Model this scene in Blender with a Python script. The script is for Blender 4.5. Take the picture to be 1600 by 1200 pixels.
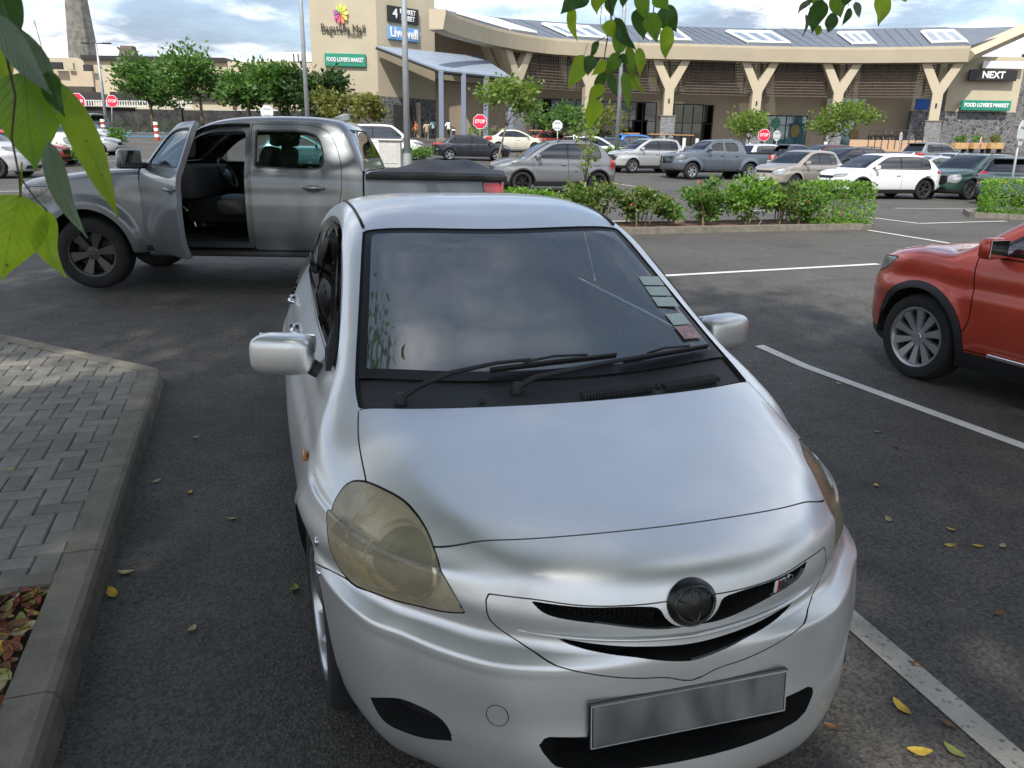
import bpy, bmesh, math, random
import numpy as np
from mathutils import Vector, Matrix, Euler

for o in list(bpy.data.objects): bpy.data.objects.remove(o)
SC = bpy.context.scene
COL = SC.collection
rad = math.radians

# ---------------------------------------------------------------- camera
cam_d = bpy.data.cameras.new('camera'); cam = bpy.data.objects.new('camera', cam_d); COL.objects.link(cam)
cam_d.sensor_width = 36; cam_d.lens = 36*1205.3/1600; cam_d.clip_start = .05; cam_d.clip_end = 4000
EYE = 1.718
_p, _r = rad(16.98), rad(1.056)
_c, _s = math.cos(_p), math.sin(_p); _cr, _sr = math.cos(_r), math.sin(_r)
_right = Vector((1,0,0)); _down = Vector((0,-_s,-_c)); _fwd = Vector((0,_c,-_s))
_r2 = _cr*_right-_sr*_down; _d2 = _sr*_right+_cr*_down
cam.matrix_world = Matrix(((_r2.x,-_d2.x,-_fwd.x,0),(_r2.y,-_d2.y,-_fwd.y,0),(_r2.z,-_d2.z,-_fwd.z,EYE),(0,0,0,1)))
cam_d.dof.use_dof = True; cam_d.dof.focus_distance = 5.0; cam_d.dof.aperture_fstop = (cam_d.lens/1000)/.0011
SC.camera = cam

# ---------------------------------------------------------------- world: Nishita sky with broken cloud
SUN_EL, SUN_AZ = 50.0, -166.0          # azimuth of the sun, degrees clockwise from +Y (behind the camera, a little left)
W = bpy.data.worlds.new('World'); SC.world = W; W.use_nodes = True
nt = W.node_tree; nt.nodes.clear()
def wn(t, **k):
    n = nt.nodes.new(t)
    for a, b in k.items(): setattr(n, a, b)
    return n
sky = wn('ShaderNodeTexSky', sky_type='NISHITA', sun_disc=False)
sky.sun_elevation = rad(SUN_EL); sky.sun_rotation = rad(SUN_AZ); sky.air_density = 1.0; sky.dust_density = 1.2; sky.ozone_density = 1.0
tc = wn('ShaderNodeTexCoord'); sep = wn('ShaderNodeSeparateXYZ'); nt.links.new(tc.outputs['Generated'], sep.inputs[0])
# project the view direction on a cloud layer: (x,y)/(z+0.18)
def wm(op, a, b=None, clamp=False):
    n = wn('ShaderNodeMath', operation=op, use_clamp=clamp)
    for i, q in enumerate((a, b)):
        if q is None: continue
        if isinstance(q, (int, float)): n.inputs[i].default_value = q
        else: nt.links.new(q, n.inputs[i])
    return n.outputs[0]
zz = wm('MAXIMUM', sep.outputs[2], 0.0); zz = wm('ADD', zz, .17)
cx = wm('DIVIDE', sep.outputs[0], zz); cy = wm('DIVIDE', sep.outputs[1], zz)
cmb = wn('ShaderNodeCombineXYZ'); nt.links.new(cx, cmb.inputs[0]); nt.links.new(cy, cmb.inputs[1]); cmb.inputs[2].default_value = 3.7
def wnoise(scale, detail, rough, dist=0.0):
    n = wn('ShaderNodeTexNoise'); n.inputs['Scale'].default_value = scale; n.inputs['Detail'].default_value = detail
    n.inputs['Roughness'].default_value = rough; n.inputs['Distortion'].default_value = dist
    nt.links.new(cmb.outputs[0], n.inputs['Vector']); return n.outputs['Fac']
n1 = wnoise(.62, 9, .56, .25); n2 = wnoise(1.7, 7, .6, .2)
cov = wn('ShaderNodeMapRange'); cov.inputs[1].default_value = .36; cov.inputs[2].default_value = .60; nt.links.new(n1, cov.inputs[0]); cov.interpolation_type = 'SMOOTHSTEP'
shd = wn('ShaderNodeMapRange'); shd.inputs[1].default_value = .40; shd.inputs[2].default_value = .62; nt.links.new(n2, shd.inputs[0]); shd.interpolation_type = 'SMOOTHSTEP'
ramp = wn('ShaderNodeMixRGB'); ramp.inputs[1].default_value = (2.2,2.65,3.4,1); ramp.inputs[2].default_value = (10.5,10.5,10.6,1); nt.links.new(shd.outputs[0], ramp.inputs[0])
mixc = wn('ShaderNodeMixRGB'); cv = wm('MULTIPLY', cov.outputs[0], .93)
nt.links.new(cv, mixc.inputs[0]); nt.links.new(sky.outputs[0], mixc.inputs[1]); nt.links.new(ramp.outputs[0], mixc.inputs[2])
bg = wn('ShaderNodeBackground'); bg.inputs[1].default_value = .12; nt.links.new(mixc.outputs[0], bg.inputs[0])
wo = wn('ShaderNodeOutputWorld'); nt.links.new(bg.outputs[0], wo.inputs[0])

# ---------------------------------------------------------------- sun
sl = bpy.data.lights.new('sun', 'SUN'); sl.energy = 3.1; sl.angle = rad(1.2); sl.color = (1,.955,.88)
so = bpy.data.objects.new('sun', sl); COL.objects.link(so)
_az, _el = rad(SUN_AZ), rad(SUN_EL)
_sd = Vector((math.sin(_az)*math.cos(_el), math.cos(_az)*math.cos(_el), math.sin(_el)))
so.rotation_euler = _sd.to_track_quat('Z', 'Y').to_euler(); so.location = _sd*60

# ---------------------------------------------------------------- exposure
vs = SC.view_settings; vs.view_transform = 'Standard'; vs.look = 'None'; vs.exposure = 0.68; vs.gamma = 1; vs.use_curve_mapping = False
SC.render.resolution_x, SC.render.resolution_y = 1024, 768
SC.render.engine = 'CYCLES'
try:
    SC.cycles.max_bounces = 8; SC.cycles.transparent_max_bounces = 16; SC.cycles.diffuse_bounces = 3; SC.cycles.glossy_bounces = 4
    SC.cycles.caustics_reflective = False; SC.cycles.caustics_refractive = False; SC.cycles.sample_clamp_indirect = 6
except Exception: pass
# ---------------------------------------------------------------- helpers: materials
MATS = {}
def new_mat(name):
    m = bpy.data.materials.new(name); m.use_nodes = True; MATS[name] = m
    n = m.node_tree; b = n.nodes['Principled BSDF']; return m, n, b
def L(n, a, b): n.links.new(a, b)
def node(n, t, **k):
    x = n.nodes.new(t)
    for a, b in k.items(): setattr(x, a, b)
    return x
def noise_val(n, scale, detail=4, rough=.55, coord='Object', dim=None):
    c = node(n, 'ShaderNodeTexCoord'); t = node(n, 'ShaderNodeTexNoise')
    t.inputs['Scale'].default_value = scale; t.inputs['Detail'].default_value = detail; t.inputs['Roughness'].default_value = rough
    L(n, c.outputs[coord], t.inputs['Vector']); return t.outputs['Fac']
def ramp2(n, fac, c0, c1, p0=.3, p1=.7):
    r = node(n, 'ShaderNodeValToRGB'); e = r.color_ramp.elements
    e[0].position = p0; e[0].color = (*c0, 1); e[1].position = p1; e[1].color = (*c1, 1); L(n, fac, r.inputs[0]); return r.outputs[0]
def bump(n, b, h, dist, strength=1.0):
    x = node(n, 'ShaderNodeBump'); x.inputs['Distance'].default_value = dist; x.inputs['Strength'].default_value = strength
    L(n, h, x.inputs['Height']); L(n, x.outputs[0], b.inputs['Normal']); return x
def rgb(*a): return tuple(a)
def mix_rgb(n, fac, a, b, blend='MIX'):
    x = node(n, 'ShaderNodeMixRGB', blend_type=blend)
    for i, q in ((0, fac), (1, a), (2, b)):
        if isinstance(q, (int, float)): x.inputs[i].default_value = q
        elif isinstance(q, tuple): x.inputs[i].default_value = (*q, 1)
        else: L(n, q, x.inputs[i])
    return x.outputs[0]
def simple(name, col, rough=.6, metal=0, var=.12, scale=6, bumpd=0, bscale=60, coat=0, spec=.5, coord='Object'):
    """plain material with some colour variation and optional fine relief"""
    if name in MATS: return MATS[name]
    m, n, b = new_mat(name)
    b.inputs['Roughness'].default_value = rough; b.inputs['Metallic'].default_value = metal
    b.inputs['Coat Weight'].default_value = coat; b.inputs['Coat Roughness'].default_value = .04; b.inputs['Specular IOR Level'].default_value = spec
    if var:
        f = noise_val(n, scale, 5, .6, coord)
        c = ramp2(n, f, tuple(max(0, x*(1-var)) for x in col), tuple(min(1, x*(1+var)) for x in col)); L(n, c, b.inputs['Base Color'])
    else: b.inputs['Base Color'].default_value = (*col, 1)
    if bumpd: bump(n, b, noise_val(n, bscale, 3, .6, coord), bumpd)
    return m
def paint(name, col, metal=.55, rough=.34, dust=.12, coat=1.0):
    if name in MATS: return MATS[name]
    m, n, b = new_mat(name)
    f = noise_val(n, 2.3, 6, .62); f2 = noise_val(n, 900, 1, .5)
    c = ramp2(n, f2, tuple(x*.93 for x in col), tuple(min(1, x*1.07) for x in col), .35, .65)
    c2 = mix_rgb(n, ramp2(n, f, (0,0,0), (dust,)*3, .45, .8), c, (.30,.28,.25)); L(n, c2, b.inputs['Base Color'])
    b.inputs['Metallic'].default_value = metal
    L(n, ramp2(n, f, (rough*.9,)*3, (rough*1.25,)*3), b.inputs['Roughness'])
    b.inputs['Coat Weight'].default_value = coat; L(n, ramp2(n, f, (.02,)*3, (.09,)*3, .3, .8), b.inputs['Coat Roughness'])
    return m
def glass(name, tint=(.55,.62,.60), refl=1.0, rough=.0, haze=0.0, hcol=(.5,.5,.48), ior=1.7):
    """thin window glass: tinted see-through with Fresnel reflection"""
    if name in MATS: return MATS[name]
    m = bpy.data.materials.new(name); m.use_nodes = True; MATS[name] = m; n = m.node_tree; n.nodes.clear()
    tr = node(n, 'ShaderNodeBsdfTransparent'); tr.inputs[0].default_value = (*tint, 1)
    gl = node(n, 'ShaderNodeBsdfGlossy'); gl.inputs['Roughness'].default_value = rough; gl.inputs[0].default_value = (refl,)*3+(1,)
    fr = node(n, 'ShaderNodeFresnel'); fr.inputs[0].default_value = ior
    mx = node(n, 'ShaderNodeMixShader'); L(n, fr.outputs[0], mx.inputs[0])
    if haze:
        df = node(n, 'ShaderNodeBsdfDiffuse'); df.inputs[0].default_value = (*hcol, 1)
        hz = node(n, 'ShaderNodeMixShader'); L(n, ramp2(n, noise_val(n, 3.2, 6, .6), (haze*.6,)*3, (haze*1.4,)*3), hz.inputs[0])
        L(n, tr.outputs[0], hz.inputs[1]); L(n, df.outputs[0], hz.inputs[2]); L(n, hz.outputs[0], mx.inputs[1])
    else: L(n, tr.outputs[0], mx.inputs[1])
    L(n, gl.outputs[0], mx.inputs[2])
    o = node(n, 'ShaderNodeOutputMaterial'); L(n, mx.outputs[0], o.inputs[0]); return m

# ---------------------------------------------------------------- helpers: objects
def tag(o, label=None, cat=None, group=None, kind=None):
    if label: o['label'] = label
    if cat: o['category'] = cat
    if group: o['group'] = group
    if kind: o['kind'] = kind
    return o
def empty(name, loc=(0,0,0), rz=0, parent=None):
    o = bpy.data.objects.new(name, None); COL.objects.link(o); o.location = loc; o.rotation_euler = (0,0,rz)
    o.empty_display_size = .1
    if parent: o.parent = parent
    return o
def thing(name, label, cat, loc=(0,0,0), rz=0, group=None): return tag(empty(name, loc, rz), label, cat, group)
def link(name, me, mat=None, parent=None, loc=None, rot=None, scale=None):
    o = bpy.data.objects.new(name, me); COL.objects.link(o)
    if mat is not None and len(me.materials) == 0: me.materials.append(mat)
    if parent: o.parent = parent
    if loc is not None: o.location = loc
    if rot is not None: o.rotation_euler = rot
    if scale is not None: o.scale = scale
    return o
def mesh_from(name, V, Fc, smooth=False, N=None):
    me = bpy.data.meshes.new(name); me.from_pydata([tuple(map(float, v)) for v in V], [], [tuple(map(int, f)) for f in Fc]); me.update()
    if smooth or N is not None: me.polygons.foreach_set('use_smooth', [True]*len(me.polygons))
    if N is not None and len(N): me.normals_split_custom_set_from_vertices([tuple(map(float, q)) for q in N])
    return me
def sm_obj(name, m, mat, parent=None, **k):
    """SM -> object; returns None when the piece is empty"""
    if m is None or len(m.T) == 0: return None
    me = bpy.data.meshes.new(name); nv, ntr = len(m.V), len(m.T)
    me.vertices.add(nv); me.vertices.foreach_set('co', np.ascontiguousarray(m.V, dtype=np.float32).ravel())
    me.loops.add(ntr*3); me.loops.foreach_set('vertex_index', np.ascontiguousarray(m.T, dtype=np.int32).ravel())
    me.polygons.add(ntr); me.polygons.foreach_set('loop_start', np.arange(0, ntr*3, 3, dtype=np.int32))
    me.update(calc_edges=True); me.polygons.foreach_set('use_smooth', np.ones(ntr, dtype=bool))
    if m.N is not None: me.normals_split_custom_set_from_vertices(m.N.tolist())
    return link(name, me, mat, parent, **k)
class MB:
    """collects boxes, bars, tubes, lathes, prisms into one mesh"""
    def __init__(s): s.V = []; s.F = []
    def add(s, V, F):
        o = len(s.V); s.V += [tuple(map(float, v)) for v in V]; s.F += [tuple(i+o for i in f) for f in F]; return s
    def box(s, c, d, rz=0, M=None):
        x, y, z = d[0]/2, d[1]/2, d[2]/2
        P = [Vector(p) for p in ((-x,-y,-z),(x,-y,-z),(x,y,-z),(-x,y,-z),(-x,-y,z),(x,-y,z),(x,y,z),(-x,y,z))]
        R_ = M if M is not None else Matrix.Rotation(rz, 3, 'Z')
        return s.add([R_@p+Vector(c) for p in P], [(0,3,2,1),(4,5,6,7),(0,1,5,4),(1,2,6,5),(2,3,7,6),(3,0,4,7)])
    def bbox(s, c, d, b=.01, rz=0, M=None):
        """box with chamfered edges"""
        bm = bmesh.new(); bmesh.ops.create_cube(bm, size=1)
        for v in bm.verts: v.co = Vector((v.co.x*d[0], v.co.y*d[1], v.co.z*d[2]))
        bmesh.ops.bevel(bm, geom=bm.edges[:], offset=min(b, min(d)*.45), segments=2, affect='EDGES', profile=.6)
        R_ = M if M is not None else Matrix.Rotation(rz, 3, 'Z')
        bm.verts.index_update(); s.add([R_@v.co+Vector(c) for v in bm.verts], [[v.index for v in f.verts] for f in bm.faces]); bm.free(); return s
    def tube(s, pts, r, seg=8, cap=True):
        pts = [Vector(p) for p in pts]; rr = r if isinstance(r, (list, tuple)) else [r]*len(pts)
        V = []; F = []; up = None
        for i, p in enumerate(pts):
            t = (pts[min(i+1, len(pts)-1)]-pts[max(i-1, 0)]).normalized()
            if up is None: up = Vector((0,0,1)) if abs(t.z) < .9 else Vector((1,0,0))
            a = t.cross(up).normalized(); b = a.cross(t).normalized(); up = b
            for k in range(seg):
                w = 2*math.pi*k/seg; V.append(p+(a*math.cos(w)+b*math.sin(w))*rr[i])
        for i in range(len(pts)-1):
            for k in range(seg):
                q = (k+1) % seg; F.append((i*seg+k, i*seg+q, (i+1)*seg+q, (i+1)*seg+k))
        if cap: F.append(tuple(range(seg-1, -1, -1))); F.append(tuple((len(pts)-1)*seg+k for k in range(seg)))
        return s.add(V, F)
    def lathe(s, prof, seg=24, axis='Z', c=(0,0,0), M=None):
        """prof: (radius, height) pairs"""
        V = []; F = []; n = len(prof)
        for k in range(seg):
            w = 2*math.pi*k/seg; cw, sw = math.cos(w), math.sin(w)
            for r, h in prof:
                p = Vector((r*cw, r*sw, h)) if axis == 'Z' else (Vector((r*cw, h, r*sw)) if axis == 'Y' else Vector((h, r*cw, r*sw)))
                V.append((M@p if M is not None else p)+Vector(c))
        for k in range(seg):
            q = (k+1) % seg
            for i in range(n-1):
                f = (k*n+i, q*n+i, q*n+i+1, k*n+i+1); F.append(f if axis != 'Y' else f[::-1])
        return s.add(V, F)
    def prism(s, poly, z0, z1):
        """vertical prism of a ccw xy polygon"""
        n = len(poly); V = [(p[0],p[1],z0) for p in poly]+[(p[0],p[1],z1) for p in poly]
        return s.add(V, [tuple(range(n-1,-1,-1)), tuple(range(n,2*n))]+[(i,(i+1)%n,(i+1)%n+n,i+n) for i in range(n)])
    def plate(s, poly3, thick):
        """flat polygon of 3-D points extruded by vector thick"""
        n = len(poly3); P = [Vector(p) for p in poly3]; t = Vector(thick)
        return s.add(P+[p+t for p in P], [tuple(range(n-1,-1,-1)), tuple(range(n,2*n))]+[(i,(i+1)%n,(i+1)%n+n,i+n) for i in range(n)])
    def mesh(s, name, smooth=False, angle=None):
        me = bpy.data.meshes.new(name); me.from_pydata(s.V, [], s.F); me.update()
        if smooth or angle:
            me.polygons.foreach_set('use_smooth', [True]*len(me.polygons))
            if angle: me.set_sharp_from_angle(angle=rad(angle))
        return me
    def build(s, name, mat, parent=None, smooth=False, angle=None, **k):
        return link(name, s.mesh(name, smooth, angle), mat, parent, **k)
def text_mesh(txt, size, depth=.01, bold=0.0, align='CENTER', xs=1.0, space=1.0):
    """lettering as solid mesh in the xz plane facing -y, centred"""
    cu = bpy.data.curves.new('t', 'FONT'); cu.body = txt; cu.size = size; cu.extrude = depth/2; cu.align_x = align; cu.align_y = 'CENTER'
    cu.offset = bold; cu.resolution_u = 2; cu.space_character = space
    o = bpy.data.objects.new('t', cu); COL.objects.link(o)
    dg = bpy.context.evaluated_depsgraph_get(); me = bpy.data.meshes.new_from_object(o.evaluated_get(dg))
    bpy.data.objects.remove(o); bpy.data.curves.remove(cu)
    me.transform(Matrix.Rotation(math.pi/2, 4, 'X')@Matrix.Scale(xs, 4, (1,0,0))); return me
# ---------------------------------------------------------------- terrain height and survey helper
_gy = [-60,6.3,9.0,27,37,48,60,75,90,200]; _gz = [0,0,.17,.28,.46,.88,1.5,2.3,2.55,2.55]
def gz(x, y):
    b = float(np.interp(y, _gy, _gz)); t = min(1, max(0, (y-15)/13))
    return b+max(-.2, min(.2, -.012*(x-5)))*t
_R = Matrix((_r2, _d2, _fwd))
def at(u, v, D):
    """survey point: picture position (1600x1200) and level distance in metres -> place in the scene"""
    d = _R.transposed()@Vector(((u-800)/1205.3, (v-600)/1205.3, 1.0)); return d*(1.046*D/d.y)+Vector((0,0,EYE))
def spot(u, D):
    """ground position below picture column u at distance D"""
    v = 300
    for _ in range(12):
        p = at(u, v, D); v += (p.z-gz(p.x, p.y))*1205.3/D*.98
    return at(u, v, D)
# ---------------------------------------------------------------- car shell library (numpy)
def crspline(rows, n, closed=False):
    """centripetal-ish Catmull-Rom through rows (k,d), resampled to n points evenly by arc length of first 2 columns"""
    P = np.array(rows, float)
    if closed:
        Q = np.vstack([P[-1], P, P[0], P[1]])
    else:
        Q = np.vstack([2*P[0]-P[1], P, 2*P[-1]-P[-2]])
    out = []
    for i in range(1, len(Q)-2):
        p0, p1, p2, p3 = Q[i-1], Q[i], Q[i+1], Q[i+2]
        d = [max(1e-4, np.linalg.norm((b-a)[:2]))**.5 for a, b in ((p0,p1),(p1,p2),(p2,p3))]
        m1 = (p1-p0)/d[0] - (p2-p0)/(d[0]+d[1]) + (p2-p1)/d[1]
        m2 = (p2-p1)/d[1] - (p3-p1)/(d[1]+d[2]) + (p3-p2)/d[2]
        m1 = m1*d[1]; m2 = m2*d[1]
        u = np.linspace(0, 1, 24, endpoint=False)[:, None]
        out.append((2*u**3-3*u**2+1)*p1 + (u**3-2*u**2+u)*m1 + (-2*u**3+3*u**2)*p2 + (u**3-u**2)*m2)
    C = np.vstack(out + ([] if closed else [P[-1:]]))
    if closed: C = np.vstack([C, C[:1]])
    L = np.concatenate([[0], np.cumsum(np.linalg.norm(np.diff(C[:, :2], axis=0), axis=1))])
    s = np.linspace(0, L[-1], n+1 if closed else n)
    R_ = np.stack([np.interp(s, L, C[:, k]) for k in range(P.shape[1])], 1)
    return R_[:-1] if closed else R_

def smooth_interp(x, xs, ys):
    """monotone cubic (pchip-like) interpolation, vectorised; xs increasing"""
    xs = np.array(xs, float); ys = np.array(ys, float)
    h = np.diff(xs); d = np.diff(ys)/h
    m = np.zeros_like(ys); m[0] = d[0]; m[-1] = d[-1]
    for i in range(1, len(xs)-1):
        m[i] = 0 if d[i-1]*d[i] <= 0 else 2*d[i-1]*d[i]/(d[i-1]+d[i])
    x = np.clip(x, xs[0], xs[-1]); i = np.clip(np.searchsorted(xs, x)-1, 0, len(xs)-2)
    t = (x-xs[i])/h[i]
    return ((2*t**3-3*t**2+1)*ys[i] + (t**3-2*t**2+t)*h[i]*m[i] + (-2*t**3+3*t**2)*ys[i+1] + (t**3-t**2)*h[i]*m[i+1])

def sstep(a, b, x):
    t = np.clip((x-a)/(b-a), 0, 1); return t*t*(3-2*t)

class SM:  # simple triangle mesh with vertex normals
    def __init__(s, V, N, T): s.V, s.N, s.T = V, N, T
    def copy(s): return SM(s.V.copy(), s.N.copy(), s.T.copy())

def tri_normals(V, T):
    fn = np.cross(V[T[:,1]]-V[T[:,0]], V[T[:,2]]-V[T[:,0]])
    N = np.zeros_like(V)
    for k in range(3): np.add.at(N, T[:, k], fn)
    return N/np.maximum(1e-12, np.linalg.norm(N, axis=1))[:, None]

def shell(rows, sec, plan, nt, ns, nd, extra=None, zbot=.2, post=None):
    """rows: (x,z,ox,oz,n) down the centre line from front bottom to rear bottom; sec: [(z,halfwidth)], plan: [(x,factor)]"""
    P = crspline(rows, nt)
    zs, ws = zip(*sec); pxs, pf = zip(*sorted(plan))
    def Y(x, z):
        y = smooth_interp(z, zs, ws)*smooth_interp(x, pxs, pf)
        return y + extra(x, z) if extra is not None else y
    L = np.linspace(0, 1, nt)
    xf = P[0,0]-P[0,2]; xr = P[-1,0]-P[-1,2]
    # bottom edge x parameter follows outer-edge x, blended with arc length so lines fan gently
    ex = P[:,0]-P[:,2]; ez = P[:,1]-P[:,3]
    xmax, xmin = ex.max(), ex.min()
    qx = .55*np.maximum.accumulate((np.clip(ex, xmin, xmax))[::-1])[::-1] + .45*(xf+(xr-xf)*L)
    grid = np.zeros((nt, ns+nd, 3))
    for i in range(nt):
        x, z, ox, oz, n = P[i]
        W = float(Y(np.array([ex[i]]), np.array([ez[i]]))[0])
        th = np.linspace(0, np.radians(82), 90)
        a = np.sin(th)**(2/n); b = 1-np.cos(th)**(2/n)
        a /= a[-1]; b /= b[-1]
        yy = W*a; xx = x-ox*b; zz = z-oz*b
        Ls = np.concatenate([[0], np.cumsum(np.sqrt(np.diff(yy)**2+np.diff(xx)**2+np.diff(zz)**2))])
        s = np.linspace(0, Ls[-1], ns)
        grid[i,:ns,0] = np.interp(s, Ls, xx); grid[i,:ns,1] = np.interp(s, Ls, yy); grid[i,:ns,2] = np.interp(s, Ls, zz)
        u = np.arange(1, nd+1)/nd
        sx = ex[i]+(qx[i]-ex[i])*u; sz = ez[i]+(zbot-ez[i])*u
        grid[i,ns:,0] = sx; grid[i,ns:,2] = sz; grid[i,ns:,1] = Y(sx, sz)
    full = np.concatenate([grid[:, ::-1]*np.array([1,-1,1]), grid[:, 1:]], 1)   # from -y side to +y side
    if post is not None: full = post(full)
    m = full.shape[1]; V = full.reshape(-1,3)
    i, j = np.meshgrid(np.arange(nt-1), np.arange(m-1), indexing='ij')
    a = i*m+j; b = a+1; c = a+m; d = c+1
    T = np.concatenate([np.stack([a,b,d],-1).reshape(-1,3), np.stack([a,d,c],-1).reshape(-1,3)])
    ar = np.linalg.norm(np.cross(V[T[:,1]]-V[T[:,0]], V[T[:,2]]-V[T[:,0]]), axis=1)
    T = T[ar > 1e-9]
    N = tri_normals(V, T)
    # outward check
    if (N[:,2][V[:,2] > V[:,2].max()-.05]).mean() < 0: T = T[:, ::-1]; N = -N
    return SM(V, N, T)

def compact(V, N, T, extra=None):
    used = np.unique(T); mp = -np.ones(len(V), int); mp[used] = np.arange(len(used))
    return SM(V[used], N[used], mp[T])

def carve(m, d):
    """split mesh where scalar d (per vertex) changes sign -> (inside d<0, outside d>0)"""
    d = np.where(np.abs(d) < 1e-7, 1e-7, d)
    s = d < 0; T = m.T; c = s[T].sum(1)
    allin = T[c == 3]; allout = T[c == 0]; mix = T[(c == 1) | (c == 2)]
    if len(mix) == 0:
        e = np.zeros((0,3), int)
        return compact(m.V, m.N, allin if len(allin) else e), compact(m.V, m.N, allout if len(allout) else e)
    sm = s[mix]; one = sm.sum(1) == 1
    # rotate so that the lone vertex is first
    lone = np.where(one[:, None], sm, ~sm); k = lone.argmax(1); r = np.arange(len(mix))
    A = mix[r, k]; B = mix[r, (k+1) % 3]; C = mix[r, (k+2) % 3]
    def edge(p, q):
        lo = np.minimum(p, q); hi = np.maximum(p, q); return lo.astype(np.int64)*len(m.V)+hi
    keys, inv = np.unique(np.concatenate([edge(A,B), edge(A,C)]), return_inverse=True)
    lo = keys//len(m.V); hi = keys % len(m.V)
    t = d[lo]/(d[lo]-d[hi])
    NV = m.V[lo]+(m.V[hi]-m.V[lo])*t[:, None]; NN = m.N[lo]+(m.N[hi]-m.N[lo])*t[:, None]
    NN /= np.maximum(1e-12, np.linalg.norm(NN, axis=1))[:, None]
    V = np.vstack([m.V, NV]); N = np.vstack([m.N, NN]); o = len(m.V)
    ab = inv[:len(mix)]+o; ac = inv[len(mix):]+o
    tl = np.stack([A,ab,ac],1); q1 = np.stack([ab,B,C],1); q2 = np.stack([ab,C,ac],1)
    li = one  # lone is inside
    Tin = np.concatenate([allin, tl[li], q1[~li], q2[~li]]); Tout = np.concatenate([allout, tl[~li], q1[li], q2[li]])
    return compact(V, N, Tin), compact(V, N, Tout)

def polydist(P, poly):
    """signed distance (negative inside) of points P (n,2) to closed polygon"""
    poly = np.asarray(poly, float); A = poly; B = np.roll(poly, -1, 0)
    out = np.full(len(P), 9.0)
    lo = poly.min(0)-.15; hi = poly.max(0)+.15
    idx = np.where(((P > lo) & (P < hi)).all(1))[0]
    if len(idx) == 0: return out
    Q = P[idx]; best = np.full(len(Q), 1e9); ins = np.zeros(len(Q), bool)
    for a, b in zip(A, B):
        e = b-a; L = (e*e).sum()
        if L < 1e-14: continue
        w = Q-a; t = np.clip((w@e)/L, 0, 1); dd = ((w-t[:, None]*e)**2).sum(1); best = np.minimum(best, dd)
        c = (a[1] > Q[:,1]) != (b[1] > Q[:,1])
        with np.errstate(divide='ignore', invalid='ignore'):
            xi = (b[0]-a[0])*(Q[:,1]-a[1])/(b[1]-a[1])+a[0]
        ins ^= c & (Q[:,0] < xi)
    dd = np.sqrt(best); dd[ins] *= -1; out[idx] = dd
    return out

def outline(pts, n=80):
    """closed smooth outline; a point (u,v,1) is a corner"""
    cor = [i for i, p in enumerate(pts) if len(p) > 2 and p[2]]
    P = [tuple(p[:2]) for p in pts]
    if not cor: return crspline(P, n, closed=True)
    segs = []; k = len(P)
    for a, b in zip(cor, cor[1:]+[cor[0]+k]):
        run = [P[i % k] for i in range(a, b+1)]
        segs.append(crspline(run, max(2, int(n*(b-a)/k)))[:-1] if len(run) > 2 else np.array(run[:1], float))
    return np.vstack(segs)
# ---------------------------------------------------------------- car materials
M_black = simple('black_plastic', (.018,.018,.02), .55, bumpd=.0004, bscale=400)
M_frit = simple('ceramic_border', (.008,.008,.009), .4, var=0, spec=.3)
M_gloss = simple('gloss_black', (.006,.006,.007), .08, var=0, coat=.6)
M_gap = simple('shadow_gap', (.008,.008,.008), .9, var=0)
M_tyre = simple('tyre_rubber', (.016,.016,.017), .82, bumpd=.0012, bscale=120)
M_chrome = simple('chrome', (.75,.76,.78), .12, metal=1, var=.03)
M_alloy = simple('alloy', (.52,.53,.55), .3, metal=.9, var=.08)
M_alloy_d = simple('dark_alloy', (.10,.10,.105), .35, metal=.7, var=.1)
M_hub = simple('hub_dark', (.03,.03,.032), .7)
M_carglass = glass('car_glass', (.10,.12,.12), ior=2.1)
M_clearglass = glass('clear_car_glass', (.62,.70,.68))
M_hazyglass = glass('dust_glare_windscreen', (.68,.77,.74), haze=.15, hcol=(.50,.55,.54), ior=2.3)  # dust film, its pale haze raised to imitate the brightness of reflected sky
M_smoke = glass('smoked_acrylic', (.20,.18,.16), haze=.12, hcol=(.22,.2,.18))
M_lamp = glass('lamp_lens', (.80,.83,.85), haze=.24, hcol=(.75,.77,.8))
M_yellow_lens = glass('yellowed_lens', (.97,.91,.76), haze=.24, hcol=(.92,.82,.58), rough=.06, ior=1.45)
M_reflector = simple('lamp_reflector', (.70,.70,.67), .32, metal=.75, var=.05)
M_red_lens = simple('red_lens', (.42,.012,.014), .12, var=.1, coat=1)
M_amber = simple('amber_lens', (.6,.22,.02), .2, var=.1, coat=.5)
M_cabin = simple('cabin_plastic', (.055,.055,.058), .75, bumpd=.0005, bscale=200)
M_seat = simple('seat_fabric', (.07,.068,.065), .9, bumpd=.001, bscale=260)
M_seat_g = simple('grey_seat_fabric', (.30,.29,.27), .9, bumpd=.001, bscale=260)
M_plate_w = simple('plate_white', (.62,.62,.6), .4, var=.05)
M_plate_y = simple('plate_yellow', (.75,.45,.02), .4, var=.05)
M_plate_b = simple('plate_black', (.02,.02,.02), .4, var=.05)
M_ink = simple('black_ink', (.012,.012,.012), .5, var=0)
M_white_p = simple('white_print', (.8,.8,.78), .5, var=.03)

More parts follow.
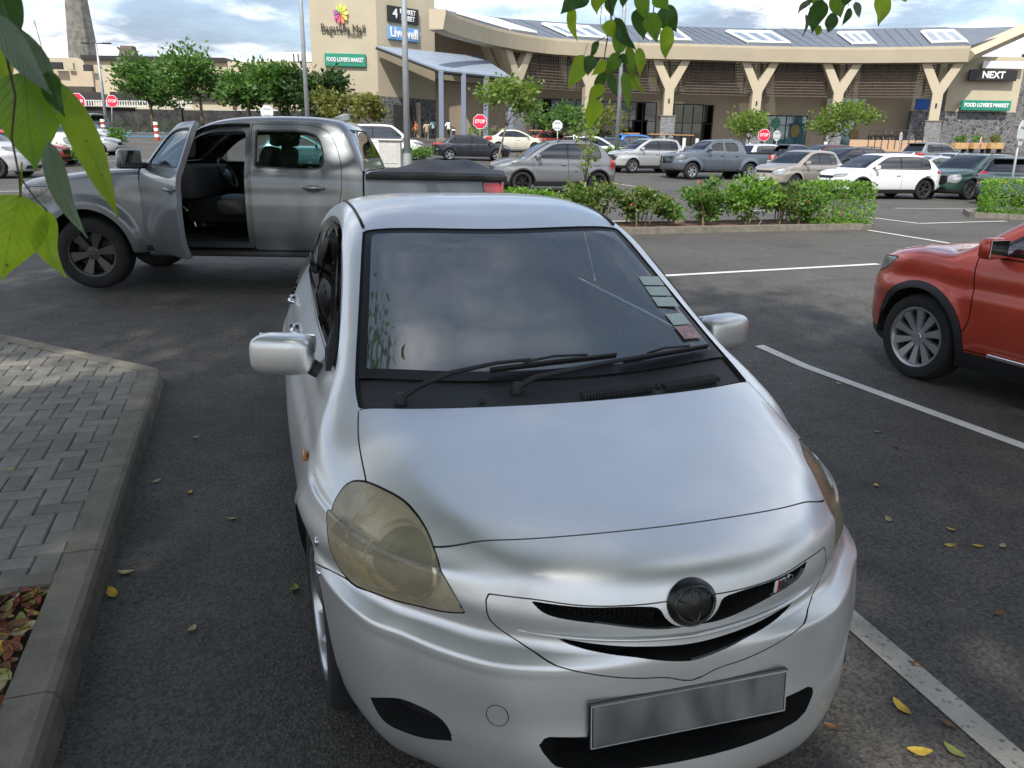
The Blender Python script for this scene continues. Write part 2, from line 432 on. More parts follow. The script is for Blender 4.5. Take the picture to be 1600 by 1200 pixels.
def flip_side(m): return SM(m.V*np.array([1,-1,1]), m.N*np.array([1,-1,1]), m.T[:, ::-1])
def by_side(m):
    """split in left (+y) and right (-y) halves"""
    if len(m.T) == 0: return m, m
    c = m.V[m.T][:, :, 1].mean(1); e = m.T
    return compact(m.V, m.N, e[c > 0]), compact(m.V, m.N, e[c <= 0])
def push(m, d): return SM(m.V-m.N*d, m.N.copy(), m.T.copy())
def joinm(*ms):
    ms = [m for m in ms if m is not None and len(m.T)]
    if not ms: return SM(np.zeros((0,3)), np.zeros((0,3)), np.zeros((0,3), int))
    o = 0; V = []; N = []; T = []
    for m in ms: V.append(m.V); N.append(m.N); T.append(m.T+o); o += len(m.V)
    return SM(np.vstack(V), np.vstack(N), np.vstack(T))
def boundary(m):
    E = np.concatenate([m.T[:, [0,1]], m.T[:, [1,2]], m.T[:, [2,0]]])
    k = np.sort(E, 1); key = k[:,0].astype(np.int64)*(len(m.V)+1)+k[:,1]
    u, idx, cnt = np.unique(key, return_index=True, return_counts=True)
    return E[idx[cnt == 1]]
def walls(m, depth, vec=None):
    """strip from the boundary of m going inward by depth"""
    if len(m.T) == 0: return m
    E = boundary(m); off = -m.N*depth if vec is None else np.tile(np.array(vec), (len(m.V),1))
    a, b = m.V[E[:,0]], m.V[E[:,1]]; c, d = b+off[E[:,1]], a+off[E[:,0]]; n = len(E)
    V = np.concatenate([a,b,c,d]); i = np.arange(n)
    T = np.concatenate([np.stack([i+n,i,i+2*n],1), np.stack([i+2*n,i,i+3*n],1)])
    fn = np.cross(b-a, d-a); fn /= np.maximum(1e-12, np.linalg.norm(fn, axis=1))[:, None]
    return SM(V, -np.concatenate([fn]*4), T)
def thick(m, depth): return joinm(m, walls(m, depth))
def recess(m, depth):
    w = walls(m, depth); w = SM(w.V, -w.N, w.T[:, ::-1]); return joinm(push(m, depth), w)
def refine(m):
    """split every triangle in four"""
    E = np.sort(np.concatenate([m.T[:, [0,1]], m.T[:, [1,2]], m.T[:, [2,0]]]), 1); key = E[:,0].astype(np.int64)*len(m.V)+E[:,1]
    u, inv = np.unique(key, return_inverse=True); lo, hi = u//len(m.V), u % len(m.V); n = len(m.T); o = len(m.V)
    N = m.N[lo]+m.N[hi]; N /= np.maximum(1e-9, np.linalg.norm(N, axis=1))[:, None]
    a, b, c = m.T[:,0], m.T[:,1], m.T[:,2]; ab, bc, ca = inv[:n]+o, inv[n:2*n]+o, inv[2*n:]+o
    return SM(np.vstack([m.V, (m.V[lo]+m.V[hi])/2]), np.vstack([m.N, N]), np.concatenate([np.stack(q, 1) for q in ((a,ab,ca),(ab,b,bc),(ca,bc,c),(ab,bc,ca))]))
PXZ = lambda V: V[:, [0,2]]
PYZ = lambda V: V[:, [1,2]]
PXY = lambda V: V[:, [0,1]]
def PCYL(x0, r=.8, back=False):
    def f(V):
        return np.stack([np.arctan2(np.abs(V[:,1]), (x0-V[:,0]) if back else (V[:,0]-x0))*r, V[:,2]], 1)
    return f
class Carver:
    """keeps the remaining body; take() cuts a region out of it and leaves a dark seam around"""
    def __init__(s, m): s.m = m; s.seams = []
    def d(s, m, proj, poly, mask=None):
        dd = polydist(proj(m.V), poly)
        if mask is not None: dd = np.where(mask(m), dd, 9.0)
        return dd
    def take(s, proj, poly, mask=None, gap=.0, grow=0.0):
        inn, out = carve(s.m, s.d(s.m, proj, poly, mask)-grow)
        if gap and len(inn.T):
            seam, out2 = carve(out, s.d(out, proj, poly, mask)-grow-gap)
            s.seams.append(push(seam, .006)); out = out2
        s.m = out; return inn
    def takef(s, fn, gap=0):
        inn, out = carve(s.m, fn(s.m))
        if gap:
            seam, out = carve(out, fn(out)-gap); s.seams.append(push(seam, .006))
        s.m = out; return inn
def ring(m, proj, poly, inset):
    """split m in (border, core) by distance from the polygon edge"""
    core, border = carve(m, polydist(proj(m.V), poly)+inset); return border, core
side_mask = lambda ymin: (lambda m: (np.abs(m.V[:,1]) > ymin))

# ---------------------------------------------------------------- wheels
def arch_liner(car, x, y, z, r, inner, outer):
    """half-round inner wing over a wheel; inner/outer are y positions"""
    V = []; F = []; n_ = 22
    for i in range(n_+1):
        t = -.12+(math.pi+.24)*i/n_; V += [(r*math.cos(t), inner-y, r*math.sin(t)), (r*math.cos(t), outer-y, r*math.sin(t))]
    for i in range(n_): F.append((2*i, 2*i+1, 2*i+3, 2*i+2))
    c = len(V); V.append((0, inner-y, 0)); F += [(2*i, 2*i+2, c) for i in range(n_)]
    return link('wheel_well', mesh_from('wheel_well', V, F), M_gap, car, loc=(x, y, z))
_wheels = {}
def wheel_meshes(r, w, rim_r, spokes, style):
    k = (r, w, rim_r, spokes, style)
    if k in _wheels: return _wheels[k]
    t = MB(); h = w/2; sw = r-rim_r
    t.lathe([(rim_r-.012,-h*.9),(rim_r+.006,-h),(rim_r+sw*.35,-h*1.06),(rim_r+sw*.75,-h*1.02),(r-.012,-h*.86),(r,-h*.62),(r+.001,-h*.28),(r-.007,-h*.26),(r-.007,-h*.2),(r+.001,-h*.18),(r+.001,h*.18),(r-.007,h*.2),(r-.007,h*.26),(r+.001,h*.28),(r,h*.62),(r-.012,h*.86),(rim_r+sw*.75,h*1.02),(rim_r+sw*.35,h*1.06),(rim_r+.006,h),(rim_r-.012,h*.9)], 56, 'Y')
    tm = t.mesh('tyre', angle=40)
    g = MB()   # outer face at +y
    g.lathe([(rim_r-.03,-h*.8),(rim_r-.03,h*.35),(rim_r-.022,h*.8),(rim_r-.012,h*.96),(rim_r+.004,h*1.0),(rim_r+.007,h*.9)], 48, 'Y')
    hub = .068
    g.lathe([(0,h*.80),(hub*.45,h*.80),(hub*.5,h*.76),(hub,h*.74),(hub*1.1,h*.6),(hub*1.1,h*.2)], 24, 'Y')
    for i in range(spokes):
        a0 = 2*math.pi*i/spokes
        def bar(a_in, a_out, w0, w1, y0, y1, th=.03):
            P = []
            for (rr, an, ww, yy) in ((hub*.8, a_in, w0, y0), (rim_r-.02, a_out, w1, y1)):
                c, s_ = math.cos(an), math.sin(an)
                for q in (-1, 1):
                    for dy in (0, -th):
                        P.append((rr*c-s_*q*ww*(1 if dy == 0 else 1.25), yy+dy, rr*s_+c*q*ww*(1 if dy == 0 else 1.25)))
            g.add(P, [(0,2,6,4),(0,4,5,1),(2,3,7,6),(1,5,7,3),(4,6,7,5)])
        if style == 'twin':
            bar(a0, a0-.17, .018, .012, h*.72, h*.88); bar(a0, a0+.17, .018, .012, h*.72, h*.88)
        elif style == 'wide': bar(a0, a0, .026, .052, h*.70, h*.86)
        elif style == 'taper': bar(a0, a0+.10, .016, .034, h*.72, h*.9)
        elif style == 'swirl': bar(a0, a0+.38, .028, .05, h*.7, h*.86)
        else: bar(a0, a0, .02, .026, h*.72, h*.88)
        an = a0+math.pi/spokes
    for i in range(5):
        an = 2*math.pi*(i+.5)/5; g.lathe([(0,h*.78),(.011,h*.78),(.012,h*.6)], 8, 'Y', c=(math.cos(an)*hub*.72, 0, math.sin(an)*hub*.72))
    gm = g.mesh('rim', angle=35)
    b = MB(); b.lathe([(0,h*.12),(rim_r*.74,h*.12),(rim_r*.76,h*.02),(rim_r*.76,-h*.1)], 32, 'Y'); b.lathe([(0,-h*.4),(rim_r-.02,-h*.4)], 24, 'Y')
    bmh = b.mesh('brake', angle=35)
    _wheels[k] = (tm, gm, bmh); return _wheels[k]
def add_wheel(car, x, y, r, w, rim_r, spokes, style, mat, steer=0, spin=0.0):
    tm, gm, bmh = wheel_meshes(r, w, rim_r, spokes, style)
    e = empty('wheel', (x, y, r-.006), 0, car)
    e.rotation_euler = (0, 0, steer+(0 if y > 0 else math.pi))
    link('tyre', tm, M_tyre, e)
    o = bpy.data.objects.new('rim', gm); COL.objects.link(o); o.parent = e; o.rotation_euler = (0, spin, 0)
    if len(gm.materials) == 0: gm.materials.append(mat)
    if gm.materials[0] != mat: o.material_slots[0].link = 'OBJECT'; o.material_slots[0].material = mat
    link('brake_disc', bmh, M_hub, e)
    return e

def loft_pts(rows, sec, plan):
    zs, ws = zip(*sec); pxs, pf = zip(*sorted(plan))
    return lambda x, z: float(smooth_interp(np.array([z]), zs, ws)[0]*smooth_interp(np.array([x]), pxs, pf)[0])

def ellipsoid_box(c, d, e=.35, seg=10):
    """rounded pad (superellipsoid) used for seats, mirrors, dashboards"""
    V = []; F = []; nu, nv = seg*2, seg
    sp = lambda t, p: math.copysign(abs(t)**p, t)
    for j in range(nv+1):
        ph = -math.pi/2+math.pi*j/nv
        for i in range(nu):
            th = 2*math.pi*i/nu
            V.append((c[0]+d[0]/2*sp(math.cos(ph), e)*sp(math.cos(th), e), c[1]+d[1]/2*sp(math.cos(ph), e)*sp(math.sin(th), e), c[2]+d[2]/2*sp(math.sin(ph), e)))
    for j in range(nv):
        for i in range(nu):
            F.append((j*nu+i, j*nu+(i+1) % nu, (j+1)*nu+(i+1) % nu, (j+1)*nu+i))
    return V, F
def pad(name, parent, mat, c, d, e=.35, rot=(0,0,0), seg=10):
    V, F = ellipsoid_box((0,0,0), d, e, seg); return link(name, mesh_from(name, V, F, smooth=True), mat, parent, loc=c, rot=rot)

def seat(car, x, y, z, mat, w=.5, back=.62):
    s = empty('seat', (x, y, z), 0, car)
    pad('cushion', s, mat, (0,0,.02), (.52,w,.18), .45)
    pad('backrest', s, mat, (-.30,0,.36), (.16,w,back), .45, (0,-.25,0))
    pad('headrest', s, mat, (-.43,0,.78), (.11,.27,.2), .55, (0,-.2,0))
    return s
def steering(car, x, y, z, tilt=-.45, mat=None):
    w = MB(); R0 = .185
    pts = [(0, R0*math.cos(a), R0*math.sin(a)) for a in np.linspace(0, 2*math.pi, 33)]
    w.tube(pts, .015, 8, cap=False)
    w.bbox((0.02,0,-.01), (.06,.16,.12), .02)
    w.box((.01,.1,0), (.02,.16,.035)); w.box((.01,-.1,0), (.02,.16,.035)); w.box((.01,0,-.1), (.02,.04,.16))
    w.tube([(0.02,0,0),(.5,0,-.12)], .03, 8)
    return w.build('steering_wheel', mat or M_cabin, car, smooth=True, angle=40, loc=(x,y,z), rot=(0,tilt*-1,0))
def licence(car, x, z, w, h, mat, back=False, txt=None, tilt=0.0, ink=None):
    b = MB(); b.bbox((0,0,0), (.012, w, h), .004)
    o = b.build('number_plate', mat, car, loc=(x,0,z), rot=(0,tilt,0))
    if txt:
        me = text_mesh(txt, h*.8, .003, xs=min(1.0, 1.0)); me.transform(Matrix.Rotation(math.pi/2 if not back else -math.pi/2, 4, 'Z'))
        t = link('plate_lettering', me, ink or M_ink, o, loc=((.0075 if not back else -.0075),0,0))
        bw = max(v.co.y for v in me.vertices)-min(v.co.y for v in me.vertices)
        t.scale = (1, min(1, w*.88/bw), 1)
    return o

# ---------------------------------------------------------------- generic car from a handful of dimensions
def gen_spec(L_, W_, H_, wb, fo, hood, xb, xt, xe, xd, rh, sedan=False, nose=.0, seat_n=4, boxy=0.0, coupe=0.0):
    """xb/xt windscreen base/top, xe/xd rear glass top/base (front-axle origin, x forward), hood = cowl height, rh = rear deck height"""
    xF = fo; xR = fo-L_; hw = W_/2; hf = hood-.14-nose
    rows = [(xF-.22,.20,.45,0,2.4),(xF-.05,.25,.62,0,2.4),(xF,.40,.70,0,2.5),(xF,.55,.70,0,2.5),(xF-.02,hf-.18,.66,0,2.4),(xF-.07,hf-.04,.6,.01,2.4),(xF-.22,hf+.03,.48,.03,2.7),
            ((xF+xb)/2-.05,(hf+hood)/2+.04,.27,.05,3.4),(xb+.12,hood-.02,.14,.06,4.2),(xb,hood+.02,.10,.06,4.6),
            (xb+(xt-xb)*.5,hood+(H_-.06-hood)*.56,.09,.075,4.6),(xt,H_-.075,.07,.09,4.4),(xt-.28,H_-.015,.02,.10,4.2),((xt+xe)/2-.1,H_,0,.10,4.2),(xe+.3,H_-.02-coupe*.05,-.02,.10,4.2),(xe,H_-.06-coupe*.12,-.06,.09,4.2),
            ((xe+xd)/2,(H_+rh)/2-.03,-.09,.07,4.2),(xd,rh,-.12,.05,4.0)]
    if sedan: rows += [(xd-.12,rh-.03,-.13,.05,4),(xR+.12,rh-.05,-.25,.04,3.2)]
    rows += [(xR+.04,rh-.12,-.36,.0,2.7),(xR+.02,rh-.32,-.46,0,2.5),(xR,.52,-.52,0,2.4),(xR+.02,.38,-.5,0,2.4),(xR+.2,.24,-.4,0,2.4)]
    belt = hood-.04
    sec = [(.15,hw-.10),(.3,hw-.045),(.5,hw-.008),(.72,hw),(belt-.1,hw-.015),(belt,hw-.045),(belt+.08,hw-.085),(belt+(H_-belt)*.5,hw-.16+boxy*.05),(H_-.1,hw-.25+boxy*.1),(H_,hw-.34+boxy*.12)]
    plan = [(xF,.93),(xF-.5,.965),(xF-1.2,1),(xR+1.2,1),(xR+.4,.97),(xR,.92)]
    return dict(rows=rows, sec=sec, plan=plan, L=L_, W=W_, H=H_, wb=wb, fo=fo, xF=xF, xR=xR, hood=hood, hf=hf, xb=xb, xt=xt, xe=xe, xd=xd, rh=rh, belt=belt, sedan=sedan)

def make_car(name, label, pose, sp, col, group=None, cat='car', wheel=(.33,.215,.235,5,'twin'), rim=None, trim_h=.0, arch_trim=False, rails=False, res=(120,18,18),
             lamp='swept', tail='block', face='grille', plate_f=None, plate_b=None, roof_mat=None, metal=.45, spoiler=False, antenna=True, mud=None, glassm=None, chrome_strip=False, doors=2, back_detail=True, scale=1.0):
    """doors = side windows per side"""
    x, y, a, z = pose
    car = thing(name, label, cat, (x,y,z), a, group); car.scale = (scale,)*3
    pm = paint('paint_'+'_'.join('%02d' % int(c*99) for c in col)+('m' if metal > .2 else 's'), col, metal)
    G = glassm or M_carglass
    wr, ww, rr, nsp, sty = wheel; rim = rim or M_alloy
    hw = sp['W']/2; wb = sp['wb']; ar = wr+.045
    def flare(X, Z):
        f = np.zeros_like(X)
        for cx in (0, -wb):
            q = np.hypot(X-cx, Z-wr); f += .022*np.exp(-((q-ar)/.07)**2)
        f += -.012*np.exp(-((Z-(sp['belt']-.22))/.05)**2)      # swage line under the windows
        return f
    m = shell(sp['rows'], sp['sec'], sp['plan'], *res, extra=flare)
    C = Carver(m)
    circ = lambda cx, r_: np.array([(cx+r_*math.cos(t), wr+r_*math.sin(t)) for t in np.linspace(0, 2*math.pi, 40, endpoint=False)])
    for cx in (0, -wb): C.take(PXZ, circ(cx, ar), side_mask(.3))
    b, H_, xb, xt, xe, xd = sp['belt'], sp['H'], sp['xb'], sp['xt'], sp['xe'], sp['xd']
    # windscreen and rear window, in front view
    zs, ws_ = zip(*sp['sec']); wat = lambda z_: float(smooth_interp(np.array([z_]), zs, ws_)[0])
    w0 = wat(sp['hood']+.03)-.10; w1 = wat(H_-.15)-.075
    P = outline([(-w0,sp['hood']+.035,1),(0,sp['hood']+.03),(w0,sp['hood']+.035,1),(w1,H_-.105,1),(0,H_-.085),(-w1,H_-.105,1)], 60)
    ws = C.take(PYZ, P, lambda q: (q.V[:,0] > xt-.2) & (q.N[:,0] > .02), gap=.012)
    o = sm_obj('windscreen', push(ws, .004), G, car)
    w0 = wat(sp['rh']+.05)-.13; w1 = wat(H_-.17)-.10
    P = outline([(-w0,sp['rh']+.05,1),(w0,sp['rh']+.05,1),(w1,H_-.13-sp.get('spl',0),1),(-w1,H_-.13-sp.get('spl',0),1)], 60)
    rw = C.take(PYZ, P, lambda q: (q.V[:,0] < xe+.3) & (q.N[:,0] < -.02), gap=.012)
    sm_obj('rear_window', push(rw, .004), G, car)
    # side windows: one frame region, then panes
    xm = (xb+xe)/2-.12; top = lambda xx: H_-.135
    fx0 = xb-.22; rx1 = xd+(.42 if not sp['sedan'] else .30)
    slope_top = xt-.10; et = xe+(.12 if not sp['sedan'] else .05)
    frame = outline([(fx0,b+.035,1),(slope_top,H_-.165),(slope_top-.22,H_-.125),(xm,H_-.11),(et+.25,H_-.125),(et,H_-.17),(rx1,b+.10),(rx1+.02,b+.05),(rx1+.14,b+.035),(xm,b+.025)], 70)
    fr = C.take(PXZ, frame, lambda q: (np.abs(q.V[:,1]) > hw*.5) & (np.abs(q.N[:,1]) > .35), gap=.0)
    F2 = Carver(fr); panes = []
    cuts = [fx0+.5, xm+.035, xm-.035] if doors == 2 else [fx0+.5]
    xq = rx1+.42   # rear quarter divider
    segs = [(9, xm+.035), (xm-.035, xq+.02), (xq-.02, -9)] if doors >= 2 else [(9, xm+.035)]
    for (hi, lo) in segs:
        d = lambda q: np.maximum(np.maximum(q.V[:,0]-hi, lo-q.V[:,0]), polydist(PXZ(q.V), frame)+.022)
        inn, out = carve(F2.m, d(F2.m)); F2.m = out; panes.append(inn)
    for pn in panes:
        for s_ in by_side(pn): sm_obj('side_window', push(s_, .004), G, car)
    sm_obj('window_frame', F2.m, M_gloss, car)
    # lower cladding
    if trim_h:
        lo = C.takef(lambda q: q.V[:,2]-trim_h); sm_obj('lower_cladding', lo, M_black, car)
    if arch_trim:
        for cx in (0, -wb):
            t = C.take(PXZ, circ(cx, ar+.055), side_mask(.3))
            for s_ in by_side(t): sm_obj('wheel_arch_trim', push(s_, -.006), M_black, car)
    # lamps
    cf = PCYL(0, .8); cb = PCYL(-wb, .8, True); fm = lambda q: q.V[:,0] > .1; bmk = lambda q: q.V[:,0] < -wb-.1
    hf = sp['hf']
    lamps = {'swept': [(.26,hf-.16,1),(.34,hf-.09),(.62,hf-.03),(.98,hf+.01,1),(.88,hf-.08),(.60,hf-.165),(.36,hf-.19)],
             'big': [(.34,hf-.24,1),(.36,hf-.10),(.52,hf-.03),(.82,hf+.02,1),(.80,hf-.12),(.62,hf-.25),(.45,hf-.28)],
             'slim': [(.28,hf-.14,1),(.38,hf-.06),(.78,hf-.02,1),(.74,hf-.10),(.5,hf-.15)],
             'upright': [(.42,hf-.32,1),(.42,hf-.1),(.55,hf-.04),(.78,hf-.04,1),(.80,hf-.2),(.70,hf-.34)]}[lamp]
    PL = outline(lamps, 50)
    hl = C.take(cf, PL, fm, gap=.008)
    for s_ in by_side(hl):
        if len(s_.T):
            l = sm_obj('headlamp', s_, M_lamp, car); sm_obj('reflector', push(s_, .05), M_reflector, l)
    rh = sp['rh']
    tails = {'block': [(.40,rh-.30,1),(.40,rh-.10,1),(.80,rh-.06,1),(.84,rh-.20),(.78,rh-.32,1)],
             'slim': [(.18,rh-.16,1),(.18,rh-.09,1),(.84,rh-.04,1),(.86,rh-.14,1),(.55,rh-.17)],
             'tall': [(.66,rh-.36,1),(.66,rh+.05),(.74,rh+.22,1),(.88,rh+.1),(.90,rh-.3,1)],
             'wedge': [(.22,rh+.02,1),(.24,rh-.05,1),(.62,rh-.08),(.74,rh-.36,1),(.88,rh-.34,1),(.86,rh+.05),(.70,rh+.06)],
             'claw': [(.60,rh+.10,1),(.76,rh-.16),(.62,rh-.42,1),(.78,rh-.36),(.88,rh-.16),(.80,rh+.10)]}[tail]
    tl = C.take(cb, outline(tails, 50), bmk, gap=.008)
    for s_ in by_side(tl): sm_obj('tail_lamp', push(s_, -.004), M_red_lens, car)
    # grille, lower intake, plates
    if face == 'grille': gp = [(-.36,hf-.14,1),(.36,hf-.14,1),(.30,hf-.30,1),(-.30,hf-.30,1)]
    elif face == 'tall': gp = [(-.46,hf-.10,1),(.46,hf-.10,1),(.52,hf-.22),(.40,hf-.42,1),(-.40,hf-.42,1),(-.52,hf-.22)]
    elif face == 'slim': gp = [(-.5,hf-.10,1),(.5,hf-.10,1),(.36,hf-.20,1),(-.36,hf-.20,1)]
    else: gp = [(-.42,.44,1),(.42,.44,1),(.38,.60,1),(-.38,.60,1)]
    g = C.take(PYZ, outline(gp, 40), lambda q: (q.V[:,0] > .3) & (q.N[:,0] > .1), gap=.0)
    go = sm_obj('grille', recess(g, .035), M_gloss, car)
    if len(g.T) and go:
        gx = g.V[:,0].max(); bars = MB(); zc = [p[1] for p in gp]; z0, z1 = min(zc), max(zc)
        wmin = min(abs(p[0]) for p in gp)
        for k in range(1, 5): bars.box((gx-.03-.02*abs(k-2)*0, 0, z0+(z1-z0)*k/5), (.02, wmin*1.7, .012))
        bars.build('grille_bar', M_alloy_d, go)
    it = C.take(PYZ, outline([(-.5,.30,1),(.5,.30,1),(.44,.42,1),(-.44,.42,1)], 40), lambda q: (q.V[:,0] > .3) & (q.N[:,0] > .1))
    sm_obj('air_intake', recess(it, .04), M_black, car)
    # doors and bonnet and tailgate seams
    dz = max(.30, trim_h+.02)
    for q in ([(fx0+.02,b+.01,1),(xm,b+.0,1),(xm-.0,dz,1),(fx0+.10,dz,1),(fx0-.02,.55)], [(xm-.012,b,1),(rx1+.12,b+.02,1),(rx1+.02,.82),(min(-wb+ar+.10, xm-.5),.45),(min(-wb+ar+.12, xm-.5),dz,1),(xm-.012,dz,1)]) if doors >= 2 else ():
        dp = C.take(PXZ, outline(q, 60), lambda q_: (np.abs(q_.V[:,1]) > hw*.6), gap=.009)
        for s_ in by_side(dp):
            if len(s_.T) == 0: continue
            do = sm_obj('door', s_, pm, car); sg = 1 if s_.V[:,1].mean() > 0 else -1
            xh = s_.V[:,0].min()+.16; zh = b-.16; yh = np.abs(s_.V[np.argmin(np.hypot(s_.V[:,0]-xh, s_.V[:,2]-zh)), 1])
            MB().bbox((0,0,0), (.19,.035,.03), .01).build('door_handle', pm, do, smooth=True, angle=40, loc=(xh, sg*(yh+.018), zh))
    bn = C.take(PXY, outline([(xb+.10,-hw+.16,1),(xb+.16,0),(xb+.10,hw-.16,1),(sp['xF']-.52,hw-.20),(sp['xF']-.30,hw-.40,1),(sp['xF']-.14,0),(sp['xF']-.30,-hw+.40,1),(sp['xF']-.52,-hw+.20)], 60),
                lambda q: (q.N[:,2] > .45) & (q.V[:,2] < sp['hood']+.06) & (q.V[:,0] > xb-.1), gap=.009)
    sm_obj('bonnet', bn, pm, car)
    if roof_mat:
        rf = C.takef(lambda q: np.where((q.V[:,0] < xt+.05) & (q.V[:,0] > xe-.2), H_-.115-q.V[:,2], 9)); sm_obj('roof', rf, roof_mat, car)
    sm_obj('body', C.m, pm, car)
    sm_obj('panel_gap', joinm(*C.seams), M_gap, car)
    # wheel wells, floor, cabin
    u = MB(); xf_, xr_ = sp['xF'], sp['xR']
    u.box(((xf_+xr_)/2, 0, .30), (sp['L']-1.3, sp['W']-.5, .10))
    u.build('underbody', M_gap, car)
    for cx in (0, -wb):
        for s_ in (-1, 1):
            arch_liner(car, cx, s_*(hw-.20), wr, ar+.015, s_*(hw-.36), s_*(hw-.05))
            add_wheel(car, cx, s_*(hw-.035-ww/2), wr, ww, rr, nsp, sty, rim, 0, random.random())
    dash = MB(); dash.bbox((xb-.35, 0, b-.06), (.5, sp['W']-.42, .3), .06); dash.build('dashboard', M_cabin, car)
    for sx_ in (xb-1.15, xb-2.0):
        for sy in (-.38, .38):
            if sx_ > xd+.2: seat(car, sx_, sy, b-.42, M_seat)
    # mirrors
    for s_ in (-1, 1):
        yy = wat(b)+.02; mo = pad('door_mirror', car, pm, (xb-.38, s_*(yy+.10), b+.09), (.10,.20,.15), .5)
        MB().box((xb-.36, s_*(yy+.01), b+.04), (.05,.10,.03)).build('mirror_arm', M_black, mo).matrix_parent_inverse = Matrix.Translation((-(xb-.38), -s_*(yy+.10), -(b+.09)))
        MB().bbox((-.052,0,0), (.006,.17,.12), .003).build('mirror_glass', M_chrome, mo)
    if plate_f: licence(car, sp['xF']+.012, .46, .5, .11, plate_f[0], False, plate_f[1], 0, plate_f[2] if len(plate_f) > 2 else None)
    if plate_b: licence(car, sp['xR']-.012, plate_b[2] if len(plate_b) > 2 else rh-.24, .5, .11, plate_b[0], True, plate_b[1])
    if rails:
        for s_ in (-1, 1):
            yr = wat(H_-.1)-.03
            MB().tube([(xt-.25, s_*(yr+.02), H_-.055),(xt-.38, s_*yr, H_+.0),((xt+xe)/2, s_*yr, H_+.03),(xe+.30, s_*yr, H_+.0),(xe+.18, s_*(yr+.02), H_-.07)], .016, 6).build('roof_rail', M_black, car, smooth=True)
    if spoiler:
        k = MB(); k.bbox((xe-.08, 0, H_-.075), (.30, sp['W']-.62, .05), .02); k.build('roof_spoiler', pm, car, smooth=True, angle=50)
    if antenna:
        k = MB(); k.add([(0,-.02,0),(0,.02,0),(-.16,.03,0),(-.16,-.03,0),(-.13,0,.07),(-.16,0,.07)], [(0,1,4),(1,2,5,4),(2,3,5),(3,0,4,5)]); k.build('roof_antenna', pm, car, loc=(xe+.28,0,H_-.025))
    if chrome_strip:
        e = frame[frame[:,1] < b+.06]; 
    return car
# ---------------------------------------------------------------- the silver saloon in the foreground
TOY_ROWS = [(.70,.15,.55,0,2.4),(.88,.18,.72,0,2.45),(.935,.245,.80,0,2.6),(.928,.34,.82,0,2.75),(.908,.44,.83,0,2.75),(.902,.50,.84,0,2.7),(.897,.555,.85,0,2.62),(.892,.588,.86,0,2.58),(.886,.606,.87,0,2.18),
 (.868,.70,.85,0,2.17),(.83,.775,.80,.0,2.2),(.71,.83,.67,.03,2.3),(.55,.866,.55,.05,2.6),(.3,.912,.36,.06,3.0),(.05,.952,.18,.07,3.6),(-.09,.985,.09,.06,4.3),
 (-.4,1.135,.09,.07,4.5),(-.7,1.28,.08,.08,4.5),(-.93,1.385,.07,.09,4.5),(-1.15,1.455,.03,.11,4),(-1.5,1.497,0,.12,3.8),(-2,1.475,-.03,.12,3.8),(-2.35,1.41,-.07,.11,4),
 (-2.95,1.13,-.12,.07,4),(-3.1,1.09,-.14,.06,4),(-3.45,1.05,-.2,.05,3),(-3.55,.98,-.3,0,2.5),(-3.57,.75,-.45,0,2.4),(-3.6,.55,-.5,0,2.3),(-3.55,.3,-.5,0,2.3),(-3.4,.2,-.45,0,2.3)]
TOY_SEC = [(.15,.80),(.3,.86),(.45,.885),(.58,.89),(.75,.865),(.85,.825),(.92,.785),(1.0,.735),(1.15,.69),(1.3,.645),(1.4,.60),(1.5,.52)]
TOY_PLAN = [(.9,.93),(.3,.96),(0,.98),(-.5,1),(-1.2,1.03),(-2.4,1.04),(-3.0,.99),(-3.6,.88)]

def mirror_sym(half):
    """half outline on y>0 listed from top centre round to bottom centre -> full closed outline"""
    full = list(half)
    for p in reversed(half):
        if abs(p[0]) > 1e-6: full.append((-p[0],)+tuple(p[1:]))
    return full

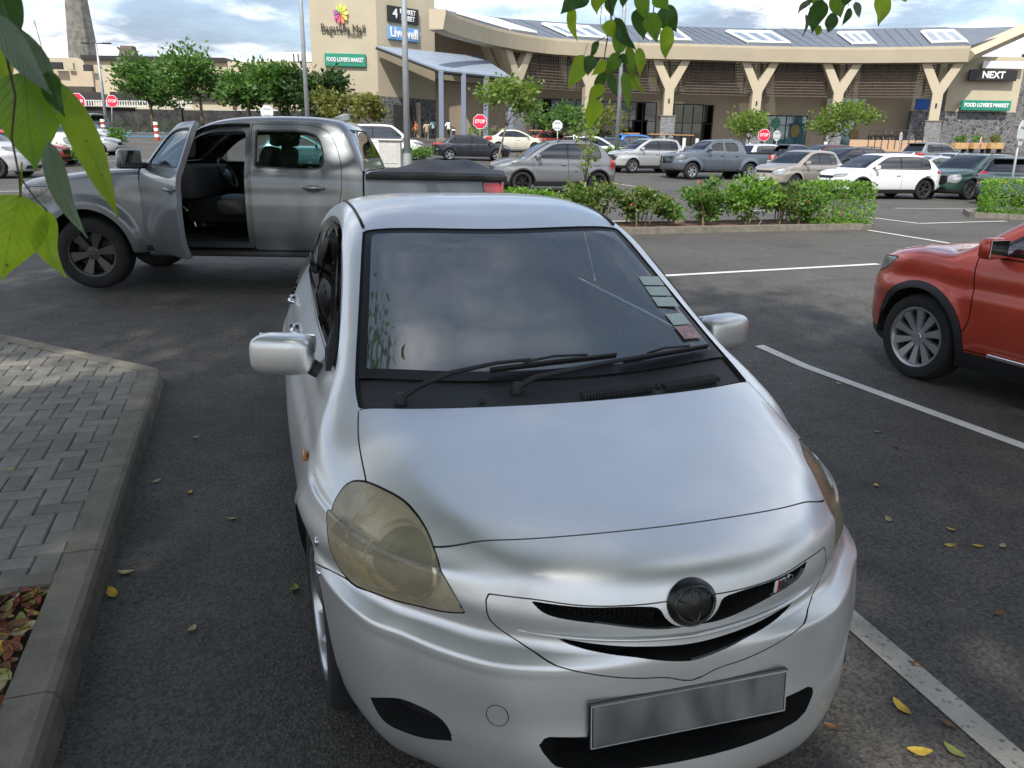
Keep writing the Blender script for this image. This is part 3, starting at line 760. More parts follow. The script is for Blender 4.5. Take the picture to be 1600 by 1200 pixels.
def build_saloon():
    car = thing('parked_saloon_car', 'silver saloon car with yellowed headlamps facing the camera in the foreground', 'car', (.192,2.416,0), rad(-73.98))
    m, n, b_ = new_mat('silver_paint')                 # silver metallic, a little dusty, clear coat worn in places
    f = noise_val(n, 2.1, 7, .65); f2 = noise_val(n, 1400, 1, .5); f3 = noise_val(n, 38, 4, .7)
    c = ramp2(n, f2, (.76,.765,.765), (.85,.855,.855), .3, .7)
    c = mix_rgb(n, ramp2(n, f, (0,0,0), (.16,.16,.16), .45, .8), c, (.36,.35,.32))
    L(n, c, b_.inputs['Base Color'])
    b_.inputs['Metallic'].default_value = .78; L(n, ramp2(n, f, (.34,)*3, (.44,)*3), b_.inputs['Roughness'])
    b_.inputs['Coat Weight'].default_value = .6; L(n, ramp2(n, f, (.03,)*3, (.12,)*3, .35, .85), b_.inputs['Coat Roughness'])
    pm = m; wr = .305; ar = .345; XF, XR = .05, -2.58
    def flare(X, Z):
        r_ = np.zeros_like(X)
        for cx in (XF, XR):
            q = np.hypot(X-cx, Z-.30); r_ += .016*np.exp(-((q-ar-.01)/.05)**2)
        r_ -= .010*np.exp(-((Z-.80)/.035)**2)*sstep(.2,-.3,X)
        return r_
    def post(G):
        x, y, z = G[...,0].copy(), np.abs(G[...,1]), G[...,2]
        yc = smooth_interp(x, [-.1,0,.45,.65,.8,.9], [.70,.66,.55,.45,.36,.28])
        d = y-yc; r_ = .008; sp_ = np.where(d > .3, d, r_*np.log1p(np.exp(np.clip(d/r_, -40, 40))))
        w = sstep(-.08,.15,x)*sstep(.735,.80,z)
        G[...,2] -= .30*np.minimum(sp_, .17)*w
        yb = smooth_interp(z, [.15,.40,.60,.70], [.33,.40,.47,.47]); d2 = y-yb; s2 = np.where(d2 > .3, d2, .008*np.log1p(np.exp(np.clip(d2/.008, -40, 40))))
        G[...,0] -= .16*np.minimum(s2, .2)*sstep(.55,.70,x)*sstep(.74,.60,z)
        # hood centre: very slight raise between the creases
        return G
    S = shell(TOY_ROWS, TOY_SEC, TOY_PLAN, 420, 48, 40, extra=flare, post=post, zbot=.16)
    C = Carver(S); CY = PCYL(-.2, .8); front = lambda q: q.V[:,0] > .08
    for cx in (XF, XR):
        C.take(PXZ, [(cx+ar*math.cos(t), .30+ar*math.sin(t)) for t in np.linspace(0, 2*math.pi, 72, endpoint=False)], side_mask(.4))
    # headlamps
    HL = outline([(.840,.803),(.801,.823),(.697,.832),(.595,.826),(.528,.802),(.470,.750),(.425,.688),(.412,.661,1),(.45,.647),(.524,.637),(.61,.627),(.698,.615),(.758,.633),(.805,.683),(.843,.739)], 110)
    hl = C.take(CY, HL, front, gap=.004)
    for s_ in by_side(hl):
        sg = 1 if s_.V[:,1].mean() > 0 else -1
        lo = sm_obj('headlamp', s_, M_yellow_lens, car)
        bowl = push(s_, .045); sm_obj('lamp_housing', joinm(bowl, (lambda w: SM(w.V, -w.N, w.T[:, ::-1]))(walls(s_, .045))), simple('lamp_housing', (.78,.77,.72), .4, metal=.25, var=.06, scale=20), lo)
        # round main reflector with its bezel rings, moulded to the lens
        uvq = lambda V: CY(V)
        def disc(cu, cv, ru, rv): return [(cu+ru*math.cos(t), cv+rv*math.sin(t)) for t in np.linspace(0, 2*math.pi, 48, endpoint=False)]
        def ringm(o_, i_, dep):
            b1 = push(s_, dep); q1, _ = carve(b1, polydist(uvq(s_.V), o_)); _, q2 = carve(q1, polydist(uvq(q1.V+q1.N*dep), i_)); return q2
        sm_obj('bezel_ring', ringm(disc(.575,.715,.100,.098), disc(.575,.715,.092,.090), .012), M_chrome, lo)
        sm_obj('bezel_ring', ringm(disc(.60,.735,.165,.150), disc(.60,.735,.158,.143), .018), M_reflector, lo)
        dm, _ = carve(push(s_, .034), polydist(uvq(s_.V), disc(.575,.715,.092,.090))); sm_obj('main_reflector', dm, simple('lamp_bowl', (.20,.20,.185), .16, metal=.9, var=.25, scale=30), lo)
        am, _ = carve(push(s_, .02), polydist(CY(s_.V), outline([(.56,.640),(.62,.632),(.70,.624),(.76,.645),(.79,.69),(.70,.668),(.60,.66)], 50)))
        sm_obj('indicator', am, M_amber_old, lo)
    # hood
    HP = mirror_sym([(.078,0),(.062,.331),(.027,.524),(-.03,.680,1),(.09,.694),(.25,.692),(.38,.685),(.47,.632),(.560,.590,1),(.60,.548),(.628,.493),(.671,.376),(.70,.22),(.712,0)][::1]) if False else None
    half = [(.078,0),(.062,.331),(.027,.524),(-.030,.682,1),(.09,.694),(.25,.692),(.38,.684),(.47,.634),(.563,.590,1),(.60,.545),(.628,.493),(.671,.376),(.70,.22),(.712,.0)]
    HP = half+[(p[0],-p[1])+tuple(p[2:]) for p in reversed(half[1:-1])]
    hood = C.take(PXY, outline(HP, 220), lambda q: (q.N[:,2] > .3) & (q.V[:,0] > -.2) & (q.V[:,2] > .72), gap=.004)
    sm_obj('bonnet', thick(hood, .012), pm, car)
    # windscreen opening with cowl
    wh = [(.068,0),(.052,.33),(.016,.522),(-.042,.672,1),(-.14,.672),(-.55,.617),(-.985,.556,1),(-.955,.35),(-.935,0)]
    WP = wh+[(p[0],-p[1])+tuple(p[2:]) for p in reversed(wh[1:-1])]
    WPo = outline(WP, 200)
    wsr = C.take(PXY, WPo, lambda q: (q.N[:,2] > .3) & (q.V[:,2] > .9) & (q.V[:,0] < .2), gap=.011)
    gb = lambda V: V[:,0]-(-.088-.09*(np.abs(V[:,1])/.66)**2.5)          # >0: cowl side
    glassp, cowl = carve(wsr, gb(wsr.V))
    sm_obj('cowl_panel', push(cowl, .012), M_black, car)
    bd, core = carve(glassp, -(polydist(PXY(glassp.V), WPo)+.030)); 
    bottom_frit, core2 = carve(bd, -(gb(bd.V)+.055)) if False else (None, None)
    inn, frit = carve(glassp, np.maximum(polydist(PXY(glassp.V), WPo)+.026, gb(glassp.V)+.045))
    wo_ = sm_obj('windscreen', push(inn, .004), M_hazyglass, car)
    sm_obj('black_border', push(frit, .0045), M_frit, wo_)
    # cowl vents
    for (y0, y1, x0, x1) in ((.035,.30,.030,.004),(.34,.575,.002,-.045)):
        k = MB()
        for i in range(int((y1-y0)/.0105)):
            yy = y0+.0105*i; t = (yy-y0)/(y1-y0); k.box((x0+(x1-x0)*t, yy, .953+.006*t), (.050,.0045,.016))
        k.build('cowl_vent', simple('vent_plastic', (.045,.045,.047), .6, var=.05), car)
    for yy, xx in ((-.30,.012),(.315,-.005)): MB().lathe([(.0,.012),(.008,.010),(.011,0)], 12, 'Z', c=(xx,yy,.952)).build('washer_jet', M_black, car, smooth=True)
    # rear window
    rw = C.take(PXY, outline([(-2.40,.50,1),(-2.95,.60,1),(-2.98,0),(-2.95,-.60,1),(-2.40,-.50,1),(-2.38,0)], 80), lambda q: (q.N[:,2] > .2) & (q.V[:,2] > 1.0) & (q.V[:,0] < -2.2), gap=.011)
    sm_obj('rear_window', push(rw, .004), M_clearglass, car)
    # side windows
    fr = outline([(-.30,.985,1),(-.62,1.165),(-.95,1.315),(-1.15,1.365),(-1.62,1.385),(-2.05,1.345),(-2.35,1.255),(-2.62,1.09),(-2.66,1.035),(-2.55,1.015),(-1.6,1.0)], 120)
    SF = Carver(C.take(PXZ, fr, lambda q: (np.abs(q.V[:,1]) > .45) & (np.abs(q.N[:,1]) > .4)))
    panes = []
    for hi, lo in ((9,-1.595),(-1.675,-2.36),(-2.40,-9)):
        d = lambda q: np.maximum(np.maximum(q.V[:,0]-hi, lo-q.V[:,0]), polydist(PXZ(q.V), fr)+.02)
        i_, o_ = carve(SF.m, d(SF.m)); SF.m = o_; panes.append(i_)
    for pn in panes:
        for s_ in by_side(pn):
            so_ = sm_obj('side_window', push(s_, .004), glass('side_glass', (.42,.47,.45)), car)
            vis, _ = carve(s_, -(polydist(PXZ(s_.V), fr)+.085)); vis, _ = carve(vis, 1.06-vis.V[:,2])
            if len(vis.T): sm_obj('rain_visor', SM(vis.V+vis.N*(.010+.10*np.clip(-.01-polydist(PXZ(vis.V), fr), 0, .09))[:, None], vis.N, vis.T), M_smoke, so_)
    sm_obj('window_frame', SF.m, M_gloss, car)
    # grille: applique panel with two openings
    gt = [(0,.716),(.12,.713),(.26,.714),(.36,.721),(.464,.719,1),(.457,.66),(.36,.601),(.25,.568),(.14,.546),(.07,.538),(.0,.518)]
    GT = outline(mirror_sym(gt), 160); fm = lambda q: (q.V[:,0] > .55) & (q.N[:,0] > .1)
    app = Carver(refine(refine(C.take(PYZ, GT, fm, gap=.003))))
    gu = [(0,.640),(.060,.648),(.078,.668),(.085,.697),(.13,.709),(.26,.711),(.368,.716,1),(.345,.700),(.21,.681),(.08,.661)]
    for sg in (1, -1):
        P = outline([(sg*p[0], p[1])+tuple(p[2:]) for p in [(.006,.652,1),(.045,.660),(.068,.680),(.082,.702),(.13,.7105),(.26,.7125),(.372,.719,1),(.343,.694),(.21,.673),(.08,.653)]], 90)
        o_ = app.take(PYZ, P, fm); go = sm_obj('upper_grille', recess(o_, .08), M_gap, car)
        k = MB()                                        # honeycomb mesh behind the opening
        for iy in range(26):
            for iz in range(5):
                yy = sg*(.09+.0115*iy); zz = .664+.011*iz+(.0055 if iy % 2 else 0)
                if yy*sg < .36 and zz < .71: k.lathe([(.0052,0),(.0062,.004),(.0062,-.004),(.0052,0)], 6, 'X', c=(.872-.62*(abs(yy))**2-.028, yy, zz))
        k.build('grille_mesh', M_black, go)
    gl = [(0,.609),(.10,.614),(.18,.620),(.322,.636,1),(.285,.620),(.20,.603),(.14,.594),(.06,.576),(0,.568)]
    o_ = app.take(PYZ, outline(mirror_sym(gl), 120), fm); sm_obj('lower_grille', recess(o_, .09), M_gap, car)
    ap = app.m
    k = MB()
    k.tube([(.889-.60*yy*yy-.35*yy**4, yy, .632+.03*abs(yy)) for yy in np.linspace(-.40,.40,33)], [.0045 if abs(yy) < .36 else .0025 for yy in np.linspace(-.40,.40,33)], 8); k.build('grille_bar', pm, car, smooth=True)
    sm_obj('grille_surround', thick(ap, .01), pm, car)
    # emblem: black oval with interlaced ellipses
    em = empty('badge', (.862,0,.706), 0, car); em.rotation_euler = (0,-.24,0)
    k = MB(); k.lathe([(0,.026),(.03,.024),(.05,.018),(.0605,.008),(.062,-.03)], 48, 'X'); o_ = k.build('badge_disc', simple('badge_black', (.004,.004,.004), .35, var=0, coat=.15), em, smooth=True); o_.scale = (1,1.04,.94)
    k = MB()
    ell = lambda a, b, z0, yr=0: [(.021-.25*((a*math.cos(t))**2+(z0+b*math.sin(t))**2), a*math.cos(t), z0+b*math.sin(t)) for t in np.linspace(0, 2*math.pi, 41)]
    for e_ in (ell(.050,.042,0), ell(.040,.014,.020), ell(.014,.040,0)): k.tube(e_, .0042, 6, cap=False)
    k.build('badge_ring', simple('badge_ring_black', (.009,.009,.009), .25, var=0, coat=.3), em, smooth=True)
    # lettering on the grille: red and white slashes, TRD
    bd_ = empty('grille_lettering', (.836,.266,.703), rad(31), car); bd_.rotation_euler = (0, -.12, rad(24))
    for i, mt in enumerate((M_white_p, simple('badge_red', (.55,.02,.02), .3, var=0))):
        MB().plate([(.0,-.040+.009*i,-.012),(.0,-.033+.009*i,-.012),(.0,-.025+.009*i,.014),(.0,-.032+.009*i,.014)], (.004,0,0)).build('slash', mt, bd_)
    me = text_mesh('TRD', .026, .004, bold=.0004, xs=1.25); me.transform(Matrix.Rotation(math.pi/2, 4, 'Z')); link('letters', me, M_chrome, bd_, loc=(.002,.012,.001))
    # lower intake, fog recesses, tow cap
    it = [(0,.405),(.25,.410),(.365,.414,1),(.372,.395),(.335,.338,1),(.2,.322),(0,.314)]
    o_ = C.take(PYZ, outline(mirror_sym(it), 120), fm); sm_obj('lower_intake', recess(o_, .12), M_gap, car)
    fg = C.take(CY, outline([(.603,.366,1),(.517,.408),(.436,.398),(.411,.352,1),(.487,.317),(.565,.306)], 70), lambda q: q.V[:,0] > .3)
    for s_ in by_side(fg): sm_obj('fog_lamp_recess', recess(s_, .07), M_gap, car)
    uvS = CY(S.V); fr_ = np.where((S.V[:,0] > .5) & (S.V[:,1] < 0))[0]; k0 = fr_[np.argmin(((uvS[fr_]-np.array([.330,.451]))**2).sum(1))]
    qm = Vector(S.N[k0]).to_track_quat('Z', 'Y').to_matrix(); tc_ = MB(); tc_.lathe([(.0262,-.004),(.0262,.0006),(.0278,.0006),(.0278,-.004)], 40, 'Z', M=qm); tc_.build('tow_cover_seam', M_gap, car, smooth=True, angle=40, loc=tuple(S.V[k0]))
    # doors, fender / bumper seams
    for q in ([(-.41,.972,1),(-1.62,.99,1),(-1.66,.30,1),(-.50,.30,1),(-.43,.62)], [(-1.63,.99,1),(-2.60,1.01,1),(-2.52,.86),(-2.20,.52),(-2.16,.30,1),(-1.67,.30,1)]):
        dp = C.take(PXZ, outline(q, 90), side_mask(.5), gap=.004)
        for s_ in by_side(dp):
            sg = 1 if s_.V[:,1].mean() > 0 else -1; do = sm_obj('door', thick(s_, .01), pm, car)
            xh = s_.V[:,0].min()+(.15 if q[0][0] > -1 else .30); yh = np.abs(s_.V[np.argmin(np.hypot(s_.V[:,0]-xh, s_.V[:,2]-.86)), 1])
            k = MB(); k.tube([(xh-.09, sg*(yh-.005), .865),(xh-.06, sg*(yh+.024), .868),(xh+.06, sg*(yh+.024), .868),(xh+.09, sg*(yh-.005), .865)], .013, 8); k.build('door_handle', M_chrome, do, smooth=True)
    # bumper line from wheel arch to headlamp
    bump_m, _o = carve(C.m, np.where(C.m.V[:,0] > .05, np.where(CY(C.m.V)[:,0] > .40, C.m.V[:,2]-(.612-.35*np.clip(CY(C.m.V)[:,0]-.72, 0, 1)**1.3), C.m.V[:,2]-np.maximum(.612, .0)), 9.0))
    fend = _o
    bl, _b2 = carve(fend, np.where((fend.V[:,0] > .0) & (CY(fend.V)[:,0] > .70), fend.V[:,2]-(.615-.35*np.clip(CY(fend.V)[:,0]-.72, 0, 1)**1.3), 9.0))
    C.m = joinm(_b2); C.seams.append(push(bl, .005))
    sm_obj('front_bumper', bump_m, pm, car)
    sm_obj('body', C.m, pm, car); sm_obj('panel_gap', joinm(*C.seams), M_gap, car)
    # inner lining so that the cabin is dark through the glass
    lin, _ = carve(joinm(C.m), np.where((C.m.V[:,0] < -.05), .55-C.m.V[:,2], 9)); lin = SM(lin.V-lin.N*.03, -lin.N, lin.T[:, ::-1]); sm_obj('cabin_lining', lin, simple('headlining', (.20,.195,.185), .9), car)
    # number plate: black with a worn grey face, characters unreadable in the photograph
    npo = empty('number_plate', (.905,0,.445), 0, car); npo.rotation_euler = (0,-.10,0)
    MB().bbox((0,0,0), (.014,.525,.118), .004).build('plate_frame', M_gloss, npo)
    pmn, n, b_ = new_mat('worn_plate')
    cc = node(n, 'ShaderNodeTexCoord'); mp = node(n, 'ShaderNodeMapping'); mp.inputs['Scale'].default_value = (1,6,2.5); L(n, cc.outputs['Object'], mp.inputs[0])
    tx = node(n, 'ShaderNodeTexNoise'); tx.inputs['Scale'].default_value = 2.2; tx.inputs['Detail'].default_value = 1; L(n, mp.outputs[0], tx.inputs[0])
    L(n, ramp2(n, tx.outputs[0], (.10,.10,.104), (.22,.22,.225), .36, .68), b_.inputs['Base Color']); b_.inputs['Roughness'].default_value = .55
    MB().bbox((.008,0,0), (.004,.505,.102), .002).build('plate_face', pmn, npo)
    k = MB()
    for zc in (.0535,-.0535): k.box((.0085,0,zc), (.004,.515,.002))
    for yc_ in (.257,-.257): k.box((.0085,yc_,0), (.004,.002,.105))
    k.build('plate_rim', simple('plate_rim', (.5,.5,.5), .4, var=0), npo)
    # wheels
    for cx in (XF, XR):
        for s_ in (-1, 1):
            arch_liner(car, cx, s_*.72, .30, ar+.010, s_*.50, s_*.80)
            add_wheel(car, cx, s_*.750, wr, .185, .205, 7, 'swirl', M_alloy, rad(5) if cx == XF else 0, .3)
    MB().box((-1.35,0,.27), (3.3,1.30,.10)).build('underbody', M_gap, car)
    # wipers
    def wiper(arm, blade):
        w = empty('wiper', arm[0], 0, car); a0 = Vector(arm[0])
        up = Vector((.42,0,.9))
        pts = [Vector(p)-a0+up*h for p, h in zip(arm, (.012,.030,.042,.045,.040))]
        k = MB(); k.lathe([(0,.028),(.014,.026),(.019,.012),(.02,-.01)], 14, 'Z'); k.tube(pts, [.011,.0105,.0085,.007,.006], 8); k.build('arm', M_black, w, smooth=True, angle=40)
        bp = [Vector(p)-a0 for p in blade]
        k = MB(); k.tube([p+up*.022 for p in bp], .0065, 6); k.tube([bp[0].lerp(bp[2], .25)+up*.036, bp[1]+up*.046, bp[0].lerp(bp[2], .75)+up*.036], .0045, 6); k.build('blade_holder', M_black, w, smooth=True)
        k = MB(); k.tube([p+up*.012 for p in bp], [.006]*3, 4); k.build('rubber', M_tyre, w)
    wiper([(-.036,-.551,.955),(-.064,-.490,.968),(-.097,-.379,.986),(-.126,-.222,.999),(-.140,-.10,1.004)], [(-.122,-.243,.998),(-.143,-.014,1.006),(-.159,.222,1.014)])
    wiper([(-.036,-.173,.965),(-.056,-.108,.974),(-.088,.107,.985),(-.120,.311,.996),(-.150,.45,1.004)], [(-.128,.240,1.0),(-.158,.403,1.009),(-.200,.605,1.017)])
    # black ditch mouldings along the roof
    for s_ in (-1, 1):
        pts = []
        for x_ in np.linspace(-1.03, -2.32, 14):
            yy = .572-.018*((x_+1.6)/.7)**2; k_ = np.argsort(((S.V-np.array([x_, s_*yy, 1.40]))*np.array([1,1,.25])).__pow__(2).sum(1))[:4]; pts.append((float(x_), s_*yy, float(S.V[k_,2].mean())+.001))
        MB().tube(pts, .0075, 6).build('roof_moulding', M_black, car, smooth=True)
    # mirrors
    for s_ in (-1, 1):
        mo = pad('door_mirror', car, pm, (-.585, s_*.905, .985), (.12,.235,.150), .55, (0,0,s_*.30), 16)
        MB().bbox((-.066,0,0), (.01,.21,.12), .004).build('mirror_glass', M_chrome, mo)
        k = MB(); k.tube([(.0,-s_*.10,-.045),(.0,-s_*.15,-.075),(.02,-s_*.19,-.12)], [.030,.030,.022], 10); k.build('mirror_arm', M_black, mo, smooth=True)
        k = MB(); k.plate([(-.37,s_*.735,.97),(-.62,s_*.725,.985),(-.62,s_*.675,1.13),(-.50,s_*.705,1.07)], (0,s_*.03,0)); k.build('mirror_base', M_black, car)
    # cabin
    D = MB(); D.bbox((-.54,0,.855), (.52,1.28,.22), .08); D.build('dashboard', simple('dash_grey', (.17,.175,.165), .8, bumpd=.0006, bscale=250), car, smooth=True, angle=50)
    pad('instrument_hood', car, simple('dash_grey', (.17,.175,.165)), (-.60,0,.965), (.26,.42,.10), .6)
    for sy in (-.36,.36):
        seat(car, -1.25, sy, .52, M_seat_g, .5, .66); seat(car, -2.12, sy, .52, M_seat_g, .55, .58)
    steering(car, -.78, -.36, .92, -.5)
    MB().bbox((-2.62,0,1.02), (.5,1.15,.04), .015).build('parcel_shelf', M_cabin, car)
    pad('rear_view_mirror', car, M_cabin, (-.86,.03,1.315), (.03,.23,.065), .5)
    # paper discs inside the windscreen on the passenger side
    def sticker(nm, P, mat, mat2=None):
        nrm = Vector((.44,.06,.89)); o_ = MB().plate([Vector(p)+nrm*.003 for p in P], nrm*.001).build(nm, mat, car); return o_
    st = simple('sticker_paper', (.50,.58,.56), .6, var=.06, scale=40); st2 = simple('sticker_red', (.46,.30,.30), .6, var=.35, scale=30)
    for i in range(3):
        t0, t1 = i/3+.02, (i+1)/3-.03; A, B, C_, D_ = [Vector(p) for p in ((-.62,.505,1.226),(-.63,.600,1.221),(-.43,.606,1.128),(-.425,.510,1.134))]
        sticker('licence_disc', [A.lerp(D_, t0), B.lerp(C_, t0), B.lerp(C_, t1), A.lerp(D_, t1)], st)
    A, B, C_, D_ = [Vector(p) for p in ((-.385,.520,1.114),(-.405,.602,1.112),(-.265,.618,1.045),(-.245,.535,1.048))]
    sticker('insurance_disc', [A, B, B.lerp(C_, .45), A.lerp(D_, .45)], st); sticker('insurance_disc', [A.lerp(D_, .5), B.lerp(C_, .5), C_, D_], st2)
    # side repeater and the wing nuts that hold the bumper
    k = MB(); k.bbox((0,0,0), (.055,.014,.022), .006); k.build('side_repeater', M_amber, car, loc=(-.11,-.852,.771), rot=(0,.1,0), smooth=True)
    for p in ((.233,-.826,.640),(.295,-.826,.578)):
        k = MB(); k.lathe([(0,-.016),(.007,-.014),(.009,0)], 10, 'Y'); k.box((0,-.012,0), (.03,.004,.012)); k.box((0,-.012,0), (.012,.004,.026)); k.build('bumper_bolt', M_chrome, car, smooth=False, loc=p)
    return car
M_amber_old = simple('faded_amber', (.40,.30,.10), .3, var=.25, scale=60, coat=.3)
# ---------------------------------------------------------------- the grey double-cab pickup with its door open
def build_pickup(label, pose, pm, opened, near):
    car = thing('double_cab_pickup', label, 'pickup truck', pose[:3], pose[3], 'double-cab pickup trucks')
    XR = -3.23; wr = .385; ar = .455
    rows = [(.70,.38,.45,0,2.8),(.88,.44,.55,0,2.8),(.93,.60,.58,0,2.8),(.93,.88,.56,0,2.8),(.89,1.05,.50,.0,2.8),(.77,1.13,.42,.03,3),(.35,1.20,.24,.05,3.8),(-.25,1.275,.1,.06,4.4),(-.60,1.32,.08,.06,4.8),
            (-.93,1.56,.07,.07,4.8),(-1.25,1.755,.06,.08,4.6),(-1.5,1.815,.02,.09,4.4),(-2.05,1.845,0,.09,4.4),(-2.55,1.825,-.02,.09,4.4),(-2.72,1.775,-.03,.09,4.6),(-2.92,1.42,-.02,.05,5),(-2.97,1.27,0,.03,6),(-3.06,1.25,0,.02,6),
            (-4.3,1.25,0,.02,6),(-4.42,1.24,-.02,.02,5),(-4.46,1.10,-.04,0,4.5),(-4.47,.75,-.07,0,4.5),(-4.47,.55,-.08,0,4),(-4.40,.50,-.06,0,4)]
    sec = [(.32,.84),(.42,.905),(.55,.935),(.75,.952),(.95,.955),(1.13,.945),(1.24,.925),(1.30,.90),(1.5,.815),(1.7,.725),(1.85,.60)]
    plan = [(.93,.95),(.3,.985),(-.3,1),(-3.5,1),(-4.47,.985)]
    def extra(X, Z):
        f = np.zeros_like(X)
        for cx in (0, XR):
            q = np.hypot(X-cx, Z-.41); f += .045*sstep(ar+.15, ar+.05, q)*sstep(.28, .42, Z)
        f -= .007*np.exp(-((Z-1.02)/.07)**2)*sstep(-.3,-.7,X)*sstep(-2.9,-2.6,X)
        f -= .012*sstep(.62,.50,Z)*sstep(-.55,-.75,X)*sstep(-2.75,-2.5,X)
        return f
    S = shell(rows, sec, plan, *((300,30,36) if near else (150,18,20)), extra=extra, zbot=.40)
    C = Carver(S)
    for cx in (0, XR): C.take(PXZ, [(cx+ar*math.cos(t), .40+ar*math.sin(t)) for t in np.linspace(0, 2*math.pi, 64, endpoint=False)], side_mask(.4))
    # glass
    w0, w1 = .70, .60
    ws = C.take(PYZ, outline([(-w0,1.345,1),(0,1.34),(w0,1.345,1),(w1,1.72,1),(0,1.745),(-w1,1.72,1)], 70), lambda q: (q.V[:,0] > -1.5) & (q.N[:,0] > .05), gap=.012)
    sm_obj('windscreen', push(ws, .004), M_clearglass, car)
    rw = C.take(PYZ, outline([(-.66,1.42,1),(.66,1.42,1),(.58,1.70,1),(-.58,1.70,1)], 60), lambda q: (q.V[:,0] < -2.5) & (q.N[:,0] < -.05), gap=.012)
    sm_obj('rear_window', push(rw, .004), M_clearglass, car)
    side = lambda q: (np.abs(q.V[:,1]) > .45) & (np.abs(q.N[:,1]) > .3)
    FD = outline([(-.60,1.27,1),(-.80,1.43),(-1.10,1.645),(-1.30,1.715),(-1.45,1.735),(-1.735,1.745,1),(-1.735,.44,1),(-.78,.44,1),(-.66,.60),(-.61,.90)], 120)
    RD = outline([(-1.762,.44,1),(-1.762,1.745,1),(-2.40,1.735),(-2.56,1.68),(-2.66,1.52),(-2.72,1.28),(-2.70,1.0),(-2.60,.76),(-2.50,.60),(-2.47,.44,1)], 120)
    FW = outline([(-.80,1.315,1),(-.98,1.475),(-1.15,1.60),(-1.32,1.665),(-1.69,1.69,1),(-1.69,1.305,1)], 70)
    RW = outline([(-1.80,1.30,1),(-1.80,1.69,1),(-2.34,1.68),(-2.46,1.63),(-2.52,1.50),(-2.53,1.34),(-2.48,1.30)], 70)
    Gm = glass('pickup_glass', (.66,.72,.70))
    dl, dr = by_side(C.take(PXZ, FD, side, gap=.006))
    rd = by_side(C.take(PXZ, RD, side, gap=.006))
    def door(sm, win, sg, hinge=None, ang=0):
        w, rest = carve(sm, polydist(PXZ(sm.V), win)); fr, pane = carve(w, -(polydist(PXZ(w.V), win)+.018))
        o = empty('door', hinge or (0,0,0), ang, car); inv = Matrix.Translation(-Vector(hinge)) if hinge else None
        parts = [sm_obj('door_skin', thick(rest, .05), pm, o), sm_obj('window_seal', thick(fr, .03), M_black, o), sm_obj('window', push(pane, .008), Gm, o)]
        lin = SM(rest.V-rest.N*.055, -rest.N, rest.T[:, ::-1]); parts.append(sm_obj('door_trim', lin, M_cabin, o))
        if hinge:
            for p in parts: p.data.transform(inv)
        xh = sm.V[:,0].min()+(.16 if win is FW else .30); zh = 1.10
        k = np.argmin(np.hypot(rest.V[:,0]-xh, rest.V[:,2]-zh)); yh = abs(rest.V[k,1]); off = Vector(hinge) if hinge else Vector((0,0,0))
        h = MB(); h.tube([(xh-.12, sg*(yh-.01), zh),(xh-.09, sg*(yh+.035), zh+.004),(xh+.07, sg*(yh+.035), zh+.006),(xh+.11, sg*(yh-.005), zh+.002)], [.012,.018,.018,.012], 8); ho = h.build('door_handle', pm, o, smooth=True)
        c = MB(); V, F = ellipsoid_box((xh, sg*yh, zh), (.17,.012,.085), .8); c.add(V, F); co = c.build('handle_cup', simple('cup_grey', (.12,.13,.14), .4), o, smooth=True)
        if hinge: ho.data.transform(inv); co.data.transform(inv)
        return o
    od = door(dl, FW, 1, (-.62,.90,0), rad(-50) if opened else 0)
    door(dr, FW, -1)
    for s_, sg in zip(rd, (1,-1)): door(s_, RW, sg)
    # mirror on the open door and on the far door
    for par, base, sg in ((od, Vector((-.62,.90,0)), 1), (car, Vector((0,0,0)), -1)):
        p = Vector((-.80, sg*1.06, 1.38))-base
        mo = pad('door_mirror', par, pm, p, (.13,.23,.20), .5, seg=12)
        MB().bbox((-.062,0,0), (.014,.20,.17), .006).build('mirror_glass', M_gloss if par is car else simple('mirror_face', (.18,.20,.20), .05, metal=1, var=.05), mo)
        k = MB(); k.bbox((.01,-sg*.11,-.07), (.07,.14,.06), .015); k.build('mirror_arm', M_black, mo)
        k = MB(); k.bbox((0,0,-.065), (.14,.235,.075), .03); k.build('mirror_base', M_black, mo, smooth=True, angle=50)
    # door aperture: sill, inner frame
    sl_, _ = carve(dl, -(polydist(PXZ(dl.V), FD)+.05)); ap = SM(sl_.V-sl_.N*.045, sl_.N, sl_.T)
    sm_obj('door_frame', joinm(ap, SM(sl_.V-sl_.N*.10, -sl_.N, sl_.T[:, ::-1])), pm, car)
    # lamps
    hl = C.take(PXZ, outline([(.33,1.075,1),(.62,1.06),(.80,1.02,1),(.82,.93),(.62,.93),(.50,.97)], 60), lambda q: (np.abs(q.V[:,1]) > .45) & (q.V[:,0] > .2), gap=.006)
    for s_ in by_side(hl):
        l = sm_obj('headlamp', s_, M_lamp, car); sm_obj('reflector', push(s_, .05), M_alloy_d, l)
        lr, _ = carve(push(s_, .018), polydist(PXZ(s_.V), outline([(.46,1.055,1),(.70,1.03,1),(.72,.95,1),(.66,.95,1),(.64,1.01,1),(.45,1.035,1)], 40))); sm_obj('light_bar', lr, M_plate_w, l)
    tl = C.take(PXZ, outline([(-4.22,1.19,1),(-4.60,1.20,1),(-4.60,.90,1),(-4.34,.90,1),(-4.32,1.0),(-4.24,1.10)], 50), lambda q: (q.V[:,0] < -4) & (np.abs(q.V[:,1]) > .66), gap=.008)
    for s_ in by_side(tl): sm_obj('tail_lamp', push(s_, -.005), M_red_lens, car)
    gr = C.take(PYZ, outline([(-.62,1.03,1),(.62,1.03,1),(.58,.72,1),(-.58,.72,1)], 50), lambda q: (q.V[:,0] > .3) & (q.N[:,0] > .3)); sm_obj('grille', recess(gr, .04), M_gloss, car)
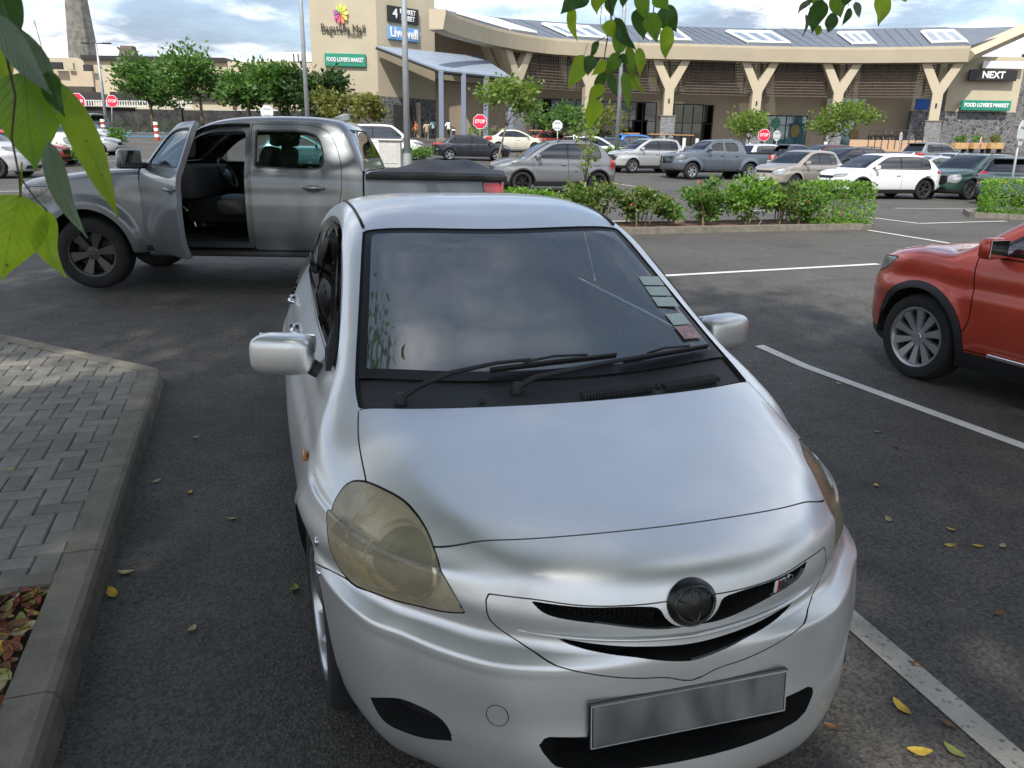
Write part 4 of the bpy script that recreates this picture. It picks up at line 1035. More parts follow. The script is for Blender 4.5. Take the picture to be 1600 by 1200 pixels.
    bn = C.take(PXY, outline([(-.50,-.76,1),(-.47,0),(-.50,.76,1),(.45,.74),(.66,.55,1),(.80,0),(.66,-.55,1),(.45,-.74)], 80), lambda q: (q.N[:,2] > .5) & (q.V[:,0] > -.6) & (q.V[:,2] > 1.0), gap=.007)
    sm_obj('bonnet', bn, pm, car)
    lo = C.takef(lambda q: np.where(np.abs(q.V[:,0]+1.62) < 1.05, q.V[:,2]-.475, 9)); [sm_obj('sill_trim', s_, M_black, car) for s_ in by_side(lo)]
    # cab to bed gap
    gp, rest = carve(C.m, np.where((C.m.V[:,2] < 1.30), np.abs(C.m.V[:,0]+2.955)-.010, 9)); C.seams.append(push(gp, .02)); C.m = rest
    bed, cab = carve(C.m, C.m.V[:,0]+2.955)
    sm_obj('load_bed', bed, pm, car); sm_obj('cab', cab, pm, car); [sm_obj('panel_gap', s_, M_gap, car) for s_ in C.seams]
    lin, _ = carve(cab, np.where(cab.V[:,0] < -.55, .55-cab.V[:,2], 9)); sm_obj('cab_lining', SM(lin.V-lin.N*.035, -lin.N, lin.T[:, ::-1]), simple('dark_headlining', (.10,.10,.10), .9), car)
    # soft bed cover, stretched over something that pushes it up
    V = []; F = []; nx, ny = 44, 26
    rnd = random.Random(3)
    for i in range(nx+1):
        for j in range(ny+1):
            u = i/nx; v = j/ny*2-1; x = -3.0-1.46*u; e = (1-abs(v)**6)*(1-abs(2*u-1)**10)
            h = (.12*math.exp(-((u-.40)/.20)**2-((v+.1)/.6)**2)+.11*math.exp(-((u-.70)/.16)**2-((v+.2)/.6)**2)) if opened else 0
            z = 1.275+.01*e+h*e; y = v*.955
            if abs(v) > .93: z -= (abs(v)-.93)*.9; y = math.copysign(.925+.035*min(1, (abs(v)-.93)/.03), v)
            V.append((x, y, z))
    for i in range(nx):
        for j in range(ny):
            a = i*(ny+1)+j; F.append((a, a+1, a+ny+2, a+ny+1))
    link('bed_cover', mesh_from('bed_cover', V, F, smooth=True), simple('vinyl_cover', (.016,.016,.018), .6, bumpd=.002, bscale=25), car)
    for sg in (-1, 1): MB().bbox((-3.73, sg*.945, 1.235), (1.5,.035,.06), .015).build('cover_hem', simple('vinyl_hem', (.010,.010,.011), .55), car, smooth=True, angle=40)
    # wheels, underbody, side step
    for cx in (0, XR):
        for s_ in (-1, 1):
            arch_liner(car, cx, s_*.80, .40, ar+.015, s_*.56, s_*.90)
            add_wheel(car, cx, s_*.82, wr, .255, .245, 6, 'wide', (simple('pickup_rim', (.075,.073,.07), .4, metal=.7, var=.15) if opened else M_alloy), rad(4) if cx == 0 else 0, .2)
    k = MB(); k.box((-1.7,0,.45), (4.9,1.2,.16)); k.box((-1.7,0,.36), (4.4,.7,.12)); k.build('chassis', M_gap, car)
    for sg in (-1, 1):
        k = MB(); k.bbox((-1.62, sg*.93, .40), (1.95,.13,.05), .015); k.build('side_step', M_black, car)
    # cabin
    D = MB(); D.bbox((-.82,0,1.12), (.50,1.46,.36), .09); D.build('dashboard', M_cabin, car, smooth=True, angle=50)
    D = MB(); D.bbox((-1.25,0,.80), (1.0,.24,.30), .05); D.build('centre_console', M_cabin, car, smooth=True, angle=50)
    for sx in (-1.62,-2.42):
        for sy in (-.40,.40): seat(car, sx+.12, sy, .84, M_seat, .52, .66)
    steering(car, -1.10, -.40, 1.20, -.45, simple('wheel_leather', (.10,.10,.105), .4, var=.1))
    MB().box((-1.75,0,.50), (2.1,1.6,.04)).build('cab_floor', M_gap, car)
    if opened:
        k = MB(); V, F = ellipsoid_box((0,0,0), (.34,.30,.10), .8); k.add(V, F); k.build('folded_jacket', simple('blue_grey_cloth', (.13,.17,.22), .9, var=.4, scale=14), car, smooth=True, loc=(-1.42,.36,.95))
    if not opened: MB().tube([(-3.02,-.62,1.27),(-3.10,-.55,1.62),(-3.10,.55,1.62),(-3.02,.62,1.27)], .03, 8).build('sports_bar', M_black, car, smooth=True)
    # roof fin
    k = MB(); k.add([(0,-.03,0),(0,.03,0),(-.26,.05,0),(-.26,-.05,0),(-.18,0,.07),(-.26,0,.075)], [(0,1,4),(1,2,5,4),(2,3,5),(3,0,4,5)]); k.build('roof_fin', pm, car, loc=(-2.42,0,1.82))
    return car
# ---------------------------------------------------------------- asphalt, markings, kerbs, paving
def asphalt_mat():
    m, n, b = new_mat('asphalt')
    big = noise_val(n, .35, 5, .6); mid = noise_val(n, 3.0, 5, .65); fine = noise_val(n, 120, 3, .7)
    c = node(n, 'ShaderNodeTexCoord'); vo = node(n, 'ShaderNodeTexVoronoi'); vo.inputs['Scale'].default_value = 95; L(n, c.outputs['Object'], vo.inputs[0])
    col = ramp2(n, big, (.061,.057,.052), (.091,.086,.079), .35, .68)
    col = mix_rgb(n, ramp2(n, mid, (0,0,0), (.55,.55,.55), .35, .75), col, (.068,.063,.057))
    st = ramp2(n, vo.outputs['Color'], (.55,.55,.55), (1.75,1.72,1.68), .15, .95)
    col = mix_rgb(n, 1.0, col, st, 'MULTIPLY')
    stain = ramp2(n, noise_val(n, .8, 8, .62), (0,0,0), (.75,.75,.75), .56, .70); col = mix_rgb(n, stain, col, (.030,.029,.028))
    dust = ramp2(n, noise_val(n, 1.1, 7, .7), (0,0,0), (.30,.30,.30), .55, .78); col = mix_rgb(n, dust, col, (.105,.092,.075))
    L(n, col, b.inputs['Base Color']); L(n, ramp2(n, mid, (.62,)*3, (.86,)*3), b.inputs['Roughness'])
    h = node(n, 'ShaderNodeMath', operation='ADD'); L(n, vo.outputs['Distance'], h.inputs[0]); L(n, fine, h.inputs[1])
    bump(n, b, h.outputs[0], .0045, .9); return m
M_asph = asphalt_mat()
ys = [-60,-20,-5,0,3,6.3,7.2,8.1,9.0,12,15,18,21,24,27,29,33,37,42,48,54,60,67,75,82,90,120,200,420]; xs = [-320,-160,-90,-60,-40,-25,-15,-11.7,-5,0,5,10,15,21.7,30,45,70,110,180,320]
V = [(x, y, gz(x, y)) for y in ys for x in xs]; nx_ = len(xs)
F = [(j*nx_+i, j*nx_+i+1, (j+1)*nx_+i+1, (j+1)*nx_+i) for j in range(len(ys)-1) for i in range(nx_-1)]
tag(link('asphalt_ground', mesh_from('asphalt_ground', V, F), M_asph), kind='structure')

m, n, b = new_mat('road_paint')
w1 = noise_val(n, 26, 6, .7); w2 = noise_val(n, 3, 3, .6)
c_ = mix_rgb(n, ramp2(n, w2, (0,0,0), (.45,.45,.45), .4, .8), (.66,.66,.63), (.42,.40,.36))
L(n, mix_rgb(n, ramp2(n, w1, (0,0,0), (.9,.9,.9), .60, .70), c_, (.07,.068,.065)), b.inputs['Base Color']); b.inputs['Roughness'].default_value = .7
bump(n, b, noise_val(n, 110, 3, .7), .003)
M_paint = m
def stripe(p, q, w=.10, name='parking_line', lift=.004):
    """painted line laid on the asphalt, following its slope"""
    p = Vector((p[0], p[1], 0)); q = Vector((q[0], q[1], 0)); d = q-p; s = Vector((-d.y, d.x, 0)).normalized()*w/2
    ks = sorted({0.0, 1.0} | {t for t in ((yv-p.y)/d.y if abs(d.y) > 1e-6 else -1 for yv in ys) if 0 < t < 1} | {t for t in ((xv-p.x)/d.x if abs(d.x) > 1e-6 else -1 for xv in xs) if 0 < t < 1} | {k/6 for k in range(1, 6)})
    V = []; F = []
    for t in ks:
        c = p+d*t
        for a in (c-s, c+s): V.append((a.x, a.y, gz(a.x, a.y)+lift+.004*min(1, max(0, (c.y-8)/10))))
    for i in range(len(ks)-1): F.append((2*i, 2*i+2, 2*i+3, 2*i+1))
    return tag(link(name, mesh_from(name, V, F), M_paint), kind='structure')
def pixline(u0, v0, u1, v1, w=.10):
    def g(u, v):
        D = 3.0; p = None
        for k in range(4000):
            p = at(u, v, D)
            if p.z < gz(p.x, p.y): break
            D *= 1.004
        return p
    a, c = g(u0, v0), g(u1, v1); return stripe(a, c, w)
stripe((2.25,6.85),(4.35,1.6),.10); _mp = M_paint
m, n, b = new_mat('worn_road_paint')
w1 = noise_val(n, 34, 7, .75); w2 = noise_val(n, 5, 4, .65)
c_ = mix_rgb(n, ramp2(n, w2, (0,0,0), (.6,.6,.6), .35, .75), (.50,.475,.42), (.30,.275,.235))
L(n, mix_rgb(n, ramp2(n, w1, (0,0,0), (.95,.95,.95), .55, .64), c_, (.075,.07,.064)), b.inputs['Base Color']); b.inputs['Roughness'].default_value = .8
bump(n, b, noise_val(n, 110, 3, .7), .004)
M_paint = m; stripe((.92,4.1),(1.86,.6),.105); M_paint = _mp
pixline(700,452,1372,413,.11)
for q in ((1342,338,1436,350),(1436,350,1572,346),(1356,360,1490,382),(1398,326,1530,327),(940,284,1022,296),(948,299,1010,307),(938,320,1000,318),(944,346,1135,346),(1130,331,1200,329),(1160,305,1206,312),(1150,290,1203,292),(820,330,945,331),
          (205,222,330,222),(0,300,60,298),(165,252,240,250),(640,262,770,262)): pixline(*q)

# --- concrete kerb, paving and planting bed at the left
M_conc = simple('kerb_concrete', (.19,.172,.14), .9, var=.28, scale=7, bumpd=.004, bscale=70)
n = M_conc.node_tree
KT = .115
K0 = Vector((-2.62,5.50)); K1 = Vector((-.62,-.20)); kd = (K1-K0).normalized(); kn = Vector((kd.y, -kd.x))   # kn points to the asphalt side
if kn.x < 0: kn = -kn
KF = Vector((-6.4,7.55)); fd = (KF-K0).normalized(); fnn = Vector((-fd.y, fd.x))
if fnn.y < 0: fnn = -fnn
kerb = tag(empty('kerb', (K0.x, K0.y, 0)), kind='structure')
def kerb_stone(a, c, nrm, w=.145):
    """one kerb stone, chamfered on the road side"""
    L_ = (c-a).length; d = (c-a)/L_; prof = [(0,-.05),(0,KT),(w-.035,KT),(w-.012,KT-.008),(w,KT-.03),(w+.012,-.05)]
    V = []; F = []; k = len(prof)
    for t in (0.003, L_-.003):
        for o_, z in prof:
            p = a+d*t-nrm*w*.9+nrm*o_; V.append((p.x-K0.x, p.y-K0.y, z))
    for i in range(k): F.append((i, (i+1) % k, (i+1) % k+k, i+k))
    F += [tuple(range(k-1,-1,-1)), tuple(range(k,2*k))]
    me = mesh_from('kerb_stone', V, F); bm = bmesh.new(); bm.from_mesh(me); bmesh.ops.recalc_face_normals(bm, faces=bm.faces); bm.to_mesh(me); bm.free()
    return link('kerb_stone', me, M_conc, kerb)
p = K0+kd*.10; 
while (p-K0).length < (K1-K0).length: kerb_stone(p, p+kd*.91, kn); p = p+kd*.911
p = K0+fd*.10
for i in range(5): kerb_stone(p, p+fd*.91, fnn); p = p+fd*.911
c0 = K0+kd*.10; c1 = K0+fd*.10                     # rounded corner stone
kc = MB(); arc = []
for t in [i_/6 for i_ in range(7)]:
    a_ = (1-t)**2*c0+2*t*(1-t)*K0+t*t*c1; nn_ = (kn*(1-t)+fnn*t).normalized(); arc.append((a_, nn_))
prof = [(-.130,-.05),(-.130,KT),(-.020,KT),(.003,KT-.008),(.0145,KT-.03),(.0265,-.05)]
Vc = []; Fc = []
for a_, nn_ in arc:
    for o_, z in prof: q = a_+nn_*o_; Vc.append((q.x-K0.x, q.y-K0.y, z))
for i in range(len(arc)-1):
    for j in range(5): Fc.append((i*6+j, i*6+j+1, (i+1)*6+j+1, (i+1)*6+j))
link('kerb_stone', mesh_from('kerb_stone', Vc, Fc), M_conc, kerb)

# paving blocks, herringbone, one object each
pv = tag(empty('pavement', (K0.x, K0.y, 0)), kind='structure')
PV = []
for i, tone in enumerate(((.215,.203,.178),(.245,.231,.203),(.185,.175,.154),(.23,.219,.194))):
    PV.append(simple('paving_block_%d' % i, tone, .92, var=.2, scale=11, bumpd=.0025, bscale=180))
def block_mesh(l, w):
    bm = bmesh.new(); bmesh.ops.create_cube(bm, size=1)
    for v in bm.verts: v.co = Vector((v.co.x*l, v.co.y*w, v.co.z*.06))
    bmesh.ops.bevel(bm, geom=[e for e in bm.edges if all(v.co.z > 0 for v in e.verts)], offset=.006, segments=1, affect='EDGES')
    me = bpy.data.meshes.new('paving_block'); bm.to_mesh(me); bm.free(); return me
BL, BW = .20, .10
bmeshes = []
for mt in PV:
    me = block_mesh(BL-.005, BW-.005); me.materials.append(mt); bmeshes.append(me)
rnd = random.Random(5)
ex = kd; ey = Vector((-kd.y, kd.x))
if ey.x > 0: ey = -ey                              # ey points away from the road, into the pavement
cand = []
N_ = 46
for i in range(-6, N_):
    for j in range(-6, N_):
        # 90 degree herringbone
        for (ox, oy, r) in ((0,0,0),(0,0,1)):
            pass
for a in range(-30, 70):
    for c in range(-30, 70):
        bx, by = a*BW, c*BW; k = (a-c) % 4
        if k == 0: cen, rr = Vector((bx+BL/2, by+BW/2)), 0
        elif k == 3: cen, rr = Vector((bx+BW/2, by+BL/2)), 1
        else: continue
        w = K0+ex*cen.x+ey*(cen.y+.135)
        cand.append((w, rr))
end_s = 2.96                                       # distance along the kerb at which the paving stops (planting bed beyond)
def inside_pave(w, mg=-.045):
    v = w-K0; s = v.dot(ex); t = v.dot(ey)
    if t < .135+mg or s > end_s-mg: return False
    return (w-K0).dot(fnn) < -.135-mg
keep = [(w, rr) for w, rr in cand if inside_pave(w) and w.x > -5.6]
def vis(w):
    q = _R@(Vector((w.x, w.y, .1))-Vector((0,0,EYE)));
    return q.z > .2 and -820 < q.x/q.z*1205 < 830 and -640 < q.y/q.z*1205 < 640
seen = sorted([k for k in keep if vis(k[0])], key=lambda k: k[0].length)
indiv = seen[:300]; rest = seen[300:]+[k for k in keep if not vis(k[0]) and k[0].length < 8]
ang0 = math.atan2(ex.y, ex.x); jm = MB()
for w, rr in indiv:
    o = link('paving_block', rnd.choice(bmeshes), None, pv, loc=(w.x-K0.x, w.y-K0.y, KT-.037+rnd.uniform(-.0025,.0025)), rot=(rnd.uniform(-.008,.008), rnd.uniform(-.008,.008), ang0+(math.pi/2 if rr else 0)+rnd.uniform(-.012,.012)))
for w, rr in rest: jm.box((w.x-K0.x, w.y-K0.y, KT-.037+rnd.uniform(-.002,.002)), (BL-.006, BW-.006, .06), ang0+(math.pi/2 if rr else 0))
if rest: tag(jm.build('far_paving_blocks', PV[0], pv), kind='stuff')
# sand bed below the joints
P = [K0+ey*.12, K0+ex*end_s+ey*.12, K0+ex*end_s+ey*5.2, K0+fd*5.2-fnn*.12]
sb = MB(); sb.add([(q.x-K0.x, q.y-K0.y, KT-.022) for q in P], [(0,1,2,3)]); sb.build('joint_sand', simple('joint_sand', (.10,.092,.078), .95, var=.3, scale=30, bumpd=.002, bscale=200), pv)
# cross edging stone between paving and bed
a_ = K0+ex*(end_s+.02)+ey*.13
em_ = MB(); em_.bbox((0,0,0), (.10,2.2,.16), .012); o = em_.build('edging_stone', M_conc, kerb, loc=((a_+ey*1.1+ex*.03).x-K0.x, (a_+ey*1.1+ex*.03).y-K0.y, KT-.082), rot=(0,0,ang0))
# planting bed
V = []; F = []; nu, nvv = 40, 30; rnd = random.Random(9)
for i in range(nu+1):
    for j in range(nvv+1):
        q = K0+ex*(end_s+.07+3.4*i/nu)+ey*(.125+2.4*j/nvv); V.append((q.x, q.y, KT-.045+rnd.uniform(-.012,.012)+(.02 if j > 2 else -.005)))
for i in range(nu):
    for j in range(nvv): a = i*(nvv+1)+j; F.append((a, a+1, a+nvv+2, a+nvv+1))
bm = bmesh.new(); me = mesh_from('planting_bed', V, F, smooth=True); bm.from_mesh(me); bmesh.ops.recalc_face_normals(bm, faces=bm.faces)
if sum(f.normal.z for f in bm.faces) < 0: bmesh.ops.reverse_faces(bm, faces=bm.faces)
bm.to_mesh(me); bm.free()
tag(link('planting_bed', me, simple('bed_soil', (.072,.052,.036), .95, var=.4, scale=18, bumpd=.01, bscale=60)), kind='structure')
# ---------------------------------------------------------------- shopping centre
M_tan = simple('tan_render', (.47,.41,.30), .88, var=.06, scale=.5, bumpd=.004, bscale=14)
M_tan2 = simple('pale_tan_render', (.50,.43,.315), .88, var=.06, scale=.5, bumpd=.004, bscale=14)
M_beige = simple('warm_beige_render', (.50,.40,.29), .88, var=.08, scale=.4)
M_basalt = None
m, n, b = new_mat('basalt_masonry')
c = node(n, 'ShaderNodeTexCoord'); vo = node(n, 'ShaderNodeTexVoronoi', feature='DISTANCE_TO_EDGE'); vo.inputs['Scale'].default_value = 2.6; L(n, c.outputs['Object'], vo.inputs[0])
v2 = node(n, 'ShaderNodeTexVoronoi'); v2.inputs['Scale'].default_value = 2.6; L(n, c.outputs['Object'], v2.inputs[0])
st = ramp2(n, v2.outputs['Color'], (.055,.057,.062), (.15,.152,.16), .1, .9)
L(n, mix_rgb(n, ramp2(n, vo.outputs[0], (1,1,1), (0,0,0), .02, .07), st, (.24,.235,.22)), b.inputs['Base Color']); b.inputs['Roughness'].default_value = .9
bump(n, b, vo.outputs[0], .08); M_basalt = m
M_roof = simple('grey_roof_sheet', (.17,.19,.22), .45, metal=.35, var=.12, scale=.6)
M_seam = simple('roof_seam', (.14,.158,.185), .5, metal=.3, var=.05)
M_skyl = glass('skylight_panel', (.62,.68,.70), haze=.35, hcol=(.75,.8,.85)); M_whitef = simple('white_frame', (.74,.75,.74), .5, var=.04)
M_slat = simple('brown_slat', (.115,.085,.07), .7, var=.12); M_darkst = simple('dark_steel', (.02,.02,.022), .5, var=.1)
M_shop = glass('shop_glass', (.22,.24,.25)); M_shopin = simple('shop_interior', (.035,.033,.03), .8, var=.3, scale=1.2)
M_stone = simple('grey_ledge_stone', (.22,.22,.225), .9, var=.35, scale=3, bumpd=.01, bscale=20)
M_post = simple('blue_grey_steel', (.17,.20,.27), .45, var=.05); M_blueroof = simple('blue_grey_sheet', (.34,.40,.50), .4, metal=.3, var=.08, scale=1)
M_signgreen = simple('sign_green', (.015,.23,.155), .5, var=.04); M_signblack = simple('sign_black', (.018,.018,.02), .45, var=.05); M_signblue = simple('sign_sky_blue', (.17,.36,.66), .5, var=.04)
M_signroyal = simple('sign_royal_blue', (.02,.12,.50), .5, var=.04); M_letters = simple('sign_letters', (.82,.83,.82), .5, var=.02); M_teal = simple('teal_poster', (.15,.46,.52), .35, var=.2, scale=.6)
M_purple = simple('purple_door', (.08,.07,.30), .4, var=.06)

def facing(p, q):
    """rotation about z so that local +x runs from p to q (local -y faces the viewer side)"""
    return math.atan2(q.y-p.y, q.x-p.x)
def wall_box(mb, p, q, z0, z1, t=.4, org=Vector((0,0,0))):
    """upright wall slab from p to q, thickness t going backwards"""
    d = Vector((q.x-p.x, q.y-p.y, 0)); n_ = Vector((-d.y, d.x, 0)).normalized()*t
    P = [(p.x,p.y),(q.x,q.y),(q.x+n_.x,q.y+n_.y),(p.x+n_.x,p.y+n_.y)]
    return mb.prism([(a-org.x, b_-org.y) for a, b_ in P], z0-org.z, z1-org.z)

# ---- entrance block
c0 = at(594,229,74); cl = at(494,228,73.5); cr = at(681,230,78.5); 
blk = thing('mall_entrance_block', 'tall tan rendered mall block with round logo and green market sign', 'building', (c0.x,c0.y,2.0))
O = blk.location.copy()
back = Vector((.25,1,0)).normalized()*9
k = MB(); top = 16.4
zb0 = at(594,150,74).z
poly = [(cl.x,cl.y),(c0.x,c0.y),(cr.x,cr.y),(cr.x-1.5,cr.y+12),(cl.x+1.0,cl.y+14)]
k.prism([(a-O.x,b_-O.y) for a,b_ in poly], zb0-O.z, top-O.z); k.build('wall', M_tan, blk)
k = MB(); cx_, cy_ = c0.x, c0.y
k.prism([((a-cx_)*1.02+cx_-O.x, (b_-cy_)*1.02+cy_-O.y-.12) for a,b_ in poly], top-O.z, top-O.z+.35); k.build('coping', M_tan2, blk)
k = MB(); k.prism([((a-cx_)*1.012+cx_-O.x, (b_-cy_)*1.012+cy_-O.y-.1) for a,b_ in poly], -1.0, zb0-O.z-.02); k.build('stone_base', M_basalt, blk)
# doorways in the stone base
d_ = (cr-c0).normalized(); fz = facing(c0, cr)
def on_face(p, q, t, z, out=.0):
    w = p.lerp(q, t); nn = Vector(((q.y-p.y), -(q.x-p.x), 0)).normalized(); return Vector((w.x, w.y, z))+nn*out-O
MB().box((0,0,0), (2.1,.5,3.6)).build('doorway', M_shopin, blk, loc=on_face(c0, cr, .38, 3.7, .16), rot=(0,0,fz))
MB().box((0,0,0), (.35,.3,3.9)).build('door_pier', M_tan, blk, loc=on_face(c0, cr, .66, 3.9, .22), rot=(0,0,fz))
# signs on the block
def sign(parent, cen, w, h, rz, mat, txt, size, tmat=M_letters, dep=.25, xs=1.0, name='sign_board', bold=.0, fit=.9):
    o = MB().bbox((0,0,0), (w,dep,h), .04).build(name, mat, parent, loc=cen, rot=(0,0,rz))
    if txt:
        lines = txt.split('\n')
        for i, ln in enumerate(lines):
            me = text_mesh(ln, size, .06, bold=bold, xs=xs); bw = max(v.co.x for v in me.vertices)-min(v.co.x for v in me.vertices)
            t = link('lettering', me, tmat, o, loc=(0, -dep/2-.03, (len(lines)-1-2*i)*size*.46)); 
            if bw > w*fit: t.scale = (w*fit/bw, 1, 1)
    return o
fl = facing(cl, c0)
sign(blk, on_face(cl, c0, .515, at(545,94,73.6).z, .15), 3.75, 1.12, fl, M_signgreen, "FOOD LOVER'S MARKET", .52, bold=.012)
me = text_mesh('Bagatelle Mall', 1.0, .08, bold=0.0, xs=.74); o = link('mall_name', me, simple('dark_bronze', (.05,.04,.03), .5, var=.05), blk, loc=on_face(cl, c0, .50, at(545,45,73.6).z, .18), rot=(0,0,fl))
me = text_mesh('of mauritius', .34, .1, xs=.8); link('mall_subtitle', me, MATS['dark_bronze'], blk, loc=on_face(cl, c0, .66, at(560,53,73.6).z, .18), rot=(0,0,fl))
lg = empty('round_logo', on_face(cl, c0, .475, at(541,22,73.6).z, .12), fl, blk)
cols = [(.62,.75,.10),(.75,.80,.12),(.85,.75,.15),(.88,.55,.12),(.80,.25,.12),(.72,.12,.18),(.55,.08,.30),(.38,.10,.38),(.45,.62,.12)]
for i in range(9):
    a0 = math.pi/2-2*math.pi*i/9; pts = []
    for (r, da) in ((.10,-.05),(.45,-.26),(.70,-.30),(.88,-.15),(.86,.12),(.66,.27),(.42,.22)):
        pts.append((.92*r*math.cos(a0+da)*.82, 0, .95*r*math.sin(a0+da)))
    MB().plate(pts, (0,-.12-.02*(i % 2),0)).build('petal', simple('logo_%d' % i, cols[i], .5, var=.05), lg)
s1 = sign(blk, on_face(c0, cr, .43, at(638,26,76.5).z, .15), 3.5, 1.35, fz, M_signblack, '', .5)
me = text_mesh('4', 1.1, .06, bold=.015); link('lettering', me, M_letters, s1, loc=(-1.0,-.16,0))
for i, ln in enumerate(('MARKET','STREET')):
    me = text_mesh(ln, .58, .06, bold=.012, xs=.82); link('lettering', me, M_letters, s1, loc=(.45,-.16,.27-.54*i))
sign(blk, on_face(c0, cr, .43, at(638,55,76.5).z, .15), 3.5, 1.15, fz, M_signblue, 'Livewell', 1.15, bold=.03)

# ---- lean-to canopy in front of the entrance
can = thing('entrance_canopy', 'blue-grey sheet metal lean-to canopy on steel posts beside the entrance block', 'canopy', tuple(spot(740,70)))
O2 = can.location.copy()
h0, h1 = at(588,74,73.5), at(752,91,80); l0, l1 = at(686,110,67), at(799,122,70)
k = MB(); up = Vector((0,0,.14)); k.plate([p-O2 for p in (l0,l1,h1,h0)], up); k.build('roof_sheet', M_blueroof, can)
for i in range(1, 22):
    t = i/22; a, c = l0.lerp(l1, t)-O2+up, h0.lerp(h1, t)-O2+up; MB().tube([a,c], .035, 4).build('rib', M_blueroof, can)
k = MB(); k.tube([l0-O2-up, l1-O2-up], .16, 6); k.tube([h0-O2-up*.5, l0-O2-up*.8], .12, 6); k.build('edge_beam', M_darkst, can)
for u, v in ((691,222),(724,222),(758,221),(797,221)):
    t = (u-688)/(797-688); tp = l0.lerp(l1, min(1, max(0.02, t))); g = gz(tp.x, tp.y)
    k = MB(); k.bbox((tp.x-O2.x, tp.y-O2.y, (g+tp.z)/2-O2.z), (.42,.42,tp.z-g-.1), .03); po = k.build('post', M_post, can)
    MB().bbox((tp.x-O2.x, tp.y-O2.y, g+.12-O2.z), (.9,.9,.3), .03).build('post_footing', M_conc, can)

# ---- curved hall with Y-shaped columns
us = [680,705,740,780,820,860,910,960,1030,1100,1180,1260,1340,1420,1512]
vb = [40,49,60,72,79,84,88,91,93,94,96,97,97.5,97,96]
Ds = [64.5,68.5,72.5,76.5,79.5,81.7,83,84,84.3,84.4,85,85,84.6,83.5,82]
ZE = 11.05
edge = [at(u, v, D) for u, v, D in zip(us, vb, Ds)]
edge = [Vector((p.x, p.y, ZE)) for p in edge]
E2 = crspline([(p.x, p.y) for p in edge], 61); E2 = [Vector((a, b_, ZE)) for a, b_ in E2]
def nrm(i):
    a, c = E2[max(0,i-1)], E2[min(60,i+1)]; d = (c-a).normalized(); return Vector((-d.y, d.x, 0))    # pointing back, into the building
hall = thing('mall_hall', 'long curved tan mall hall with Y-shaped columns, louvred screens and skylit grey roof', 'building', (E2[30].x, E2[30].y, 2.4))
O3 = hall.location.copy()
def band(prof, name, mat, i0=0, i1=60, closed=True):
    """sweep a (back, z) profile along the eave curve"""
    V = []; F = []; k = len(prof)
    for i in range(i0, i1+1):
        nn = nrm(i)
        for bk, z in prof: q = E2[i]+nn*bk; V.append((q.x-O3.x, q.y-O3.y, z-O3.z))
    for i in range(i1-i0):
        for j in range(k if closed else k-1):
            F.append((i*k+j, i*k+(j+1) % k, (i+1)*k+(j+1) % k, (i+1)*k+j))
    if closed: F += [tuple(range(k-1,-1,-1)), tuple((i1-i0)*k+j for j in range(k))]
    me = mesh_from(name, V, F); bm = bmesh.new(); bm.from_mesh(me); bmesh.ops.recalc_face_normals(bm, faces=bm.faces); bm.to_mesh(me); bm.free()
    return link(name, me, mat, hall)
band([(0,ZE),(-.25,ZE+1.25),(-.25,ZE+1.5),(1.2,ZE+1.55),(1.2,ZE)], 'fascia', M_tan2, 2)
band([(.3,ZE+.05),(1.25,ZE+.05),(1.25,ZE-.02),(.3,ZE-.02)], 'soffit_edge', M_tan, 2)
zr = lambda bk: ZE+1.56+(bk-.4)*3.44/12.6
RS = 11
SKY = [(760,815),(870,930),(1005,1070),(1150,1212),(1312,1360),(1455,1500)]
# skylights: real openings in the roof
def near_u(u, back=0.0):
    def pu(i):
        q = _R@(E2[i]+nrm(i)*back-Vector((0,0,EYE))); return 800+1205.3*q.x/q.z
    return min(range(61), key=lambda i: abs(pu(i)-u))
cut = set()
for u0, u1 in SKY:
    i0 = min(57, near_u(u0, 5)); i1 = min(60, max(near_u(u1, 5), i0+2)); cut |= set(range(i0, i1))
def roof_strip(b0, b1, i0, i1): band([(b0,zr(b0)),(b1,zr(b1)),(b1,zr(b1)-.22),(b0,zr(b0)-.22)], 'roof', M_roof, i0, i1)
roof_strip(.4, 1.8, RS, 60); roof_strip(9.5, 13, RS, 60)
i = RS
while i < 60:
    j = i
    while j < 60 and (j in cut) == (i in cut): j += 1
    if i not in cut: roof_strip(1.8, 9.5, i, j)
    i = j
band([(12.8,ZE+4.9),(13.6,ZE+5.15),(13.8,ZE+1.0),(12.8,ZE+1.0)], 'ridge_wall', M_seam, RS, 60)
for u0, u1 in SKY:
    i0 = min(57, near_u(u0, 5)); i1 = min(60, max(near_u(u1, 5), i0+2))
    def rp(i, bk): 
        nn = nrm(i); return E2[i]+nn*bk+Vector((0,0,1.56+(bk-.4)*3.44/12.6+.06))-O3
    P = [rp(i0, 1.8), rp(i1, 1.8), rp(i1, 9.5), rp(i0, 9.5)]
    cen = sum(P, Vector())/4
    s_ = empty('skylight', (0,0,0), 0, hall)
    for A_, B_ in ((P[0],P[1]),(P[1],P[2]),(P[2],P[3]),(P[3],P[0]),(P[0].lerp(P[1],.333),P[3].lerp(P[2],.333)),(P[0].lerp(P[1],.667),P[3].lerp(P[2],.667))): MB().tube([A_+Vector((0,0,.1)), B_+Vector((0,0,.1))], .17, 4).build('frame_bar', M_whitef, s_)
    for a in range(3):
        Q = [P[0].lerp(P[1], a/3+.03), P[0].lerp(P[1], (a+1)/3-.03), P[3].lerp(P[2], (a+1)/3-.03), P[3].lerp(P[2], a/3+.03)]; c_ = sum(Q, Vector())/4
        Q = [q+Vector((0,0,.1)) for q in Q]; MB().plate(Q, (0,0,.03)).build('pane', M_skyl, s_)
